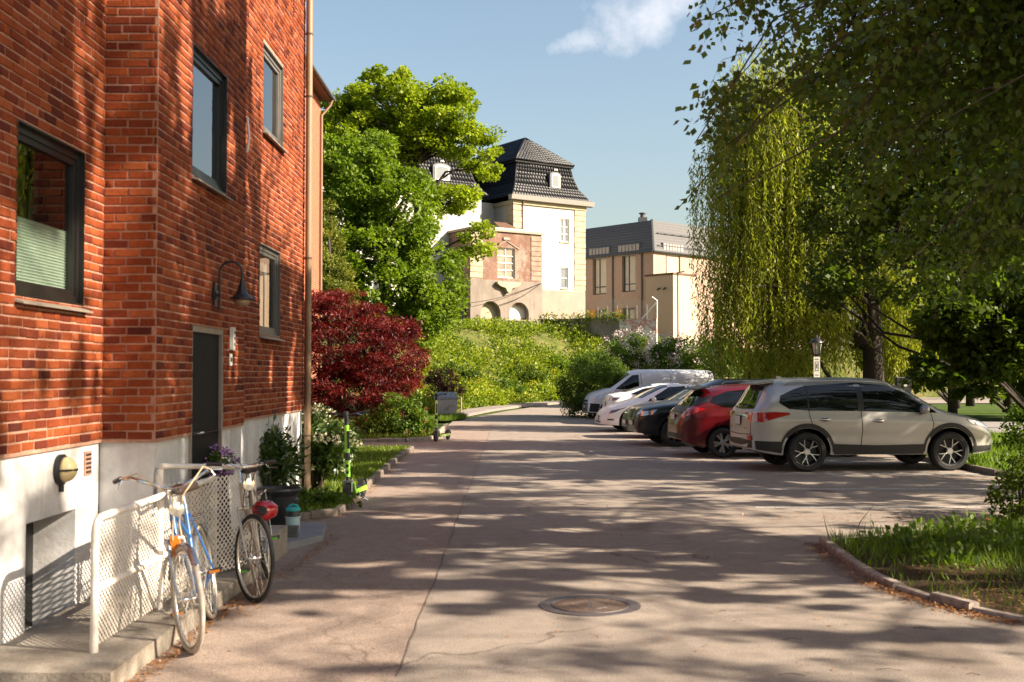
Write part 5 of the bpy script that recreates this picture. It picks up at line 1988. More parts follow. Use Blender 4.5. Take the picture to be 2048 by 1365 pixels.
for i, h in enumerate(H):
    px, py = to_px(h)
    zmin = at(px, rg.uniform(660, 790), Yw).z
    if 1712 < px < 1788 and h[1] < Yw + 0.3:
        zmin = at(px, rg.uniform(480, 590), Yw).z
    L = min(h[2] - zmin, rg.uniform(1.5, 7.0))
    if L < 0.6:
        continue
    q = Vector(h)
    sx, sy = rg.normal(0, 0.05), rg.normal(0, 0.05)
    n_ = int(L / 0.075)
    pr = []
    tb_ = np.clip(rg.normal(0.5, 0.18), 0, 1)
    for k in range(n_):
        t = k / n_
        x = h[0] + sx * L * t + 0.05 * math.sin(t * 5 + i)
        y = h[1] + sy * L * t
        z = h[2] + 0.35 * math.sin(min(1, t * 4) * math.pi) * 0.4 - L * t
        P.append((x + rg.normal(0, .02), y + rg.normal(0, .02), z))
        D.append((rg.normal(0, .5), rg.normal(0, .5), -1.0))
        T.append(np.clip(tb_ + rg.normal(0, .14), 0, 1))
    heads.append(q)
leaves("crown", np.array(P) - np.array(tuple(wil.location)), "leaf_willow", rg, 0.19, 0.22, D, 0.25, 0.0, parent=wil, tone=np.array(T))
limbs_to(mb, [p - Wb for p in tr_pts], 0.2, [h - Wb for h in heads[::13]], rg, 0.09)
mb.build("trunk", "bark_dark", wil, smooth=True)
# second willow curtain further right
Yw2 = 44.0
wb = at(1905, 800, Yw2)
w2 = thing("weeping_willow", "smaller bright willow behind the bonnet of the silver car", "tree", (wb.x, wb.y, 0.0))
P, D, T = [], [], []
H = in_ellipsoids([ell(1860, 560, 75, 80, Yw2, 1.8), ell(1800, 600, 50, 60, Yw2, 1.5), ell(1930, 620, 50, 60, Yw2, 1.5)], 260, rg, 0.2)
for i, h in enumerate(H):
    L = min(h[2] - 1.15, rg.uniform(1.2, 4.0))
    n_ = int(max(0, L) / 0.08)
    for k in range(n_):
        t = k / max(1, n_)
        P.append((h[0] + 0.06 * math.sin(t * 5 + i) + rg.normal(0, .03), h[1] + rg.normal(0, .03), h[2] - L * t))
        D.append((rg.normal(0, .5), rg.normal(0, .5), -1.0))
        T.append(np.clip(rg.normal(0.6, 0.2), 0, 1))
leaves("crown", np.array(P) - np.array(tuple(w2.location)), "leaf_willow", rg, 0.18, 0.26, D, 0.25, 0.0, parent=w2, tone=np.array(T))
mb = MB().tube([(0, 0, 0), (0, 0, 2.5), (-.4, 0, 5)], [0.2, 0.16, 0.06], 8)
limbs_to(mb, [Vector((0, 0, 2.5)), Vector((-.4, 0, 5))], 0.1, [Vector(h) - Vector(w2.location) for h in H[::20]], rg, 0.05)
mb.build("trunk", "bark_dark", w2, smooth=True)

# --- dark broadleaf tree between, lower right maple, and the wood behind
Yd = 25.0
b = at(2140, 800, Yd)
tree("lime_tree", "dark shaded broadleaf tree filling the upper right", "tree", (b.x, b.y, 0),
     [(b.x, b.y, 0), (b.x - .1, b.y, 3.0), (b.x - .6, b.y, 6), (b.x - 1.2, b.y, 9)], 0.24,
     [ell(1740, 330, 120, 110, Yd, 1.7), ell(1690, 430, 80, 100, Yd, 1.4), ell(1860, 400, 120, 140, Yd, 1.8), ell(1980, 520, 110, 160, Yd, 1.8), ell(1760, 180, 160, 130, Yd, 2.0), ell(1950, 250, 150, 180, Yd, 2.0), ell(1650, 560, 42, 60, Yd, 0.8),
      ell(2150, 400, 150, 260, Yd, 2.4)],
     520, 100, 0.36, 0.115, "leaf_dark", 81, n_limb=60, aspect=0.7, r0=0.07)
Yd = 33.0
b = at(2085, 790, Yd)
tree("elm_tree", "dark elm between the willow and the lime tree", "tree", (b.x, b.y, 0),
     [(b.x, b.y, 0), (b.x - .1, b.y, 3.0), (b.x - .6, b.y, 6), (b.x - 1.0, b.y, 8)], 0.2,
     [ell(1760, 420, 90, 110, Yd, 1.6), ell(1840, 500, 110, 120, Yd, 1.8), ell(1700, 520, 60, 70, Yd, 1.2), ell(1900, 330, 130, 130, Yd, 2.0), ell(1980, 450, 100, 150, Yd, 2.0)],
     230, 100, 0.40, 0.13, "leaf_dark", 85, n_limb=40, aspect=0.7, r0=0.06)
Yd = 23.0
b = at(2120, 830, Yd)
tree("young_maple", "dark maple with broad lobed leaves hanging over the park lawn", "tree", (b.x, b.y, 0),
     [(b.x, b.y, 0), (b.x - .2, b.y, 2.0), (b.x - .6, b.y, 4.0)], 0.12,
     [ell(1900, 640, 65, 60, Yd, 0.9), ell(1880, 740, 55, 36, Yd, 0.7), ell(1985, 690, 70, 75, Yd, 1.0), ell(2040, 620, 70, 100, Yd, 1.0), ell(1950, 780, 40, 16, Yd, 0.5)],
     190, 64, 0.26, 0.14, "leaf_dark", 82, n_limb=14, aspect=0.85, r0=0.022, flat=0.5, up=1.0)
for k, (px, py, rx, ry, Yd, lab) in enumerate(((1905, 640, 120, 130, 52, "dark background tree beyond the park path"), (2060, 620, 140, 160, 48, "dark tree beyond the path at the right edge"),
                                               (1800, 690, 70, 80, 58, "dark background tree behind the willow trunk"), (2010, 380, 170, 170, 55, "tall dark tree behind the lime tree"),
                                               (1830, 520, 120, 150, 62, "dark tree closing the view behind both willows"), (2140, 700, 120, 110, 44, "dark low tree beyond the path outside the right edge"),
                                               (2050, 560, 170, 190, 36, "dark tree on the lawn behind the young maple"), (1990, 600, 110, 140, 43, "dark tree between willow and lime tree"))):
    b = at(px + 110, 748, Yd)
    tree("park_tree", lab, "tree", (b.x, b.y, 0), [(b.x, b.y, 0), (b.x, b.y, 3), (at(px, py, Yd).x, b.y, at(px, py, Yd).z)], 0.2,
         [ell(px, py, rx, ry, Yd, 2.5)], 230, 70, 0.6, 0.28, "leaf_dark", 90 + k, n_limb=12, group="trees beyond the park path")


# --- foreground birch: trunk out of frame on the right, crown hanging into the picture
def vnoise(x, y, seed=0):
    def h(i, j):
        return (math.sin(i * 127.1 + j * 311.7 + seed * 74.7) * 43758.5453) % 1.0
    i, j = math.floor(x), math.floor(y)
    fx, fy = x - i, y - j
    fx, fy = fx * fx * (3 - 2 * fx), fy * fy * (3 - 2 * fy)
    return (h(i, j) * (1 - fx) + h(i + 1, j) * fx) * (1 - fy) + (h(i, j + 1) * (1 - fx) + h(i + 1, j + 1) * fx) * fy


KX, KY = to_sun.x / to_sun.z, to_sun.y / to_sun.z


def vno(x, y, seed):
    i, j = np.floor(x), np.floor(y)
    fx, fy = x - i, y - j
    fx, fy = fx * fx * (3 - 2 * fx), fy * fy * (3 - 2 * fy)
    h = lambda a, b: np.mod(np.sin(a * 127.1 + b * 311.7 + seed * 74.7) * 43758.5453, 1.0)
    return (h(i, j) * (1 - fx) + h(i + 1, j) * fx) * (1 - fy) + (h(i, j + 1) * (1 - fx) + h(i + 1, j + 1) * fx) * fy


def open_mask(Q):
    """crown gaps cut so sun and shade land on set ground and wall patches: True where a leaf stays"""
    x0, y0 = Q[:, 0] - KX * Q[:, 2], Q[:, 1] - KY * Q[:, 2]
    n = 0.34 * vno(x0 * 0.5, y0 * 0.8, 3) + 0.36 * vno(x0 * 1.3, y0 * 2.2, 5) + 0.30 * vno(x0 * 2.6, y0 * 5.0, 8)
    thr = np.full(len(Q), 0.385)  # thresholds shape the crowns: higher leaves that patch sunlit, lower shades it
    thr[y0 < 11.0] = 0.425
    thr[y0 < 9.3] = 0.55
    thr[y0 < 8.3] = 0.625
    thr[(y0 < 9.6) & (x0 > 1.6)] = 0.66
    thr[(x0 > 2.6) & (y0 > 12.4) & (y0 < 14.4)] = 0.68
    thr[y0 > 15] = 0.36
    wl_ = x0 < -3.0
    zw = (-2.9 - x0) / KX
    yw = y0 + KY * zw
    nw = 0.30 * vno(yw * 1.2, zw * 0.5, 9) + 0.35 * vno(yw * 3.0, zw * 1.1, 4) + 0.35 * vno(yw * 6.5, zw * 2.2, 6)
    tw_ = np.where((yw < 8.5) & (zw < 2.4), 0.57, 0.37)
    tw_ = np.where((yw > 6.7) & (yw < 8.0) & (zw > 2.0) & (zw < 2.9), 0.62, tw_)
    tw_ = np.where((yw > 12.6) & (zw > 3.2), 0.75, tw_)
    n = np.where(wl_, nw, n)
    thr = np.where(wl_, tw_, thr)
    return n > thr


def birch(base, passes, n_twig, n_leaf, seed, label, keep=None, size=0.062, h1=11.0, wall=False):
    rg = np.random.default_rng(seed)
    B = Vector(base)
    root = thing("birch_tree", label, "tree", tuple(base))
    mb = MB()
    tp = [Vector((0, 0, 0)), Vector((0.1, 0, h1 * .3)), Vector((-.05, .1, h1 * .65)), Vector((0, 0, h1 + 1.0))]
    mb.tube(tp, [0.24, 0.18, 0.11, 0.02], 12)
    TW = []
    tw = MB()
    for (za, zb_, reach, n_limb, a0, a1, taper) in passes:
        for i in range(n_limb):
            t = (i + rg.uniform(0, 1)) / n_limb
            z0 = za + (zb_ - za) * t
            a = rg.uniform(a0, a1)
            R_ = reach * (1 - taper * t ** 1.6) * rg.uniform(0.5, 1.05)
            dr = Vector((math.cos(a), math.sin(a), 0))
            rise = R_ * rg.uniform(0.10, 0.42)
            path = []
            for k in range(8):
                u = k / 7
                p = Vector((0, 0, z0)) + dr * R_ * u + Vector((0, 0, rise * math.sin(u * 2.1) - 0.27 * R_ * u ** 3))
                p += Vector((rg.normal(0, .05), rg.normal(0, .05), rg.normal(0, .05))) * R_ * 0.5 * (u > 0)
                path.append(p)
            if keep is not None:
                for k in range(1, 8):
                    if not keep(B + path[k]):
                        path = path[:k]
                        break
                if len(path) < 3:
                    continue
            nk = len(path) - 1
            r0 = 0.006 + 0.0052 * R_
            mb.tube(path, [r0 * (1 - 0.88 * k / nk) for k in range(nk + 1)], 5, caps=False)
            uc_ = 0.5
            for j in range(n_twig):
                if j % 7 == 0:
                    uc_ = rg.uniform(0.2, 1.0)
                u = float(np.clip(uc_ + rg.normal(0, 0.07), 0.15, 1.0))
                kk = min(nk - 1, int(u * nk))
                p = path[kk].lerp(path[kk + 1], u * nk - kk)
                L = rg.uniform(0.3, 1.15)
                aa = a + rg.normal(0, 0.9)
                out_ = Vector((math.cos(aa), math.sin(aa), 0)) * L * rg.uniform(0.25, 0.75)
                e = p + out_ + Vector((0, 0, -L * rg.uniform(0.3, 0.9)))
                m_ = p.lerp(e, 0.5) + out_ * 0.22 + Vector((0, 0, 0.12 * L))
                if keep is not None and not (keep(B + e) and keep(B + m_)):
                    continue
                if wall and B.x + m_.x - KX * m_.z > -2.9:
                    continue
                TW.append((*p, *m_, *e, np.clip(rg.normal(0.42, 0.17), 0, 1)))
    TW = np.array(TW)
    for r_ in TW[open_mask(TW[:, 3:6] + np.array(tuple(B)))]:
        tw.tube([r_[0:3], r_[3:6], r_[6:9]], [0.003, 0.002, 0.001], 3, caps=False)
    TW = np.repeat(TW, n_leaf, axis=0)
    n_ = len(TW)
    s = rg.uniform(0.05, 1.0, n_)[:, None]
    sd = rg.normal(0, 0.075, (n_, 3))
    q = np.where(s < .5, TW[:, 0:3] + (TW[:, 3:6] - TW[:, 0:3]) * (s * 2), TW[:, 3:6] + (TW[:, 6:9] - TW[:, 3:6]) * (s * 2 - 1))
    P = q + sd - np.array([0, 0, 0.02])
    D = np.stack([sd[:, 0] * 8, sd[:, 1] * 8, np.full(n_, -0.75)], 1)
    T = np.clip(TW[:, 9] + rg.normal(0, .17, n_), 0, 1)
    ok = open_mask(P + np.array(tuple(B)))
    leaves("crown", P[ok], "leaf_birch", rg, size, 0.74, D[ok], 0.45, 0.2, parent=root, tone=T[ok])
    tw.build("twigs", "twig", root)
    mb.build("trunk", "twig", root, smooth=True)
    return root


def keep_main(q):
    """the crown hangs at the right of the view and leaves the street open"""
    if q.y > 0.5:
        px, py = to_px(q)
        lim = 1340 + 36 * math.sin(py * 0.021 + 1.0) + (max(0, py - 330) * 0.30 if py > 330 else 0)
        if py > -60 and px < lim:
            return False
        if py > 560 and px < 1790 + (py - 560) * 1.1:
            return False
        if q.y < 8.2 and -150 < py and px < 2200:
            return False
        if py > 235 and 1462 + 0.05 * py < px < 1640 + 40 * math.sin(py * 0.02):
            return False
        if py > 500 and px < 1640:
            return False
    return True


TAU = 2 * math.pi
birch((8.3, 9.6, 0), [(3.6, 11.2, 6.6, 100, 0, TAU, 0.5), (3.3, 6.6, 7.0, 75, 2.25, 3.3, 0.1), (6.5, 11.0, 6.0, 90, 2.6, 4.6, 0.3)], 40, 30, 201,
      "birch with drooping leafy branches reaching in from the upper right", keep=keep_main, size=0.074)
birch((12.5, 17.0, 0), [(3.0, 11.5, 6.0, 100, 0, TAU, 0.5)], 36, 26, 202, "birch beside the parking bays outside the right frame edge", keep=keep_main, size=0.125)
birch((10.5, 1.2, 0), [(6.0, 13.0, 6.0, 120, 0.3, 3.0, 0.3)], 38, 34, 203, "unseen birch outside the right frame edge, added to shade the brick wall", keep=keep_main, size=0.105, h1=12.5, wall=True)  # added out of view; only twigs whose shade reaches the wall are kept
birch((13.0, 6.8, 0), [(3.6, 9.5, 5.6, 85, 0, TAU, 0.4)], 36, 42, 204, "unseen low birch outside the right frame edge, added to dapple the road", keep=keep_main, size=0.085, h1=9.5)  # added out of view to deepen the leaf shade on the near road


# ================================================================== CARS
class Car:
    """lofted body shell + parts laid on the shell. local x forward, y left, z up"""
    def __init__(s, name, label, loc, rz, spec, paint, res=1.0):
        s.sp, s.paint = spec, paint
        s.root = thing(name, label, "van" if "van" in name else "car", loc, rz)
        s.L, s.W = spec["L"] / 2, spec["W"] / 2
        s.top = pchip(*zip(*spec["top"]))
        s.belt = pchip(*zip(*spec["belt"]))
        s.sill = spec.get("sill", 0.22)
        s.wr = spec["wr"]
        s.ax = spec["axles"]
        s.res = res
        s.shell()

    def plan(s, x):
        rf, kf = s.sp.get("nose", (0.75, 0.62))
        rr, kr = s.sp.get("tail", (0.45, 0.74))
        w_ = s.W
        if x > s.L - rf:
            t = (x - (s.L - rf)) / rf
            w_ *= kf + (1 - kf) * math.sqrt(max(0.0, 1 - t ** 2.6))
        if x < -s.L + rr:
            t = (-s.L + rr - x) / rr
            w_ *= kr + (1 - kr) * math.sqrt(max(0.0, 1 - t ** 3.0))
        return w_

    def bottom(s, x):
        z = s.sill
        e = 0.55
        if x > s.L - e:
            z += s.sp.get("lift_f", 0.08) * ((x - s.L + e) / e) ** 1.5
        if x < -s.L + e:
            z += s.sp.get("lift_r", 0.16) * ((-s.L + e - x) / e) ** 1.5
        ar = s.sp["arch"]
        for a in s.ax:
            if abs(x - a) < ar:
                z = max(z, s.wr + math.sqrt(ar * ar - (x - a) ** 2) * 0.98)
        return z

    def section(s, x, nl, nu):
        w_ = s.plan(x)
        zb, zt = s.bottom(x), s.top(x)
        ze = min(s.belt(x), zt - 0.03)
        if ze < zb + 0.05:
            ze = zb + 0.05
            zt = max(zt, ze + 0.03)
        pts = []
        lo = s.sill
        for i in range(nl):
            z = zb + (ze - zb) * i / nl
            f = max(0.0, min(1.0, (z - lo) / (ze - lo + 1e-6)))
            y = w_ * (1 - 0.075 * (1 - f) ** 2.2 - 0.055 * f ** 3.5)
            # shoulder crease
            y += 0.010 * math.exp(-((f - 0.80) / 0.06) ** 2) - 0.012 * math.exp(-((f - 0.45) / 0.18) ** 2)
            pts.append((y, z))
        yb, h = w_ * 0.945, zt - ze
        n, m = s.sp.get("house", (3.0, 1.75))
        for i in range(nu + 1):
            t = (i / nu) * math.pi / 2
            y = yb * max(0.0, math.cos(t)) ** (2 / n)
            z = ze + h * math.sin(t) ** (2 / m)
            pts.append((y, z))
        return pts

    def shell(s):
        L = s.L
        xs = set(np.round(np.linspace(-L, L, int(90 * s.res)), 4))
        for k in range(13):
            xs.add(round(-L + 0.14 * (k / 12) ** 2.2, 5))
            xs.add(round(L - 0.14 * (k / 12) ** 2.2, 5))
        ar = s.sp["arch"]
        for a in s.ax:
            for t in np.linspace(0, math.pi, int(22 * s.res) + 6):
                xs.add(round(a + ar * math.cos(t) * 0.9999, 4))
        xs = sorted(x for x in xs if -L <= x <= L)
        nl, nu = int(12 * s.res) + 2, int(14 * s.res) + 2
        rows = []
        mb = MB()
        for x in xs:
            sec = s.section(x, nl, nu)
            full = [(x, y, z) for y, z in sec] + [(x, -y, z) for y, z in reversed(sec[:-1])]
            rows.append(full)
        k = len(rows[0])
        V = [p for r in rows for p in r]
        F = [(i * k + j, (i + 1) * k + j, (i + 1) * k + j + 1, i * k + j + 1) for i in range(len(rows) - 1) for j in range(k - 1)]
        F.append(tuple(range(k)))
        F.append(tuple((len(rows) - 1) * k + j for j in reversed(range(k))))
        mb.add(V, F)
        s.body = mb.build("body", s.paint, s.root, smooth=38)
        s.bvh = BVHTree.FromPolygons([Vector(p) for p in V], [tuple(f) for f in F])

    def hit(s, view, a, b):
        if view == 'L':
            r = s.bvh.ray_cast(Vector((a, 4, b)), Vector((0, -1, 0)))
        elif view == 'R':
            r = s.bvh.ray_cast(Vector((a, -4, b)), Vector((0, 1, 0)))
        elif view == 'F':
            r = s.bvh.ray_cast(Vector((6, a, b)), Vector((-1, 0, 0)))
        elif view == 'B':
            r = s.bvh.ray_cast(Vector((-6, a, b)), Vector((1, 0, 0)))
        else:
            r = s.bvh.ray_cast(Vector((a, b, 5)), Vector((0, 0, -1)))
        if r[0] is None:
            return None
        n = r[1]
        out_ = {'L': Vector((0, 1, 0)), 'R': Vector((0, -1, 0)), 'F': Vector((1, 0, 0)), 'B': Vector((-1, 0, 0)), 'T': Vector((0, 0, 1))}[view]
        if n.dot(out_) < 0:
            n = -n
        return r[0], n

    def patch(s, name, view, lower, upper, mat, off=0.006, nu=18, nv=5, parent=None, label=None, thick=None):
        """a piece of skin between two polylines, laid on the shell"""
        def samp(pl, t):
            ls = [math.dist(p, q) for p, q in zip(pl[:-1], pl[1:])]
            tot = sum(ls) or 1
            d = t * tot
            for (p, q), l in zip(zip(pl[:-1], pl[1:]), ls):
                if d <= l + 1e-9:
                    k = d / l if l else 0
                    return (p[0] + (q[0] - p[0]) * k, p[1] + (q[1] - p[1]) * k)
                d -= l
            return pl[-1]
        grid = []
        for i in range(nu + 1):
            a, b = samp(lower, i / nu), samp(upper, i / nu)
            row = []
            for j in range(nv + 1):
                k = j / nv
                row.append(s.hit(view, a[0] + (b[0] - a[0]) * k, a[1] + (b[1] - a[1]) * k))
            grid.append(row)
        V, idx, F = [], {}, []
        for i in range(nu + 1):
            for j in range(nv + 1):
                if grid[i][j]:
                    idx[i, j] = len(V)
                    V.append(tuple(grid[i][j][0] + grid[i][j][1] * off))
        nV = len(V)
        for i in range(nu):
            for j in range(nv):
                q = [(i, j), (i + 1, j), (i + 1, j + 1), (i, j + 1)]
                if all(c in idx for c in q):
                    pp = [Vector(V[idx[c]]) for c in q]
                    if max((pp[a] - pp[b]).length for a, b in ((0, 1), (1, 2), (2, 3), (3, 0))) > 0.5:
                        continue
                    F.append(tuple(idx[c] for c in q))
        if not F:
            return None
        # rim that closes the edge down to the shell
        bnd = [(i, 0) for i in range(nu + 1)] + [(nu, j) for j in range(1, nv + 1)] + [(i, nv) for i in range(nu - 1, -1, -1)] + [(0, j) for j in range(nv - 1, 0, -1)]
        if all(c in idx for c in bnd):
            base = {}
            for c in bnd:
                base[c] = len(V)
                h = grid[c[0]][c[1]]
                V.append(tuple(h[0] - h[1] * 0.004))
            for c, e in zip(bnd, bnd[1:] + bnd[:1]):
                F.append((idx[c], base[c], base[e], idx[e]))
        mb = MB()
        mb.add(V, F)
        o = mb.build(name, mat, parent or s.root, smooth=35)
        if label:
            o["label"] = label
        return o

    def both(s, name, lower, upper, mat, **kw):
        r = [s.patch(name, v, lower, upper, mat, **kw) for v in ('R', 'L')]
        return r

    def mirrored(s, name, view, lower, upper, mat, **kw):
        r = []
        for sg in (1, -1):
            r.append(s.patch(name, view, [(sg * a, b) for a, b in lower], [(sg * a, b) for a, b in upper], mat, **kw))
        return r

    def line(s, view, pts, w_=0.006, mat="black_plastic", name="panel_gap", off=0.0035):
        """thin shut line along a polyline"""
        lo, up = [], []
        for i, p in enumerate(pts):
            q0, q1 = pts[max(i - 1, 0)], pts[min(i + 1, len(pts) - 1)]
            d = Vector((q1[0] - q0[0], q1[1] - q0[1]))
            d = d.normalized() if d.length else Vector((1, 0))
            lo.append((p[0] - d.y * w_, p[1] + d.x * w_))
            up.append((p[0] + d.y * w_, p[1] - d.x * w_))
        return s.patch(name, view, lo, up, mat, off, nu=max(10, 6 * len(pts)), nv=1)

    def wheels(s, style, rim_mat, width=0.22, rim_r=None):
        wr = s.wr
        rr = rim_r or wr * 0.68
        tyre, rim = MB(), MB()
        tyre.lathe([(rr, -width / 2 + .02), (rr + .02, -width / 2), (wr - .03, -width / 2), (wr - .004, -width / 2 + .03), (wr, 0), (wr - .004, width / 2 - .03), (wr - .03, width / 2), (rr + .02, width / 2), (rr, width / 2 - .02)], 40, (0, 0, 0), 'y', caps=False)
        # outer side is -y here
        dish = MB()
        dish.lathe([(rr, width / 2 - .03), (rr, -width / 2 + .025), (rr - .015, -width / 2 + .02), (rr - .03, -width / 2 + .06), (rr - .04, 0.02), (0.07, 0.03), (0.0, 0.03)], 36, (0, 0, 0), 'y', caps=False)
        face = -width / 2 + 0.03

        def spoke(a, r0, r1, w0, w1, a1=None, d=0.022):
            a1 = a if a1 is None else a1
            p0 = Vector((r0 * math.cos(a), face + 0.012, r0 * math.sin(a)))
            p1 = Vector((r1 * math.cos(a1), face, r1 * math.sin(a1)))
            t = (p1 - p0).normalized()
            sd = t.cross(Vector((0, 1, 0))).normalized()
            vs = [p0 + sd * w0, p0 - sd * w0, p1 - sd * w1, p1 + sd * w1]
            vs = [v + Vector((0, dy, 0)) for dy in (0, d) for v in vs]
            rim.add(vs, [(3, 2, 1, 0), (4, 5, 6, 7), (0, 1, 5, 4), (1, 2, 6, 5), (2, 3, 7, 6), (3, 0, 4, 7)])
        if style == 'y5':
            for k in range(5):
                a = math.pi / 2 + k * 2 * math.pi / 5 + 0.0
                spoke(a, 0.04, rr * 0.42, 0.009, 0.010)
                spoke(a, rr * 0.40, rr - 0.008, 0.007, 0.0055, a + 0.26)
                spoke(a, rr * 0.40, rr - 0.008, 0.007, 0.0055, a - 0.26)
        elif style == 'v5':
            for k in range(5):
                a = math.pi / 2 + k * 2 * math.pi / 5
                spoke(a - 0.10, 0.05, rr - 0.01, 0.014, 0.026, a - 0.20)
                spoke(a + 0.10, 0.05, rr - 0.01, 0.014, 0.026, a + 0.20)
        elif style == 'steel':
            rim.lathe([(rr - .03, face + .02), (rr - .05, face + .045), (rr * .62, face + .02), (rr * .45, face + .03)], 36, (0, 0, 0), 'y', caps=False)
            for k in range(12):
                a = k * math.pi / 6
                spoke(a, rr * .55, rr - .012, 0.022, 0.025, None, 0.015)
        else:
            for k in range(10):
                a = k * math.pi / 5
                spoke(a, 0.05, rr - 0.01, 0.018, 0.014)
        rim.lathe([(0.0, face + .002), (0.05, face + .002), (0.062, face + .014), (0.062, face + .05)], 20, (0, 0, 0), 'y', caps=False)
        rim.lathe([(rr + .004, face - .006), (rr + .004, face + .01), (rr - .012, face + .012), (rr - .012, face - .004)], 36, (0, 0, 0), 'y', close=True)
        first = None
        for a in s.ax:
            for sg in (-1, 1):
                y = sg * (s.W - width / 2 - 0.015)
                if first is None:
                    w0 = tyre.build("wheel", "rubber", s.root, smooth=40)
                    dish.build("rim_barrel", "rim_black", w0, smooth=40)
                    rim.build("rim", rim_mat, w0, smooth=25)
                    first = w0
                    wv = w0
                else:
                    wv = copy_tree(first, s.root)
                wv.location = (a, y, wr)
                wv.rotation_euler = (0, 0.35 * a, 0 if sg < 0 else math.pi)
        # dark floor pan so daylight does not pass under the shell
        fl = MB()
        fl.box(-s.L + .35, s.L - .35, -s.W + .30, s.W - .30, s.sill + 0.0, s.sill + 0.16)
        fl.build("underbody", "black_plastic", s.root)
        for a in s.ax:
            hc = MB()
            hc.lathe([(s.sp["arch"] + .03, -(s.W - .03)), (s.sp["arch"] + .03, s.W - .03)], 28, (a, 0, s.wr), 'y')
            hc.f = [f for f in hc.f if len(f) == 4]
            keep = []
            for f in hc.f:
                if sum(hc.v[i][2] for i in f) / 4 > s.wr - 0.02:
                    keep.append(f)
            hc.f = keep
            hc.v = [(x, max(-s.W * .93, min(s.W * .93, y)), z) for x, y, z in hc.v]
            hc.build("wheel_well", "black_plastic", s.root)

    def arch_trim(s, r0, r1, mat="black_plastic", off=0.012, lo=-0.25):
        for a in s.ax:
            for v in ('R', 'L'):
                th = np.linspace(lo, math.pi - lo, 24)
                low = [(a + r0 * math.cos(t), s.wr + r0 * math.sin(t)) for t in th]
                upp = [(a + r1 * math.cos(t), s.wr + r1 * math.sin(t)) for t in th]
                s.patch("arch_trim", v, low, upp, mat, off, nu=30, nv=2)

    def mirror(s, x, z, mat, size=1.0):
        for sg in (-1, 1):
            h = s.hit('L' if sg > 0 else 'R', x, z)
            y = h[0].y if h else sg * s.W * .9
            mb = MB()
            mb.lathe([(0, -.5), (.55, -.46), (.9, -.2), (1, .1), (.8, .42), (.4, .5), (0, .52)], 16, (0, 0, 0), 'y')
            mb.v = [(x + px * 0.075 * size, y + sg * (0.11 * size) + py * 0.22 * size, z + 0.05 + pz * 0.085 * size) for px, py, pz in mb.v]
            mo = mb.build("wing_mirror", mat, s.root, smooth=True)
            st_ = MB()
            st_.obox((x, y + sg * 0.03, z - 0.005), (0.045 * size, 0, 0), (0, 0.05, 0.01), (0, 0, 0.02))
            st_.build("mirror_foot", "black_plastic", mo)

    def handle(s, x, z, mat, ln=0.19):
        for v, sg in (('R', -1), ('L', 1)):
            h = s.hit(v, x, z)
            if not h:
                continue
            y = h[0].y
            mb = MB()
            mb.tube([(x - ln / 2, y + sg * .004, z), (x - ln * .35, y + sg * .034, z + .004), (x + ln * .35, y + sg * .034, z + .004), (x + ln / 2, y + sg * .004, z)], [0.012, 0.016, 0.016, 0.012], 8)
            hd = mb.build("door_handle", mat, s.root, smooth=True)
            s.patch("handle_recess", v, [(x - .055, z - .028), (x + .055, z - .028)], [(x - .055, z + .034), (x + .055, z + .034)], "black_plastic", 0.0032, 6, 3, parent=hd)

    def plate(s, view, z, w_=0.26, h=0.11, y0=0.0, mat="plate_white"):
        best = None
        for yy in (y0 - w_ / 2, y0, y0 + w_ / 2):
            hh = s.hit(view, yy, z)
            if hh:
                x = hh[0].x
                best = x if best is None else (max(best, x) if view == 'F' else min(best, x))
        if best is None:
            return
        sg = 1 if view == 'F' else -1
        mb = MB()
        mb.box(min(best, best + sg * .02), max(best, best + sg * .02), y0 - w_ / 2 - .012, y0 + w_ / 2 + .012, z - h / 2 - .012, z + h / 2 + .012)
        pf = mb.build("number_plate", "black_plastic", s.root)
        mb = MB()
        x0, x1 = best + sg * .0201, best + sg * .025
        mb.box(min(x0, x1), max(x0, x1), y0 - w_ / 2, y0 + w_ / 2, z - h / 2, z + h / 2)
        mb.build("plate_face", mat, pf)


# ---------------- silver SUV
suv = dict(L=4.60, W=1.86, wr=0.355, axles=(-1.30, 1.36), arch=0.435, sill=0.30, lift_f=0.05, lift_r=0.10, house=(3.2, 1.9), nose=(0.85, 0.60), tail=(0.42, 0.50),
           top=[(-2.30, 0.80), (-2.285, 0.95), (-2.25, 1.07), (-2.18, 1.15), (-2.06, 1.36), (-1.95, 1.56), (-1.80, 1.635), (-1.2, 1.685), (-0.4, 1.69), (0.2, 1.66), (0.62, 1.53), (1.0, 1.30), (1.28, 1.135), (1.45, 1.075), (1.8, 1.0), (2.05, 0.92), (2.2, 0.78), (2.28, 0.64), (2.30, 0.56)],
           belt=[(-2.30, 0.72), (-2.26, 1.0), (-2.15, 1.08), (-1.6, 1.09), (-0.5, 1.075), (0.6, 1.045), (1.2, 1.01), (1.6, 0.95), (2.0, 0.83), (2.2, 0.68), (2.30, 0.5)])
c = Car("silver_suv", "pale silver SUV with black wheels parked nearest, tail to the road", (6.50, 21.40, 0), R(5.0), suv, "paint_silver", 1.35)
c.wheels('y5', "rim_metal", 0.235, 0.245)
c.both("side_window", [(-1.80, 1.235), (-1.62, 1.12), (-1.28, 1.095)], [(-1.76, 1.36), (-1.5, 1.47), (-1.28, 1.53)], "glass_car", label="rear quarter window")
c.both("side_window", [(-1.25, 1.093), (-0.35, 1.083)], [(-1.25, 1.535), (-0.35, 1.585)], "glass_car", nu=20)
c.both("side_window", [(-0.24, 1.082), (0.4, 1.066), (1.12, 1.05)], [(-0.24, 1.585), (0.25, 1.535), (0.62, 1.40), (1.02, 1.13)], "glass_car", nu=24)
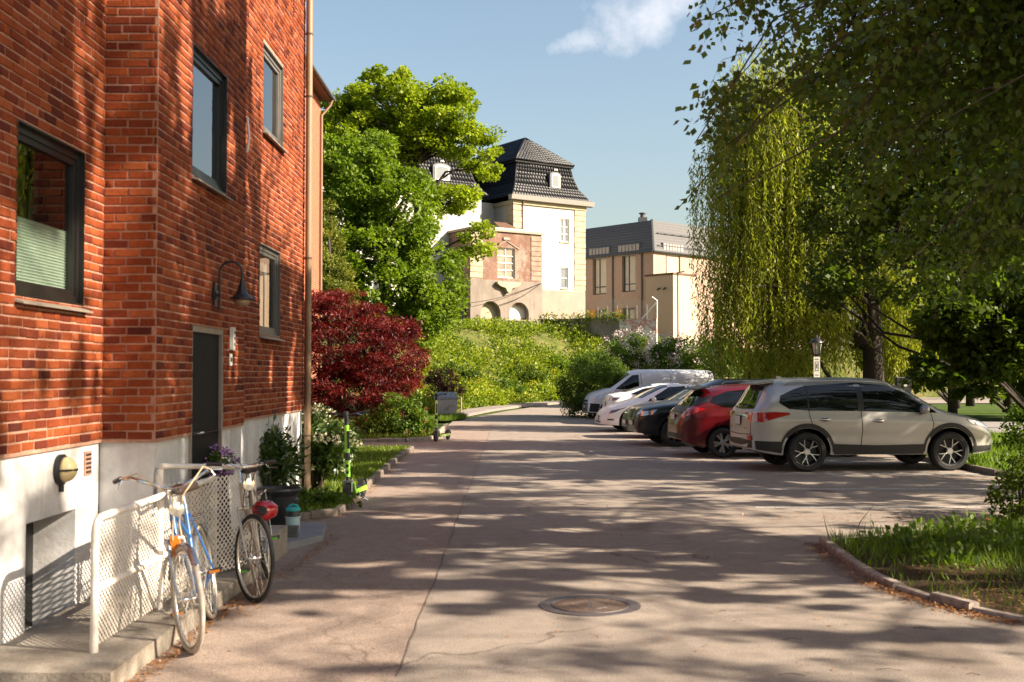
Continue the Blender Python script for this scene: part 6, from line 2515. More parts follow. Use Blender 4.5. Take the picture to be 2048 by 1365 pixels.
c.both("window_surround", [(-1.285, 1.09), (-1.245, 1.09)], [(-1.285, 1.535), (-1.245, 1.54)], "black_plastic", off=0.0052, nu=3)
c.both("window_surround", [(-0.36, 1.08), (-0.23, 1.08)], [(-0.36, 1.59), (-0.23, 1.59)], "black_plastic", off=0.0052, nu=4)
c.patch("rear_window", 'B', [(-0.60, 1.12), (0, 1.10), (0.60, 1.12)], [(-0.50, 1.52), (0, 1.55), (0.50, 1.52)], "glass_car", nu=22, nv=8)
c.patch("windscreen", 'T', [(1.22, -0.66), (1.30, 0), (1.22, 0.66)], [(0.52, -0.52), (0.50, 0), (0.52, 0.52)], "glass_car", nu=22, nv=8)
# tail lamps: side part and rear part
for v in ('R', 'L'):
    tl = c.patch("tail_light", v, [(-2.255, 0.90), (-2.1, 0.89), (-1.9, 0.95), (-1.62, 1.02)], [(-2.215, 1.05), (-2.1, 1.06), (-1.9, 1.07), (-1.62, 1.055)], "lamp_red", 0.016, 22, 5)
c.mirrored("tail_light", 'B', [(0.36, 0.995), (0.55, 0.95), (0.68, 0.89), (0.79, 0.89)], [(0.36, 1.045), (0.55, 1.05), (0.68, 1.05), (0.79, 1.05)], "lamp_red", off=0.012, nu=12)
c.mirrored("reflector", 'B', [(0.55, 0.56), (0.70, 0.56)], [(0.55, 0.64), (0.70, 0.65)], "lamp_red", off=0.012, nu=5)
c.plate('B', 0.90, 0.30, 0.15, 0.0)
c.patch("tailgate_trim", 'B', [(-0.42, 0.985), (0.42, 0.985)], [(-0.42, 1.01), (0.42, 1.01)], "chrome", 0.012, 10, 2)
c.mirrored("badge", 'B', [(0.33, 0.76), (0.47, 0.76)], [(0.33, 0.785), (0.47, 0.785)], "chrome", off=0.006, nu=4, nv=1)
c.line('B', [(-0.62, 1.10), (-0.66, 0.9), (-0.66, 0.66)])
c.line('B', [(0.62, 1.10), (0.66, 0.9), (0.66, 0.66)])
c.line('B', [(-0.66, 0.665), (0, 0.65), (0.66, 0.665)], 0.008)
# spoiler, rails, antenna
mb = MB()
mb.add([(-1.78, -.56, 1.632), (-1.78, .56, 1.632), (-2.12, .52, 1.575), (-2.12, -.52, 1.575), (-1.82, -.55, 1.59), (-1.82, .55, 1.59), (-2.11, .51, 1.553), (-2.11, -.51, 1.553)],
       [(0, 1, 2, 3), (7, 6, 5, 4), (0, 3, 7, 4), (3, 2, 6, 7), (2, 1, 5, 6), (1, 0, 4, 5)])
mb.build("spoiler", "paint_silver", c.root)
for sg in (-1, 1):
    mb = MB()
    pts = []
    for xx, up in ((-1.66, 0.0), (-1.52, 0.045), (-1.0, 0.05), (-0.5, 0.05), (0.0, 0.05), (0.28, 0.045), (0.40, 0.0)):
        hh = c.hit('T', xx, sg * .62)
        pts.append((xx, sg * .62, hh[0].z + up))
    mb.tube(pts, [0.012, 0.016, 0.017, 0.017, 0.017, 0.015, 0.01], 8)
    mb.build("roof_rail", "alloy_trim", c.root, smooth=True)
mb = MB()
mb.extr([(-1.57, -0.02, 1.615), (-1.36, -0.02, 1.64), (-1.52, -0.02, 1.71), (-1.57, -0.02, 1.71)], (0, 0.04, 0))
mb.build("antenna_fin", "paint_silver", c.root)
c.arch_trim(0.434, 0.515)
for v in ('R', 'L'):
    c.patch("sill_cladding", v, [(-0.88, 0.31), (0.94, 0.31)], [(-0.88, 0.50), (0.0, 0.47), (0.94, 0.49)], "black_plastic", 0.012, 24, 3)
    c.patch("bumper_cladding", v, [(-2.2, 0.40), (-1.72, 0.33)], [(-2.22, 0.555), (-1.70, 0.54)], "black_plastic", 0.010, 10, 3)
    c.patch("bumper_cladding", v, [(1.80, 0.33), (2.18, 0.37)], [(1.80, 0.45), (2.20, 0.46)], "black_plastic", 0.010, 10, 3)
    c.patch("head_light", v, [(1.78, 0.845), (2.0, 0.80), (2.20, 0.70)], [(1.66, 0.935), (1.95, 0.885), (2.17, 0.80)], "lamp_clear", 0.008, 14, 4)
    c.patch("badge", v, [(1.20, 0.80), (1.36, 0.80)], [(1.20, 0.82), (1.36, 0.82)], "chrome", 0.006, 4, 1)
    c.line(v, [(-1.265, 1.09), (-1.24, 0.95), (-1.20, 0.82)])
    c.line(v, [(-0.30, 1.08), (-0.28, 0.75), (-0.31, 0.46)])
    c.line(v, [(1.0, 1.05), (1.04, 0.85), (1.0, 0.62), (0.93, 0.46)])
    c.line(v, [(-1.20, 0.82), (-1.02, 0.72), (-0.88, 0.55), (-0.84, 0.46)])
c.patch("bumper_cladding", 'B', [(-0.68, 0.42), (0.68, 0.42)], [(-0.68, 0.56), (0, 0.575), (0.68, 0.56)], "black_plastic", 0.012, 16, 3)
c.patch("skid_plate", 'B', [(-0.55, 0.43), (-0.3, 0.43), (0.3, 0.43), (0.55, 0.43)], [(-0.62, 0.50), (-0.3, 0.455), (0.3, 0.455), (0.62, 0.50)], "alloy_trim", 0.02, 12, 2)
MB().tube([(-2.2, 0.12, 0.36), (-2.42, 0.12, 0.36), (-2.45, 0.12, 0.40)], [0.025, 0.025, 0.022], 8).build("tow_bar", "black_iron", c.root)
c.handle(-0.98, 0.93, "chrome")
c.handle(0.02, 0.905, "chrome")
c.mirror(0.84, 1.06, "paint_silver", 1.05)
c.patch("grille", 'F', [(-0.5, 0.66), (0.5, 0.66)], [(-0.45, 0.78), (0.45, 0.78)], "black_plastic", 0.01, 10, 3)
c.patch("lower_grille", 'F', [(-0.5, 0.40), (0.5, 0.40)], [(-0.5, 0.56), (0.5, 0.56)], "black_plastic", 0.01, 10, 3)

# ---------------- red hatchback
red = dict(L=4.45, W=1.79, wr=0.315, axles=(-1.33, 1.37), arch=0.375, sill=0.22, lift_r=0.16, house=(3.0, 1.8), tail=(0.60, 0.36),
           top=[(-2.22, 0.72), (-2.18, 0.86), (-2.08, 0.98), (-1.98, 1.06), (-1.80, 1.27), (-1.62, 1.42), (-1.4, 1.48), (-0.6, 1.54), (0.1, 1.53), (0.55, 1.42), (1.05, 1.16), (1.3, 1.04), (1.7, 0.96), (2.0, 0.84), (2.18, 0.68), (2.225, 0.55)],
           belt=[(-2.22, 0.62), (-2.1, 0.9), (-1.9, 1.02), (-1.2, 1.04), (0, 0.99), (1.0, 0.95), (1.6, 0.88), (2.0, 0.74), (2.22, 0.5)])
c = Car("red_hatchback", "dark red hatchback with black tailgate beside the silver SUV", (5.66, 24.75, 0), R(5.0), red, "paint_red", 1.2)
c.wheels('v5', "rim_metal", 0.205, 0.225)
c.both("side_window", [(-1.60, 1.16), (-1.3, 1.06), (-0.45, 1.03)], [(-1.50, 1.28), (-1.2, 1.38), (-0.45, 1.44)], "glass_car", nu=20)
c.both("side_window", [(-0.36, 1.028), (0.95, 0.985)], [(-0.36, 1.44), (0.2, 1.42), (0.88, 1.05)], "glass_car", nu=20)
c.patch("rear_window", 'B', [(-0.60, 1.08), (0, 1.07), (0.60, 1.08)], [(-0.52, 1.36), (0, 1.38), (0.52, 1.36)], "glass_car", nu=18, nv=7)
c.patch("tailgate_panel", 'B', [(-0.66, 0.93), (0.66, 0.93)], [(-0.62, 1.06), (0.62, 1.06)], "black_plastic", 0.010, 18, 3)
c.patch("windscreen", 'T', [(1.12, -0.6), (1.2, 0), (1.12, 0.6)], [(0.42, -0.5), (0.40, 0), (0.42, 0.5)], "glass_car", nu=18, nv=7)
for v in ('R', 'L'):
    c.patch("tail_light", v, [(-2.10, 0.86), (-1.98, 0.90), (-1.80, 0.985)], [(-2.02, 1.02), (-1.92, 1.06), (-1.70, 1.02)], "lamp_red", 0.012, 12, 4)
    c.patch("pillar_panel", v, [(-1.98, 1.07), (-1.62, 1.17)], [(-1.80, 1.24), (-1.52, 1.29)], "black_plastic", 0.006, 10, 4)
    c.line(v, [(-0.40, 1.03), (-0.42, 0.7), (-0.42, 0.28)])
    c.line(v, [(-1.22, 1.04), (-1.15, 0.8), (-1.0, 0.62), (-0.95, 0.28)])
    c.line(v, [(0.86, 0.98), (0.92, 0.6), (0.9, 0.28)])
    c.patch("head_light", v, [(1.72, 0.80), (2.05, 0.70)], [(1.62, 0.88), (2.0, 0.79)], "lamp_clear", 0.008, 10, 3)
    c.patch("sill_cladding", v, [(-0.92, 0.235), (0.96, 0.235)], [(-0.92, 0.30), (0.96, 0.30)], "black_plastic", 0.010, 18, 2)
c.mirrored("tail_light", 'B', [(0.58, 0.80), (0.70, 0.83)], [(0.52, 0.99), (0.68, 1.02)], "lamp_red", off=0.012, nu=8)
c.plate('B', 0.84, 0.34, 0.12)
c.patch("bumper_cladding", 'B', [(-0.62, 0.40), (0.62, 0.40)], [(-0.62, 0.50), (0.62, 0.50)], "black_plastic", 0.012, 12, 3)
mb = MB()
mb.obox((-1.68, 0, 1.455), (0.15, 0, 0.03), (0, 0.58, 0), (0, 0, 0.014))
mb.build("spoiler", "black_plastic", c.root)
mb = MB()
mb.tube([(-2.02, 0.0, 1.085), (-1.98, 0.02, 1.10), (-1.88, 0.36, 1.17)], [0.012, 0.010, 0.006], 6)
mb.build("wiper", "black_plastic", c.root)
c.handle(-0.86, 0.90, "chrome")
c.handle(0.05, 0.87, "chrome")
c.mirror(0.74, 1.0, "paint_red", 0.95)
# ---------------- black SUV, nose to the road
blk = dict(L=4.62, W=1.86, wr=0.35, axles=(-1.36, 1.42), arch=0.41, sill=0.26, house=(3.1, 1.9), nose=(0.6, 0.46), tail=(0.4, 0.6),
           top=[(-2.31, 0.75), (-2.24, 1.0), (-2.1, 1.2), (-1.9, 1.48), (-1.7, 1.58), (-0.9, 1.64), (0.0, 1.63), (0.42, 1.52), (0.95, 1.2), (1.2, 1.09), (1.7, 1.03), (2.08, 0.95), (2.24, 0.86), (2.29, 0.72), (2.31, 0.5)],
           belt=[(-2.31, 0.68), (-2.2, 0.96), (-1.8, 1.05), (0, 1.02), (0.9, 1.0), (1.6, 0.96), (2.05, 0.88), (2.25, 0.72), (2.31, 0.45)])
c = Car("black_suv", "glossy black SUV with upright twin grille, nose to the road", (5.25, 28.45, 0), R(186), blk, "paint_black", 1.0)
c.wheels('multi', "rim_grey", 0.22)
c.both("side_window", [(-1.75, 1.14), (-0.3, 1.06)], [(-1.6, 1.42), (-1.2, 1.50), (-0.3, 1.54)], "glass_car")
c.both("side_window", [(-0.2, 1.06), (0.85, 1.04)], [(-0.2, 1.54), (0.1, 1.50), (0.78, 1.12)], "glass_car")
c.patch("windscreen", 'T', [(1.02, -0.64), (1.1, 0), (1.02, 0.64)], [(0.36, -0.52), (0.34, 0), (0.36, 0.52)], "glass_car")
c.patch("rear_window", 'B', [(-0.58, 1.12), (0.58, 1.12)], [(-0.5, 1.44), (0.5, 1.44)], "glass_car")
for sg in (-1, 1):
    c.patch("grille", 'F', [(sg * .05, 0.66), (sg * .30, 0.66)], [(sg * .06, 0.90), (sg * .36, 0.88)], "rim_black", 0.012, 8, 4)
    c.patch("grille_ring", 'F', [(sg * .045, 0.885), (sg * .37, 0.865)], [(sg * .045, 0.905), (sg * .37, 0.895)], "chrome", 0.02, 8, 1)
    c.patch("grille_ring", 'F', [(sg * .045, 0.645), (sg * .31, 0.645)], [(sg * .045, 0.665), (sg * .31, 0.665)], "chrome", 0.02, 8, 1)
    c.patch("grille_ring", 'F', [(sg * .30, 0.65), (sg * .36, 0.88)], [(sg * .325, 0.65), (sg * .385, 0.88)], "chrome", 0.02, 6, 1)
    c.patch("head_light", 'F', [(sg * .45, 0.76), (sg * .66, 0.78)], [(sg * .45, 0.87), (sg * .66, 0.89)], "lamp_clear", 0.010, 8, 3)
    c.patch("air_intake", 'F', [(sg * .40, 0.42), (sg * .64, 0.42)], [(sg * .44, 0.58), (sg * .64, 0.58)], "black_plastic", 0.010, 8, 3)
for v in ('R', 'L'):
    c.patch("head_light", v, [(1.98, 0.77), (2.22, 0.74)], [(1.86, 0.90), (2.2, 0.84)], "lamp_clear", 0.010, 10, 3)
    c.line(v, [(-0.25, 1.05), (-0.25, 0.36)], mat="rubber")
    c.line(v, [(0.9, 1.02), (0.95, 0.36)], mat="rubber")
    c.patch("tail_light", v, [(-2.15, 0.9), (-1.9, 0.94)], [(-2.15, 1.02), (-1.9, 1.02)], "lamp_red", 0.010, 8, 3)
c.plate('F', 0.56, 0.42, 0.11)
c.arch_trim(0.41, 0.45)
for sg in (-1, 1):
    MB().tube([(xx, sg * .60, c.hit('T', xx, sg * .60)[0].z + up) for xx, up in ((-1.6, 0), (-1.48, .045), (-.9, .05), (-.2, .05), (0.08, .045), (0.18, 0))], 0.016, 6).build("roof_rail", "alloy_trim", c.root, smooth=True)
c.handle(-0.7, 0.93, "chrome")
c.handle(0.3, 0.91, "chrome")
c.mirror(0.70, 1.07, "paint_black", 1.0)
# ---------------- dark blue saloon, hidden mostly
nav = dict(L=4.5, W=1.8, wr=0.32, axles=(-1.32, 1.38), arch=0.37, sill=0.22, house=(3.0, 1.8), nose=(0.7, 0.42),
           top=[(-2.25, 0.7), (-2.15, 0.98), (-1.7, 1.06), (-1.1, 1.36), (-0.4, 1.44), (0.2, 1.42), (0.9, 1.1), (1.15, 0.99), (1.7, 0.92), (2.05, 0.82), (2.2, 0.66), (2.25, 0.45)],
           belt=[(-2.25, 0.6), (-2.1, 0.9), (-1, 0.95), (0.8, 0.92), (1.6, 0.84), (2.05, 0.72), (2.25, 0.4)])
c = Car("dark_blue_car", "dark blue car peeping out between black SUV and white saloon", (5.35, 31.7, 0), R(186), nav, "paint_navy", 0.8)
c.wheels('multi', "rim_grey", 0.2)
c.both("side_window", [(-1.3, 1.0), (0.75, 0.96)], [(-0.95, 1.3), (0.1, 1.34), (0.7, 1.06)], "glass_car")
c.patch("windscreen", 'T', [(0.98, -0.6), (1.05, 0), (0.98, 0.6)], [(0.3, -0.5), (0.28, 0), (0.3, 0.5)], "glass_car")
c.patch("grille", 'F', [(-.35, 0.5), (.35, 0.5)], [(-.4, 0.66), (.4, 0.66)], "rim_black", 0.012, 8, 3)
c.patch("grille_ring", 'F', [(-.4, 0.665), (.4, 0.665)], [(-.4, 0.69), (.4, 0.69)], "chrome", 0.014, 8, 1)
for v in ('R', 'L'):
    c.patch("head_light", v, [(1.85, 0.68), (2.1, 0.62)], [(1.75, 0.78), (2.08, 0.72)], "lamp_clear", 0.010, 8, 3)
c.plate('F', 0.44, 0.42, 0.11)
c.mirror(0.66, 0.98, "paint_navy", 0.95)
# ---------------- two white electric saloons
ev = dict(L=4.70, W=1.85, wr=0.335, axles=(-1.40, 1.475), arch=0.385, sill=0.20, lift_f=0.04, house=(2.7, 1.75), nose=(0.85, 0.58), tail=(0.55, 0.66),
          top=[(-2.35, 0.72), (-2.32, 0.90), (-2.26, 1.01), (-2.05, 1.06), (-1.7, 1.14), (-1.1, 1.32), (-0.4, 1.43), (0.0, 1.44), (0.4, 1.39), (0.85, 1.20), (1.2, 1.02), (1.5, 0.92), (1.9, 0.80), (2.15, 0.69), (2.30, 0.55), (2.35, 0.42)],
          belt=[(-2.35, 0.62), (-2.2, 0.94), (-1.8, 0.985), (-0.8, 0.98), (0.4, 0.95), (1.2, 0.88), (1.7, 0.78), (2.1, 0.64), (2.35, 0.36)])


def ev_car(label, loc, rz, res):
    c = Car("white_saloon", label, loc, rz, ev, "paint_pearl", res)
    c.wheels('multi', "rim_grey", 0.22)
    c.both("side_window", [(-1.58, 1.06), (-1.2, 1.0), (-0.32, 0.99)], [(-1.56, 1.07), (-1.1, 1.24), (-0.32, 1.37)], "glass_car", nu=20)
    c.both("side_window", [(-0.24, 0.99), (0.98, 0.935)], [(-0.24, 1.375), (0.25, 1.35), (0.90, 1.0)], "glass_car", nu=20)
    c.patch("windscreen", 'T', [(1.12, -0.62), (1.25, 0), (1.12, 0.62)], [(0.28, -0.48), (0.26, 0), (0.28, 0.48)], "glass_car", nu=18, nv=8)
    c.patch("rear_window", 'T', [(-1.72, -0.50), (-1.78, 0), (-1.72, 0.50)], [(-0.75, -0.46), (-0.75, 0), (-0.75, 0.46)], "glass_car", nu=18, nv=8)
    for v in ('R', 'L'):
        c.patch("head_light", v, [(1.98, 0.60), (2.16, 0.555)], [(1.62, 0.755), (2.10, 0.645)], "lamp_smoke", 0.006, 12, 3)
        c.patch("tail_light", v, [(-2.24, 0.83), (-2.1, 0.84), (-1.95, 0.93)], [(-2.22, 0.93), (-2.1, 0.945), (-1.92, 0.945)], "lamp_smoke", 0.008, 10, 3)
        c.line(v, [(-0.28, 0.98), (-0.30, 0.6), (-0.34, 0.26)])
        c.line(v, [(0.92, 0.93), (0.95, 0.6), (0.94, 0.26)])
        c.line(v, [(-1.30, 0.98), (-1.12, 0.75), (-0.98, 0.5), (-0.96, 0.26)])
        c.patch("sill_cladding", v, [(-0.98, 0.21), (1.06, 0.21)], [(-0.98, 0.255), (1.06, 0.255)], "black_plastic", 0.008, 16, 2)
        c.patch("air_slot", v, [(2.02, 0.36), (2.2, 0.36)], [(2.02, 0.40), (2.2, 0.40)], "black_plastic", 0.006, 6, 2)
    c.mirrored("tail_light", 'B', [(0.48, 0.84), (0.60, 0.83)], [(0.46, 0.92), (0.60, 0.93)], "lamp_red", off=0.008, nu=6)
    c.patch("air_intake", 'F', [(-0.42, 0.27), (0.42, 0.27)], [(-0.38, 0.325), (0.38, 0.325)], "black_plastic", 0.008, 12, 2)
    c.patch("bumper_cladding", 'B', [(-0.56, 0.38), (0.56, 0.38)], [(-0.52, 0.45), (0.52, 0.45)], "black_plastic", 0.010, 12, 2)
    c.plate('B', 0.70, 0.42, 0.11)
    c.plate('F', 0.42, 0.42, 0.11)
    c.handle(-0.85, 0.86, "black_plastic", 0.17)
    c.handle(0.05, 0.84, "black_plastic", 0.17)
    c.mirror(0.82, 0.95, "paint_pearl", 0.9)
    return c


ev_car("white electric saloon with slim dark headlights, nose to the road", (4.98, 35.3, 0), R(186), 1.1)
ev_car("white electric saloon with dark tail lights, tail to the road before the van", (5.62, 40.3, 0), R(4.5), 1.0)
# ---------------- white van
van = dict(L=4.98, W=1.92, wr=0.335, axles=(-1.60, 1.66), arch=0.40, sill=0.24, lift_r=0.04, lift_f=0.03, house=(4.2, 2.6), nose=(0.55, 0.74), tail=(0.14, 0.92),
           top=[(-2.49, 1.80), (-2.45, 1.87), (-2.2, 1.90), (-1.0, 1.93), (0.3, 1.93), (0.72, 1.86), (0.95, 1.72), (1.35, 1.42), (1.68, 1.19), (1.95, 1.11), (2.2, 1.02), (2.36, 0.90), (2.45, 0.72), (2.49, 0.5)],
           belt=[(-2.49, 1.12), (-2.3, 1.16), (0, 1.14), (1.0, 1.08), (1.6, 1.02), (2.0, 0.94), (2.3, 0.78), (2.49, 0.42)])
c = Car("white_van", "white panel van with black lower bumper beside the round bush", (5.35, 45.1, 0), R(185), van, "paint_white", 1.0)
c.wheels('steel', "rim_grey", 0.2, 0.215)
c.both("side_window", [(0.50, 1.20), (0.95, 1.17), (1.42, 1.16)], [(0.50, 1.72), (0.74, 1.70), (1.36, 1.22)], "glass_car", nu=20)
c.patch("windscreen", 'T', [(1.62, -0.70), (1.70, 0), (1.62, 0.70)], [(0.84, -0.64), (0.82, 0), (0.84, 0.64)], "glass_car", nu=18, nv=8)
for v in ('R', 'L'):
    c.patch("head_light", v, [(2.0, 0.80), (2.28, 0.76)], [(1.82, 0.94), (2.22, 0.88)], "lamp_clear", 0.008, 10, 3)
    c.patch("bumper_cladding", v, [(2.05, 0.28), (2.44, 0.30)], [(2.05, 0.60), (2.40, 0.62)], "black_plastic", 0.010, 10, 4)
    c.patch("side_strip", v, [(-1.15, 0.52), (1.2, 0.52)], [(-1.15, 0.60), (1.2, 0.60)], "black_plastic", 0.010, 20, 2)
    c.line(v, [(0.42, 1.78), (0.40, 1.1), (0.40, 0.3)])
    c.line(v, [(1.42, 1.14), (1.36, 0.8), (1.28, 0.55)])
    c.line(v, [(-0.75, 1.7), (-0.75, 0.3)])
    c.line(v, [(-2.3, 1.25), (-0.75, 1.25)])
c.patch("bumper_cladding", 'F', [(-0.66, 0.29), (0.66, 0.29)], [(-0.66, 0.62), (0.66, 0.62)], "black_plastic", 0.012, 14, 4)
c.patch("grille", 'F', [(-0.5, 0.66), (0.5, 0.66)], [(-0.5, 0.74), (0.5, 0.74)], "black_plastic", 0.010, 10, 2)
for sg in (-1, 1):
    c.patch("bumper_trim", 'F', [(sg * .34, 0.31), (sg * .44, 0.60)], [(sg * .37, 0.31), (sg * .47, 0.60)], "frame_white", 0.02, 6, 1)
c.plate('F', 0.48, 0.42, 0.11)
c.handle(0.56, 1.0, "black_plastic", 0.2)
c.mirror(1.18, 1.22, "black_plastic", 1.35)


# ================================================================== ENTRANCE LEDGE, FENCE, BICYCLES
lg = MB()
lg.prism([(-3.1, 6.26), (-2.19, 6.26), (-2.18, 9.62), (-2.66, 9.62), (-2.66, 8.5), (-3.1, 8.5)], -0.05, 0.12)
struct(lg.build("ledge", "concrete"), "low concrete ledge along the plinth")
lg = MB()
lg.box(-2.66, -2.20, 9.63, 11.2, -0.05, 0.27)
struct(lg.build("doorstep", "concrete"))
lg = MB()
lg.prism([(-2.64, 11.25), (-2.30, 11.22), (-1.98, 11.95), (-2.10, 12.9), (-2.88, 13.1), (-2.88, 11.35)], -0.02, 0.07)
struct(lg.build("paving_slab", "slab"))


def rail_panel(root, A, B, zb_a, zb_b, h_a, h_b, rad, mat, mid=True, corner=0.10, posts=(0.0, 1.0), mesh_n=30):
    """tube frame with expanded-metal mesh between A and B (xy); heights above zb"""
    A, B = Vector((*A, 0)), Vector((*B, 0))
    P = lambda t, z: A.lerp(B, t) + Vector((0, 0, z))
    top = lambda t: zb_a + h_a + (zb_b + h_b - zb_a - h_a) * t
    bot = lambda t: zb_a + (zb_b - zb_a) * t
    L = (B - A).length
    c = corner / L
    pts = [P(0, bot(0)), P(0, top(0) - corner)] + [P(c * (1 - math.cos(a)), top(0) - corner + corner * math.sin(a)) for a in (0.4, 0.8, 1.2)] + [P(c, top(c)), P(1, top(1))]
    MB().tube(pts, rad, 10).build("top_rail", mat, root, world=True, smooth=40)
    if mid:
        MB().tube([P(0, bot(0) + 0.36), P(1, bot(1) + 0.36)], rad * 0.85, 8).build("mid_rail", mat, root, world=True, smooth=40)
    for t in posts:
        MB().tube([P(t, bot(t)), P(t, top(t) - rad)], rad, 8).build("post", mat, root, world=True, smooth=40)
    # diamond mesh
    V, F = [], []
    step = L / mesh_n
    cell_h = step * 0.9
    n_up = int((min(h_a, h_b) - 0.06) / (cell_h / 2))
    side = (B - A).normalized().cross(Vector((0, 0, 1)))
    tw_ = 0.0058

    def strip(p, q):
        d = (q - p).normalized()
        s_ = d.cross(side).normalized() * tw_
        n_ = side * 0.0008
        o = len(V)
        V.extend([p + s_ - n_, p - s_ + n_, q - s_ + n_, q + s_ - n_])
        F.append((o, o + 1, o + 2, o + 3))
    for i in range(mesh_n * 2):
        for j in range(n_up):
            if (i + j) % 2:
                continue
            t0, t1 = i / (2 * mesh_n), (i + 1) / (2 * mesh_n)
            z0 = 0.03 + j * cell_h / 2
            strip(P(t0, bot(t0) + z0), P(t1, bot(t1) + z0 + cell_h / 2))
            strip(P(t1, bot(t1) + z0), P(t0, bot(t0) + z0 + cell_h / 2)) if False else None
            if t1 + 1 / (2 * mesh_n) <= 1.0:
                strip(P(t1, bot(t1) + z0 + cell_h / 2), P(t1 + 1 / (2 * mesh_n), bot(t1) + z0))
    inv = parent_matrix(root).inverted()
    np_mesh("mesh", np.array([tuple(inv @ Vector(p)) for p in V]), np.array(F), mat, root, kind="stuff")


fn = thing("white_railing", "white tubular railing with mesh panels standing on the ledge", "railing", (-2.44, 8.0, 0.12))
rail_panel(fn, (-2.45, 6.72), (-2.43, 9.32), 0.12, 0.12, 0.78, 0.78, 0.024, "fence_white", posts=(0.465, 1.0), mesh_n=54)
f2 = thing("white_railing", "short white mesh railing across the entrance step behind the bicycles", "railing", (-2.45, 9.0, 0.12))
rail_panel(f2, (-2.20, 9.72), (-2.63, 8.54), 0.12, 0.12, 0.84, 0.94, 0.022, "fence_white", mid=False, posts=(1.0,), mesh_n=22)


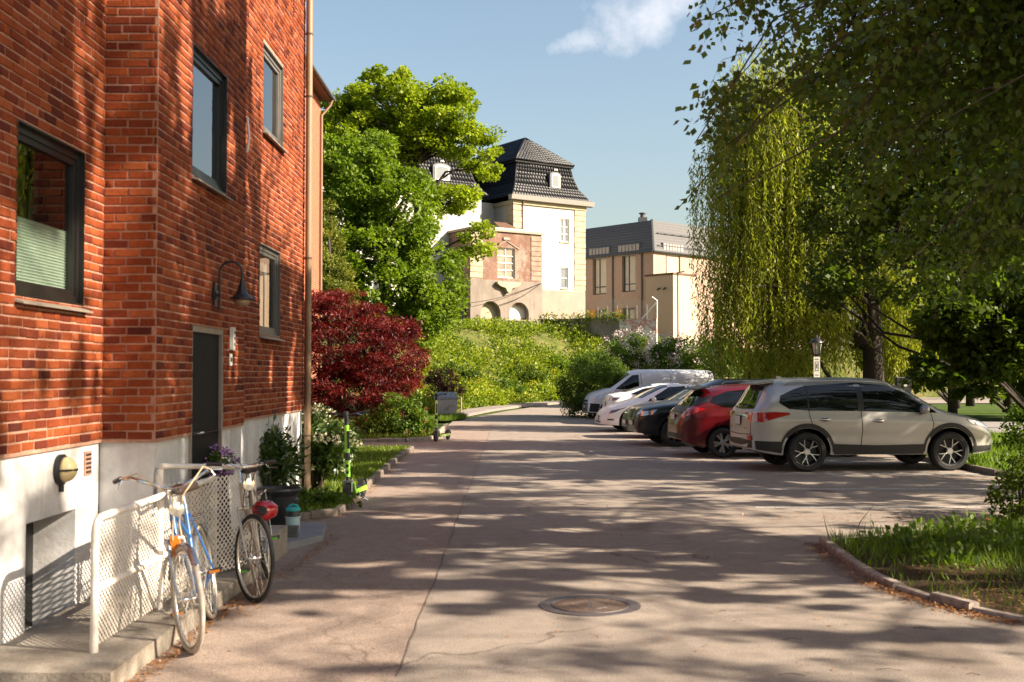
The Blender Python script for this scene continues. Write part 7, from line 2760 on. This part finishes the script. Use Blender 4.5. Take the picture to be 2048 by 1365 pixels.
def bicycle(name, label, front, heading, lean, steer, fmat, forkmat, tyremat, rad=0.335, wb=1.04, basket=False, curved=True, light=True, guards=True, pedals="orange_reflector"):
    """front = ground point of the front wheel; heading = direction it faces"""
    root = thing(name, label, "bicycle", (front[0], front[1], front[2] if len(front) > 2 else 0.0), (0, 0, 0))
    root.rotation_mode = 'XYZ'
    M = Matrix.Rotation(heading, 4, 'Z') @ Matrix.Rotation(lean, 4, 'X')
    root.rotation_euler = M.to_euler()
    # local: x forward, origin under the front wheel
    R0 = rad
    rear = Vector((-wb, 0, R0))
    bb_ = Vector((-wb + 0.44, 0, 0.28))
    hd_t, hd_b = Vector((-0.235, 0, 0.90)), Vector((-0.185, 0, 0.72))
    seat_t = Vector((-wb + 0.28, 0, 0.86))
    seat_b = bb_
    # frame
    mb = MB()
    mb.tube([hd_b, hd_t], 0.020, 10)
    mb.tube([hd_b + Vector((0, 0, .03)), bb_], 0.0165, 10)
    mb.tube([hd_t - Vector((0, 0, .03)), seat_b.lerp(seat_t, 0.62 if curved else 0.93)], 0.0145, 10)
    mb.tube([seat_b, seat_t], 0.0145, 10)
    fr = mb.build("frame", fmat, root, smooth=40)
    mb = MB()
    for s in (-1, 1):
        mb.tube([bb_ + Vector((0, s * .03, 0)), rear + Vector((0, s * .065, 0))], 0.009, 8)
        mb.tube([seat_b.lerp(seat_t, 0.88) + Vector((0, s * .02, 0)), rear + Vector((0, s * .065, 0))], 0.008, 8)
    mb.build("rear_stays", fmat, root, smooth=40)
    # wheels

    def wheel(c, parent, M2=None):
        ty = MB().tube([c + Vector((R0 * 0.965 * math.cos(a), 0, R0 * 0.965 * math.sin(a))) for a in np.linspace(0, 2 * math.pi, 45)[:-1]], R0 * 0.052, 10, closed=True)
        ri = MB().tube([c + Vector((R0 * 0.89 * math.cos(a), 0, R0 * 0.89 * math.sin(a))) for a in np.linspace(0, 2 * math.pi, 45)[:-1]], R0 * 0.034, 8, closed=True)
        sp = MB()
        for k in range(32):
            a = 2 * math.pi * k / 32
            s = 1 if k % 2 else -1
            b = a + (0.55 if (k // 2) % 2 else -0.55)
            sp.tube([c + Vector((0.022 * math.cos(b), s * 0.03, 0.022 * math.sin(b))), c + Vector((R0 * 0.87 * math.cos(a), 0, R0 * 0.87 * math.sin(a)))], 0.0016, 4, caps=False)
        hub = MB().lathe([(0.0, -.05), (0.012, -.05), (0.014, -.034), (0.026, -.032), (0.016, -.02), (0.016, .02), (0.026, .032), (0.014, .034), (0.012, .05), (0, .05)], 14, tuple(c), 'y')
        if M2 is not None:
            for q in (ty, ri, sp, hub):
                q.xform(M2)
        t = ty.build("wheel", tyremat, parent, smooth=True)
        ri.build("rim", "bike_silver", t, smooth=True)
        sp.build("spokes", "chrome", t)
        hub.build("hub", "chrome", t, smooth=40)
        return t
    wheel(rear, root)
    axis = (hd_t - hd_b).normalized()
    S = Matrix.Translation(hd_b) @ Matrix.Rotation(steer, 4, axis) @ Matrix.Translation(-hd_b)
    fw = Vector((0, 0, R0))
    wheel(fw, root, S)
    # fork
    mb = MB()
    for s in (-1, 1):
        mb.tube([hd_b + Vector((0, s * .05, -.02)), hd_b.lerp(fw, 0.55) + Vector((-.01, s * .055, 0)), fw + Vector((0, s * .055, 0))], [0.013, 0.012, 0.008], 8)
    mb.tube([hd_b + Vector((0, -.055, -.015)), hd_b + Vector((0, .055, -.015))], 0.015, 8)
    mb.xform(S).build("fork", forkmat, root, smooth=40)
    # bars
    st = hd_t + axis * 0.11
    mb = MB()
    mb.tube([hd_t, st, st + Vector((0.06, 0, 0.02))], 0.012, 8)
    mb.xform(S).build("stem", "chrome", root, smooth=40)
    fwd = st + Vector((0.06, 0, 0.02))
    if curved:
        half = [(0, 0, 0), (0.03, 0.06, 0.01), (0.05, 0.15, 0.05), (0.0, 0.24, 0.09), (-0.10, 0.29, 0.09), (-0.22, 0.30, 0.07)]
    else:
        half = [(0, 0, 0), (0.01, 0.1, 0.01), (0.0, 0.2, 0.03), (-0.03, 0.29, 0.035)]
    pts = [fwd + Vector((x, -y, z)) for x, y, z in reversed(half)] + [fwd + Vector(p) for p in half[1:]]
    mb = MB().tube(pts, 0.0115, 8)
    hb = mb.xform(S).build("handlebar", "chrome", root, smooth=40)
    for s in (-1, 1):
        e0, e1 = Vector(half[-1]), Vector(half[-2])
        d = (e0 - e1).normalized() * 0.12
        a, b = fwd + Vector((e0.x, s * e0.y, e0.z)), fwd + Vector((e0.x - d.x, s * (e0.y - d.y), e0.z - d.z))
        MB().tube([a, b], 0.017, 8).xform(S).build("grip", "leather", hb, smooth=40)
        lv = MB().tube([b + Vector((0.03, 0, -.01)), b + Vector((0.04, s * 0.02, -.035)), a + Vector((0.05, 0, -.045))], 0.006, 6)
        lv.xform(S).build("brake_lever", "chrome", hb, smooth=40)
        cbm = MB().tube([b + Vector((0.03, 0, 0)), b + Vector((0.12, -s * .08, 0.03)), fwd + Vector((0.14, s * .03, -.05)), fwd + Vector((0.06, s * .02, -.22)), hd_b + Vector((0.05, s * .03, -.02))], 0.0045, 5)
        cbm.xform(S).build("brake_cable", "cable_cream" if curved else "black_plastic", hb, smooth=40)
    if light:
        MB().lathe([(0, -.05), (0.03, -.045), (0.045, 0.0), (0.047, 0.03), (0.0, 0.035)], 16, tuple(fwd + Vector((0.08, 0, -.13))), 'x').xform(S).build("headlamp", "chrome", root, smooth=40)
    # saddle
    st2 = seat_t + Vector((-.02, 0, .10))
    MB().tube([seat_t, st2], 0.0125, 8).build("seat_post", "chrome", root, smooth=40)
    sd = MB()
    prof = [(-0.15, 0.0, 0.035), (-0.14, 0.075, 0.04), (-0.09, 0.095, 0.045), (-0.02, 0.06, 0.035), (0.06, 0.028, 0.03), (0.13, 0.018, 0.028), (0.15, 0.0, 0.02)]
    rows = []
    for x, y, z in prof:
        rows.append([(x, -y, -0.02), (x, -y, z * .55), (x, -y * .6, z), (x, 0, z * .86), (x, y * .6, z), (x, y, z * .55), (x, y, -0.02)])
    V = [tuple(st2 + Vector(p)) for r in rows for p in r]
    F = [(i * 7 + j, i * 7 + j + 1, (i + 1) * 7 + j + 1, (i + 1) * 7 + j) for i in range(len(rows) - 1) for j in range(6)]
    F += [(i * 7 + 6, i * 7, (i + 1) * 7, (i + 1) * 7 + 6) for i in range(len(rows) - 1)]
    sd.add(V, F)
    sd.build("saddle", "leather", root, smooth=True)
    # mudguards
    if guards:
        for c, MM, nm in ((rear, None, "rear_mudguard"), (fw, S, "front_mudguard")):
            g_ = MB()
            ths = np.linspace(0.3, 3.05, 22) if MM is None else np.linspace(0.75, 2.9, 18)
            rows = []
            for a in ths:
                rr_ = R0 * 1.075
                for yy, dr in ((-.026, -.012), (0, 0), (.026, -.012)):
                    rows.append(c + Vector((rr_ * math.cos(a) + dr * math.cos(a), yy, (rr_ + dr) * math.sin(a))))
            n_ = len(ths)
            g_.add(rows, [(i * 3 + j, (i + 1) * 3 + j, (i + 1) * 3 + j + 1, i * 3 + j + 1) for i in range(n_ - 1) for j in range(2)])
            if MM is not None:
                g_.xform(MM)
            g_.build(nm, "bike_silver", root, smooth=True)
    # carrier
    mb = MB()
    y0 = 0.06
    zc = 2 * R0 + 0.07
    a, b = rear.x + 0.30, rear.x - 0.14
    for s in (-1, 1):
        mb.tube([(a, s * y0, zc), (b, s * y0, zc)], 0.005, 6)
        mb.tube([(rear.x, s * .065, R0), (rear.x - .08, s * y0, zc)], 0.005, 6)
    for k in range(4):
        x = a + (b - a) * k / 3
        mb.tube([(x, -y0, zc), (x, y0, zc)], 0.0045, 6)
    mb.build("carrier", "chrome", root)
    # drive
    mb = MB().lathe([(0.095, -.003), (0.095, .003), (0.08, .003), (0.08, -.003)], 26, tuple(bb_ + Vector((0, -.045, 0))), 'y', close=True)
    mb.build("chainring", "chrome", root)
    mb = MB()
    for s in (1, -1):
        t = 0.6
        e = bb_ + Vector((0.165 * math.cos(t) * s, -s * .065, -0.165 * math.sin(t) * s))
        mb.tube([bb_ + Vector((0, -s * .05, 0)), e], 0.009, 8)
        pm = MB()
        pm.obox(e + Vector((0, -s * .055, 0)), (0.042, 0, 0), (0, 0.045, 0), (0, 0, 0.010))
        pd = pm.build("pedal", "black_plastic", root)
        for q in (-1, 1):
            rm = MB()
            rm.obox(e + Vector((q * .0435, -s * .055, 0)), (0.003, 0, 0), (0, 0.036, 0), (0, 0, 0.009))
            rm.build("reflector", pedals, pd)
    mb.build("crank", "chrome", root, smooth=40)
    ch = MB()
    ch.tube([bb_ + Vector((0, -.045, .09)), rear + Vector((0, -.045, .035))], 0.004, 4)
    ch.tube([bb_ + Vector((0, -.045, -.09)), rear + Vector((0, -.045, -.035))], 0.004, 4)
    ch.build("chain", "black_iron", root)
    return root


hd1 = math.atan2(-1.0, 0.13)
b1 = bicycle("bicycle", "silver and blue bicycle with white tyres leaning on the railing", (-2.01, 7.20, 0.0), hd1, R(11), R(25), "bike_blue", "bike_silver", "rubber_pale")
tgb = MB().obox((-0.16, 0.0, 0.66), (0.012, 0, 0.06), (0, 0.028, 0), (0.02, 0, -0.004))
tgb.build("orange_tag", "orange_reflector", b1)
hd2 = math.atan2(-1.0, 0.10)
b2 = bicycle("bicycle", "champagne bicycle with black tyres, front wheel turned outwards", (-1.97, 8.78, 0.0), hd2, R(9), R(33), "bike_champagne", "bike_champagne", "rubber", curved=False, pedals="green_bright", guards=False)
# helmet hung on the bars
hm = thing("bicycle_helmet", "red and grey bicycle helmet hanging at the second bicycle's bars", "helmet", tuple(at(528, 1022, 9.25)))
V, F = [], []
nu_, nv_ = 22, 9
for j in range(nv_ + 1):
    ph = (j / nv_) * math.pi * 0.52
    for i in range(nu_):
        a = 2 * math.pi * i / nu_
        k = 1 + 0.05 * math.cos(7 * a) * math.sin(ph)
        V.append((0.085 * math.sin(ph) * math.cos(a) * k, 0.125 * math.sin(ph) * math.sin(a) * k, 0.09 * math.cos(ph)))
for j in range(nv_):
    for i in range(nu_):
        F.append((j * nu_ + i, (j + 1) * nu_ + i, (j + 1) * nu_ + (i + 1) % nu_, j * nu_ + (i + 1) % nu_))
mb = MB()
mb.add(V, F)
hm.rotation_euler = (R(12), R(78), R(-30))
mb.build("shell", "helmet_red", hm, smooth=True)
mb = MB()
mb.lathe([(1.0, 0.0), (1.03, -.012), (0.98, -.03), (0.9, -.02)], 24)
mb.v = [(x * .083, y * .122, z + 0.004) for x, y, z in mb.v]
mb.build("rim_band", "helmet_grey", hm, smooth=True)
for k in range(5):
    a = -0.6 + 0.3 * k
    mb = MB().tube([(0.088 * math.sin(p) * math.sin(a) * 1.02, -0.128 * math.sin(p) * math.cos(a) * 1.02, 0.092 * math.cos(p)) for p in np.linspace(0.25, 1.2, 6)], [0.002, 0.007, 0.008, 0.008, 0.006, 0.002], 6)
    mb.build("vent_slot", "black_plastic", hm, smooth=True)
hbar = [o_ for o_ in b2.children if o_.name.startswith("handlebar")][0]
Mb = parent_matrix(hbar)
tip = max((Mb @ v.co for v in hbar.data.vertices), key=lambda q_: q_.x)
tip = tip + Vector((-0.05, 0.0, -0.012))
hc_ = Vector(hm.location)
MB().tube([hc_ + Vector((-.03, 0, 0.06)), (hc_ + tip) / 2 + Vector((-.02, 0, 0)), tip, (hc_ + tip) / 2 + Vector((.03, 0, 0)), hc_ + Vector((.05, 0, .05))], 0.005, 5).build("strap", "black_plastic", hm, world=True)
# flower pot, bucket, stone, flowers
pp = gp(548, 1042, 0.07)
pot = thing("flower_pot", "large dark glazed flower pot on the grey slab by the entrance", "pot", (-2.52, 12.35, 0.07))
MB().lathe([(0.0, 0), (0.17, 0.0), (0.20, 0.04), (0.25, 0.28), (0.27, 0.38), (0.245, 0.40), (0.25, 0.43), (0.30, 0.47), (0.315, 0.50), (0.30, 0.525), (0.275, 0.51), (0.27, 0.46), (0.0, 0.45)], 36).build("body", "pot_dark", pot, smooth=40)
pot.scale = (0.78, 0.78, 0.86)
MB().lathe([(0.272, 0.462), (0.2, 0.475), (0, 0.48)], 20).build("soil", "earth", pot)
bk = thing("bucket", "pale blue bucket with teal lid ring beside the flower pot", "bucket", (-2.30, 12.0, 0.07))
MB().lathe([(0.0, 0), (0.075, 0.0), (0.09, 0.20), (0.097, 0.205), (0.097, 0.22), (0.085, 0.22), (0.07, 0.02), (0, 0.02)], 24).build("body", "bucket_blue", bk, smooth=40)
bk.scale = (0.85, 0.85, 0.85)
MB().lathe([(0.088, 0.215), (0.086, 0.28), (0.075, 0.30), (0, 0.30)], 24).build("inner_pot", "pot_dark", bk, smooth=40)
MB().tube([(0.06 * math.cos(a), 0.02, 0.315 + 0.045 * math.sin(a)) for a in np.linspace(0, 2 * math.pi, 19)[:-1]], 0.014, 8, closed=True).build("ring_handle", "bucket_teal", bk, smooth=True)
MB().lathe([(0.09, 0.29), (0.092, 0.315), (0.07, 0.33), (0.0, 0.33)], 24).build("lid", "bucket_teal", bk, smooth=40)
sb = MB()
sb.box(-.065, .065, -.05, .05, 0, .115)
so = sb.build("stone_block", "stone_block")
so.location = (-2.27, 11.78, 0.07)
tag(so, "small dark stone block standing before the pale blue bucket", "stone")
pf = at(437, 934, 10.1)
shrub("potted_azalea", "purple flowering plant behind the short white railing", (pf.x, pf.y, 0.27), [ell(437, 930, 26, 26, 10.1, 0.12)], 26, 22, 0.05, 0.035, "leaf_shrub", 301, flowers=("petal_purple", 22, 0.028, 16, 0.030), stems=8, cat="plant")


# ================================================================== SCOOTERS
def scooter(label, loc, rz, lean, main, steer=0.0):
    s = thing("electric_scooter", label, "scooter", loc, (0, 0, 0), group="lime green rental scooters")
    M = Matrix.Rotation(rz, 4, 'Z') @ Matrix.Rotation(lean, 4, 'X')
    s.rotation_euler = M.to_euler()
    r = 0.125
    for x in (0.0, -0.88):
        w0 = MB().lathe([(0.06, -.025), (r - .015, -.03), (r, -.012), (r, .012), (r - .015, .03), (0.06, .025)], 26, (x, 0, r), 'y').build("wheel", "rubber", s, smooth=40)
        MB().lathe([(0.0, -.02), (0.062, -.02), (0.062, .02), (0, .02)], 18, (x, 0, r), 'y').build("hub", "rim_grey", w0, smooth=40)
    # deck
    mb = MB()
    prof = [(-0.80, 0.115), (-0.14, 0.115), (-0.06, 0.20), (-0.03, 0.27), (-0.07, 0.28), (-0.16, 0.175), (-0.80, 0.175)]
    mb.extr([(x, -0.085, z) for x, z in prof], (0, 0.17, 0))
    mb.build("deck", main, s)
    MB().box(-0.76, -0.18, -0.07, 0.07, 0.1755, 0.181).build("deck_mat", "black_plastic", s)
    ax = Vector((-0.10, 0, 1.0)).normalized()
    b0 = Vector((-0.035, 0, 0.26))
    P = lambda d: tuple(b0 + ax * d)
    # stem in sections
    MB().tube([P(0.0), P(0.10)], 0.030, 12).build("stem_joint", "black_plastic", s, smooth=40)
    MB().tube([P(0.10), P(0.32)], 0.033, 14).build("stem_lower", main, s, smooth=40)
    MB().tube([P(0.32), P(0.42)], 0.033, 14).build("stem_band", "black_plastic", s, smooth=40)
    MB().tube([P(0.42), P(0.80)], 0.033, 14).build("stem_upper", main, s, smooth=40)
    MB().tube([P(0.80), P(0.93)], 0.036, 12).build("stem_head", "black_plastic", s, smooth=40)
    bt = MB()
    c0 = b0 + ax * 0.60
    bt.obox(c0 + Vector((0.026, 0.022, 0)), (0.010, 0, 0), (0, 0.014, 0), ax * 0.12)
    bt.build("battery_panel", "black_plastic", s)
    for d, sz in ((0.25, 0.022), (0.16, 0.020)):
        c1 = b0 + ax * d
        MB().lathe([(0, 0), (sz, 0.0), (sz, 0.004), (sz * .6, 0.004), (sz * .6, 0.006), (0, 0.006)], 16, tuple(c1 + Vector((0.031, 0, 0))), 'x').build("emblem", "black_plastic", s)
    # fork and guard
    mb = MB()
    for q in (-1, 1):
        mb.tube([P(0.06)[0:1] + (q * .05, P(0.06)[2]), (0.0, q * .05, r)], 0.012, 8)
    mb.box(-0.06, 0.03, -.065, .065, 0.285, 0.315)
    mb.build("fork", "rim_grey", s, smooth=40)
    g = MB()
    rows = []
    ths = np.linspace(0.2, 2.9, 14)
    for a in ths:
        for y in (-.04, .04):
            rows.append((0.145 * math.cos(a), y, r + 0.145 * math.sin(a)))
    g.add(rows, [(2 * i, 2 * i + 2, 2 * i + 3, 2 * i + 1) for i in range(len(ths) - 1)])
    g.build("mudguard", "black_plastic", s, smooth=True)
    g = MB()
    rows = [(-0.88 + x, y, z) for x, y, z in rows]
    g.add(rows, [(2 * i, 2 * i + 2, 2 * i + 3, 2 * i + 1) for i in range(len(ths) - 1)])
    g.build("mudguard", "black_plastic", s, smooth=True)
    h = b0 + ax * 0.93
    mb = MB().tube([h + Vector((-.06, -.27, .035)), h + Vector((-.01, -.15, .03)), h + Vector((0.02, 0, 0.0)), h + Vector((-.01, .15, .03)), h + Vector((-.06, .27, .035))], 0.014, 8)
    hb = mb.build("handlebar", "black_plastic", s, smooth=40)
    for q in (-1, 1):
        MB().tube([h + Vector((-.055, q * .25, .035)), h + Vector((-.02, q * .15, .032))], 0.019, 8).build("grip", "rubber", hb, smooth=40)
        MB().tube([h + Vector((.01, q * .14, .02)), h + Vector((0.0, q * .22, .0))], 0.006, 6).build("brake_lever", "chrome", hb)
    MB().lathe([(0, -.03), (0.035, -.03), (0.04, 0.02), (0, 0.03)], 14, tuple(h + Vector((0.03, 0, 0.03)))).build("display", "black_plastic", s, smooth=40)
    MB().tube([(-0.35, 0.06, 0.12), (-0.34, 0.13, 0.05), (-0.36, 0.19, 0.0)], 0.008, 6).build("kickstand", "chrome", s)
    return s


p = gp(697, 1008)
scooter("lime green electric scooter with black wheel parked by the lawn kerb", (p.x, p.y, 0.0), math.atan2(-1, -0.09), R(3), "lime")
p = gp(872, 884)
scooter("pale lime electric scooter standing beside the leafy shrub", (p.x, p.y, 0.005), math.atan2(-0.95, -0.30), R(2), "lime_pale")

# ================================================================== STREET THINGS
p = gp(892, 838)
bn = thing("grit_bin", "grey ribbed grit bin with sloping dark lid on the grass patch", "bin", (p.x, p.y, 0.05), R(8))
mb = MB()
mb.add([(-.36, -.25, 0), (.36, -.25, 0), (.36, .25, 0), (-.36, .25, 0), (-.43, -.32, .72), (.43, -.32, .72), (.43, .32, .72), (-.43, .32, .72)],
       [(0, 3, 2, 1), (4, 5, 6, 7), (0, 1, 5, 4), (1, 2, 6, 5), (2, 3, 7, 6), (3, 0, 4, 7)])
mb.build("body", "bin_grey", bn)
for k in range(9):
    x = -.34 + k * .085
    m_ = MB()
    m_.add([(x - .018, -.252, .04), (x + .018, -.252, .04), (x * 1.17 + .02, -.317, .66), (x * 1.17 - .02, -.317, .66), (x - .014, -.275, .04), (x + .014, -.275, .04), (x * 1.17 + .016, -.34, .66), (x * 1.17 - .016, -.34, .66)],
           [(4, 5, 6, 7), (0, 4, 7, 3), (1, 2, 6, 5), (3, 7, 6, 2), (0, 1, 5, 4)])
    m_.build("rib", "bin_grey", bn)
mb = MB()
mb.add([(-.47, -.36, .725), (.47, -.36, .725), (.47, .36, .725), (-.47, .36, .725), (-.45, -.34, .80), (.45, -.34, .80), (.36, .1, 1.0), (-.36, .1, 1.0), (.40, .34, .98), (-.40, .34, .98)],
       [(0, 3, 2, 1), (0, 1, 5, 4), (4, 5, 6, 7), (7, 6, 8, 9), (1, 2, 8, 6, 5), (3, 0, 4, 7, 9), (2, 3, 9, 8)])
mb.build("lid", "bin_lid", bn)
mb = MB()
for pts in ([(-.05, .30), (.02, .36), (.0, .42), (.08, .40), (.10, .46)], [(.12, .40), (.16, .48), (.22, .44), (.25, .50)], [(-.1, .36), (-.02, .33), (.06, .35)]):
    mb.tube([(x, -.345, z) for x, z in pts], 0.008, 5)
mb.build("scrawl", "bin_mark", bn)
p = gp(922, 830)
stk = MB().tube([(0, 0, 0), (0.01, 0, 0.75)], 0.035, 6).build("wooden_stake", "wood_stake")
stk.location = (p.x, p.y, 0.05)
tag(stk, "short wooden stake right of the grey grit bin", "stake")
# manhole cover
p = gp(1180, 1212)
mh = thing("manhole_cover", "round rusty iron manhole cover in the roadway", "manhole cover", (p.x, p.y, 0.0))
MB().lathe([(0.385, 0.001), (0.383, 0.006), (0.30, 0.006), (0.295, 0.002)], 44).build("ring", "cast_iron", mh, smooth=30)
MB().lathe([(0.292, 0.0), (0.292, 0.004), (0, 0.004)], 40).build("lid", "cast_iron", mh)
for k in range(15):
    y = -0.255 + k * 0.0365
    half = math.sqrt(max(0, 0.275 ** 2 - y * y))
    for s_ in (-1, 1):
        m_ = MB()
        n = max(2, int(half / 0.03))
        pts = [(s_ * (0.012 + (half - 0.012) * i / n), y + 0.016 * math.sin(i * 0.55 + k * 0.8) * (1 - abs(y) / 0.3), 0.0035) for i in range(n + 1)]
        m_.tube(pts, 0.006, 5)
        m_.build("relief_bar", "iron_rust", mh)
for r_ in (0.14, 0.285):
    MB().tube([(r_ * math.cos(a_), r_ * math.sin(a_), 0.004) for a_ in np.linspace(0, TAU, 41)[:-1]], 0.006, 5, closed=True).build("relief_ring", "cast_iron", mh)


# lamp posts
def lamp_post(label, x, y, h):
    l = thing("lamp_post", label, "lamp post", (x, y, 0), group="black lantern posts in the park")
    MB().lathe([(0.0, 0), (0.11, 0.0), (0.11, 0.10), (0.07, 0.16), (0.06, 0.5), (0.042, 0.56), (0.038, h - .62), (0.06, h - .60), (0.06, h - .56), (0.035, h - .5), (0.06, h - .42)], 14).build("post", "black_iron", l, smooth=40)
    lt = MB()
    for k in range(6):
        a = k * math.pi / 3
        lt.tube([(0.09 * math.cos(a), 0.09 * math.sin(a), h - .42), (0.15 * math.cos(a), 0.15 * math.sin(a), h - .10)], 0.012, 5)
    lt.lathe([(0.10, h - .43), (0.10, h - .41), (0, h - .41)], 6)
    lt.build("lantern_frame", "black_iron", l)
    MB().lathe([(0.08, h - .41), (0.137, h - .11), (0, h - .11)], 6).build("lantern_glass", "lantern_glass", l)
    MB().lathe([(0.18, h - .11), (0.17, h - .08), (0.09, h - .0), (0.03, h + .03), (0.02, h + .10), (0, h + .11)], 12).build("lantern_cap", "black_iron", l, smooth=40)
    return l


q = at(1430, 760, 47.0)
lamp_post("black lantern lamp post between white van and willow", q.x, q.y, at(1430, 694, 47.0).z)
q = at(1634, 760, 30.5)
lamp_post("black lantern lamp post with white sign behind the silver SUV", q.x, q.y, at(1634, 678, 30.5).z)
sg = thing("parking_sign", "white upright sign on the lamp post behind the silver SUV", "sign", (q.x - 0.02, q.y - 0.06, at(1632, 755, 30.4).z))
mb = MB()
hgt = 0.55
mb.box(-.085, .085, -.012, .0, 0, hgt)
mb.build("panel", "plate_white", sg)
m_ = MB()
F_ = Frame((0, -.0125, 0), (1, 0, 0), (0, -1, 0))
frame_ring(m_, F_, -.045, .045, 0.17, 0.42, 0.012, 0, 0.003)
m_.obox((0, -.0135, .30), (.012, 0, 0), (0, .0015, 0), (0, 0, .06))
m_.build("pictogram", "plate_mark", sg)
for zz in (0.06, 0.48):
    m_ = MB()
    m_.obox((0, -.0135, zz), (.05, 0, 0), (0, .0015, 0), (0, 0, .008))
    m_.build("text_line", "plate_mark", sg)
# black box with round disc seen over the bonnet
q = at(1806, 800, 33.0)
bx = thing("utility_box", "black box with a round pale disc beyond the silver SUV's bonnet", "box", (q.x, q.y, 0.0))
zt = at(1806, 756, 33.0).z
mb = MB()
mb.box(-.2, .2, -.13, .13, zt - .46, zt)
mb.build("housing", "black_plastic", bx)
MB().box(-.21, .21, -.14, .14, zt + .001, zt + .02).build("cap", "rim_grey", bx)
MB().lathe([(0, -.02), (0.062, -.018), (0.065, 0), (0, 0.0)], 20, (0.02, -.131, zt - .19), 'y').build("disc", "plate_white", bx)
MB().box(-.14, .02, -.136, -.131, zt - .43, zt - .37).build("label_strip", "plate_white", bx)
MB().tube([(0, 0, 0), (0, 0, zt - .46)], 0.06, 8).build("post", "black_iron", bx)

# ================================================================== LITTER
rg = np.random.default_rng(55)
P = []


def drift(a, b, n, w_, z=0.006):
    a, b = np.array(a), np.array(b)
    for k in range(n):
        t = rg.uniform()
        q = a + (b - a) * t + rg.normal(0, w_, 2)
        P.append((q[0], q[1], z + rg.uniform(0, 0.012)))


for a, b in zip(ISL[:-2], ISL[1:-1]):
    d = np.array(b) - np.array(a)
    nrm = np.array([-d[1], d[0]]) / np.linalg.norm(d)
    off = nrm * (-0.12 if nrm[0] > 0 else 0.12)
    drift(np.array(a) + off * 1.0, np.array(b) + off * 1.0, 420, 0.06)
drift((-2.12, 6.3), (-2.12, 9.6), 1100, 0.035)
drift((-2.05, 8.2), (-1.95, 9.3), 420, 0.09)
drift((-2.0, 9.8), (-1.9, 12.2), 500, 0.05)
for a, b in zip(L1[:-1], L1[1:]):
    drift(np.array(a) + np.array([0.10, -0.06]), np.array(b) + np.array([0.10, -0.06]), 260, 0.05)
drift((3.0, 14.0), (6.5, 13.6), 700, 0.3)
for k in range(3600):
    x_, y_ = rg.uniform(3.5, 6.5), rg.uniform(8.2, 10.9)
    if inside(isl_poly, np.array([x_]), np.array([y_]))[0]:
        P.append((x_, y_, 0.036 + rg.uniform(0, 0.01)))
drift((6.2, 19.4), (8.3, 18.9), 600, 0.2)
for k in range(900):
    P.append((rg.uniform(-2.1, 5.5), rg.uniform(5.5, 20), 0.006))
dr_ = rg.normal(size=(len(P), 3))
dr_[:, 2] *= 0.12
lt = leaves("litter", np.array(P), "litter", rg, 0.026, 0.45, dr_, 0.1, 3.0, kind="stuff", svar=0.6)
lt["label"] = "fallen brown catkins and leaf litter along the kerbs"
# a few loose twigs
tw = random.Random(9)
mb = MB()
for k in range(14):
    x, y = tw.uniform(1.5, 4.2), tw.uniform(6.3, 10.5)
    a = tw.uniform(-0.6, 0.3)
    l = tw.uniform(0.05, 0.16)
    mb.tube([(x, y, .008), (x + l * .5, y + l * .5 * math.sin(a) + .01, .014), (x + l, y + l * math.sin(a), .008)], 0.0018, 4)
o = mb.build("twig_litter", "twig", kind="stuff")
o["label"] = "small dry twigs scattered on the asphalt"
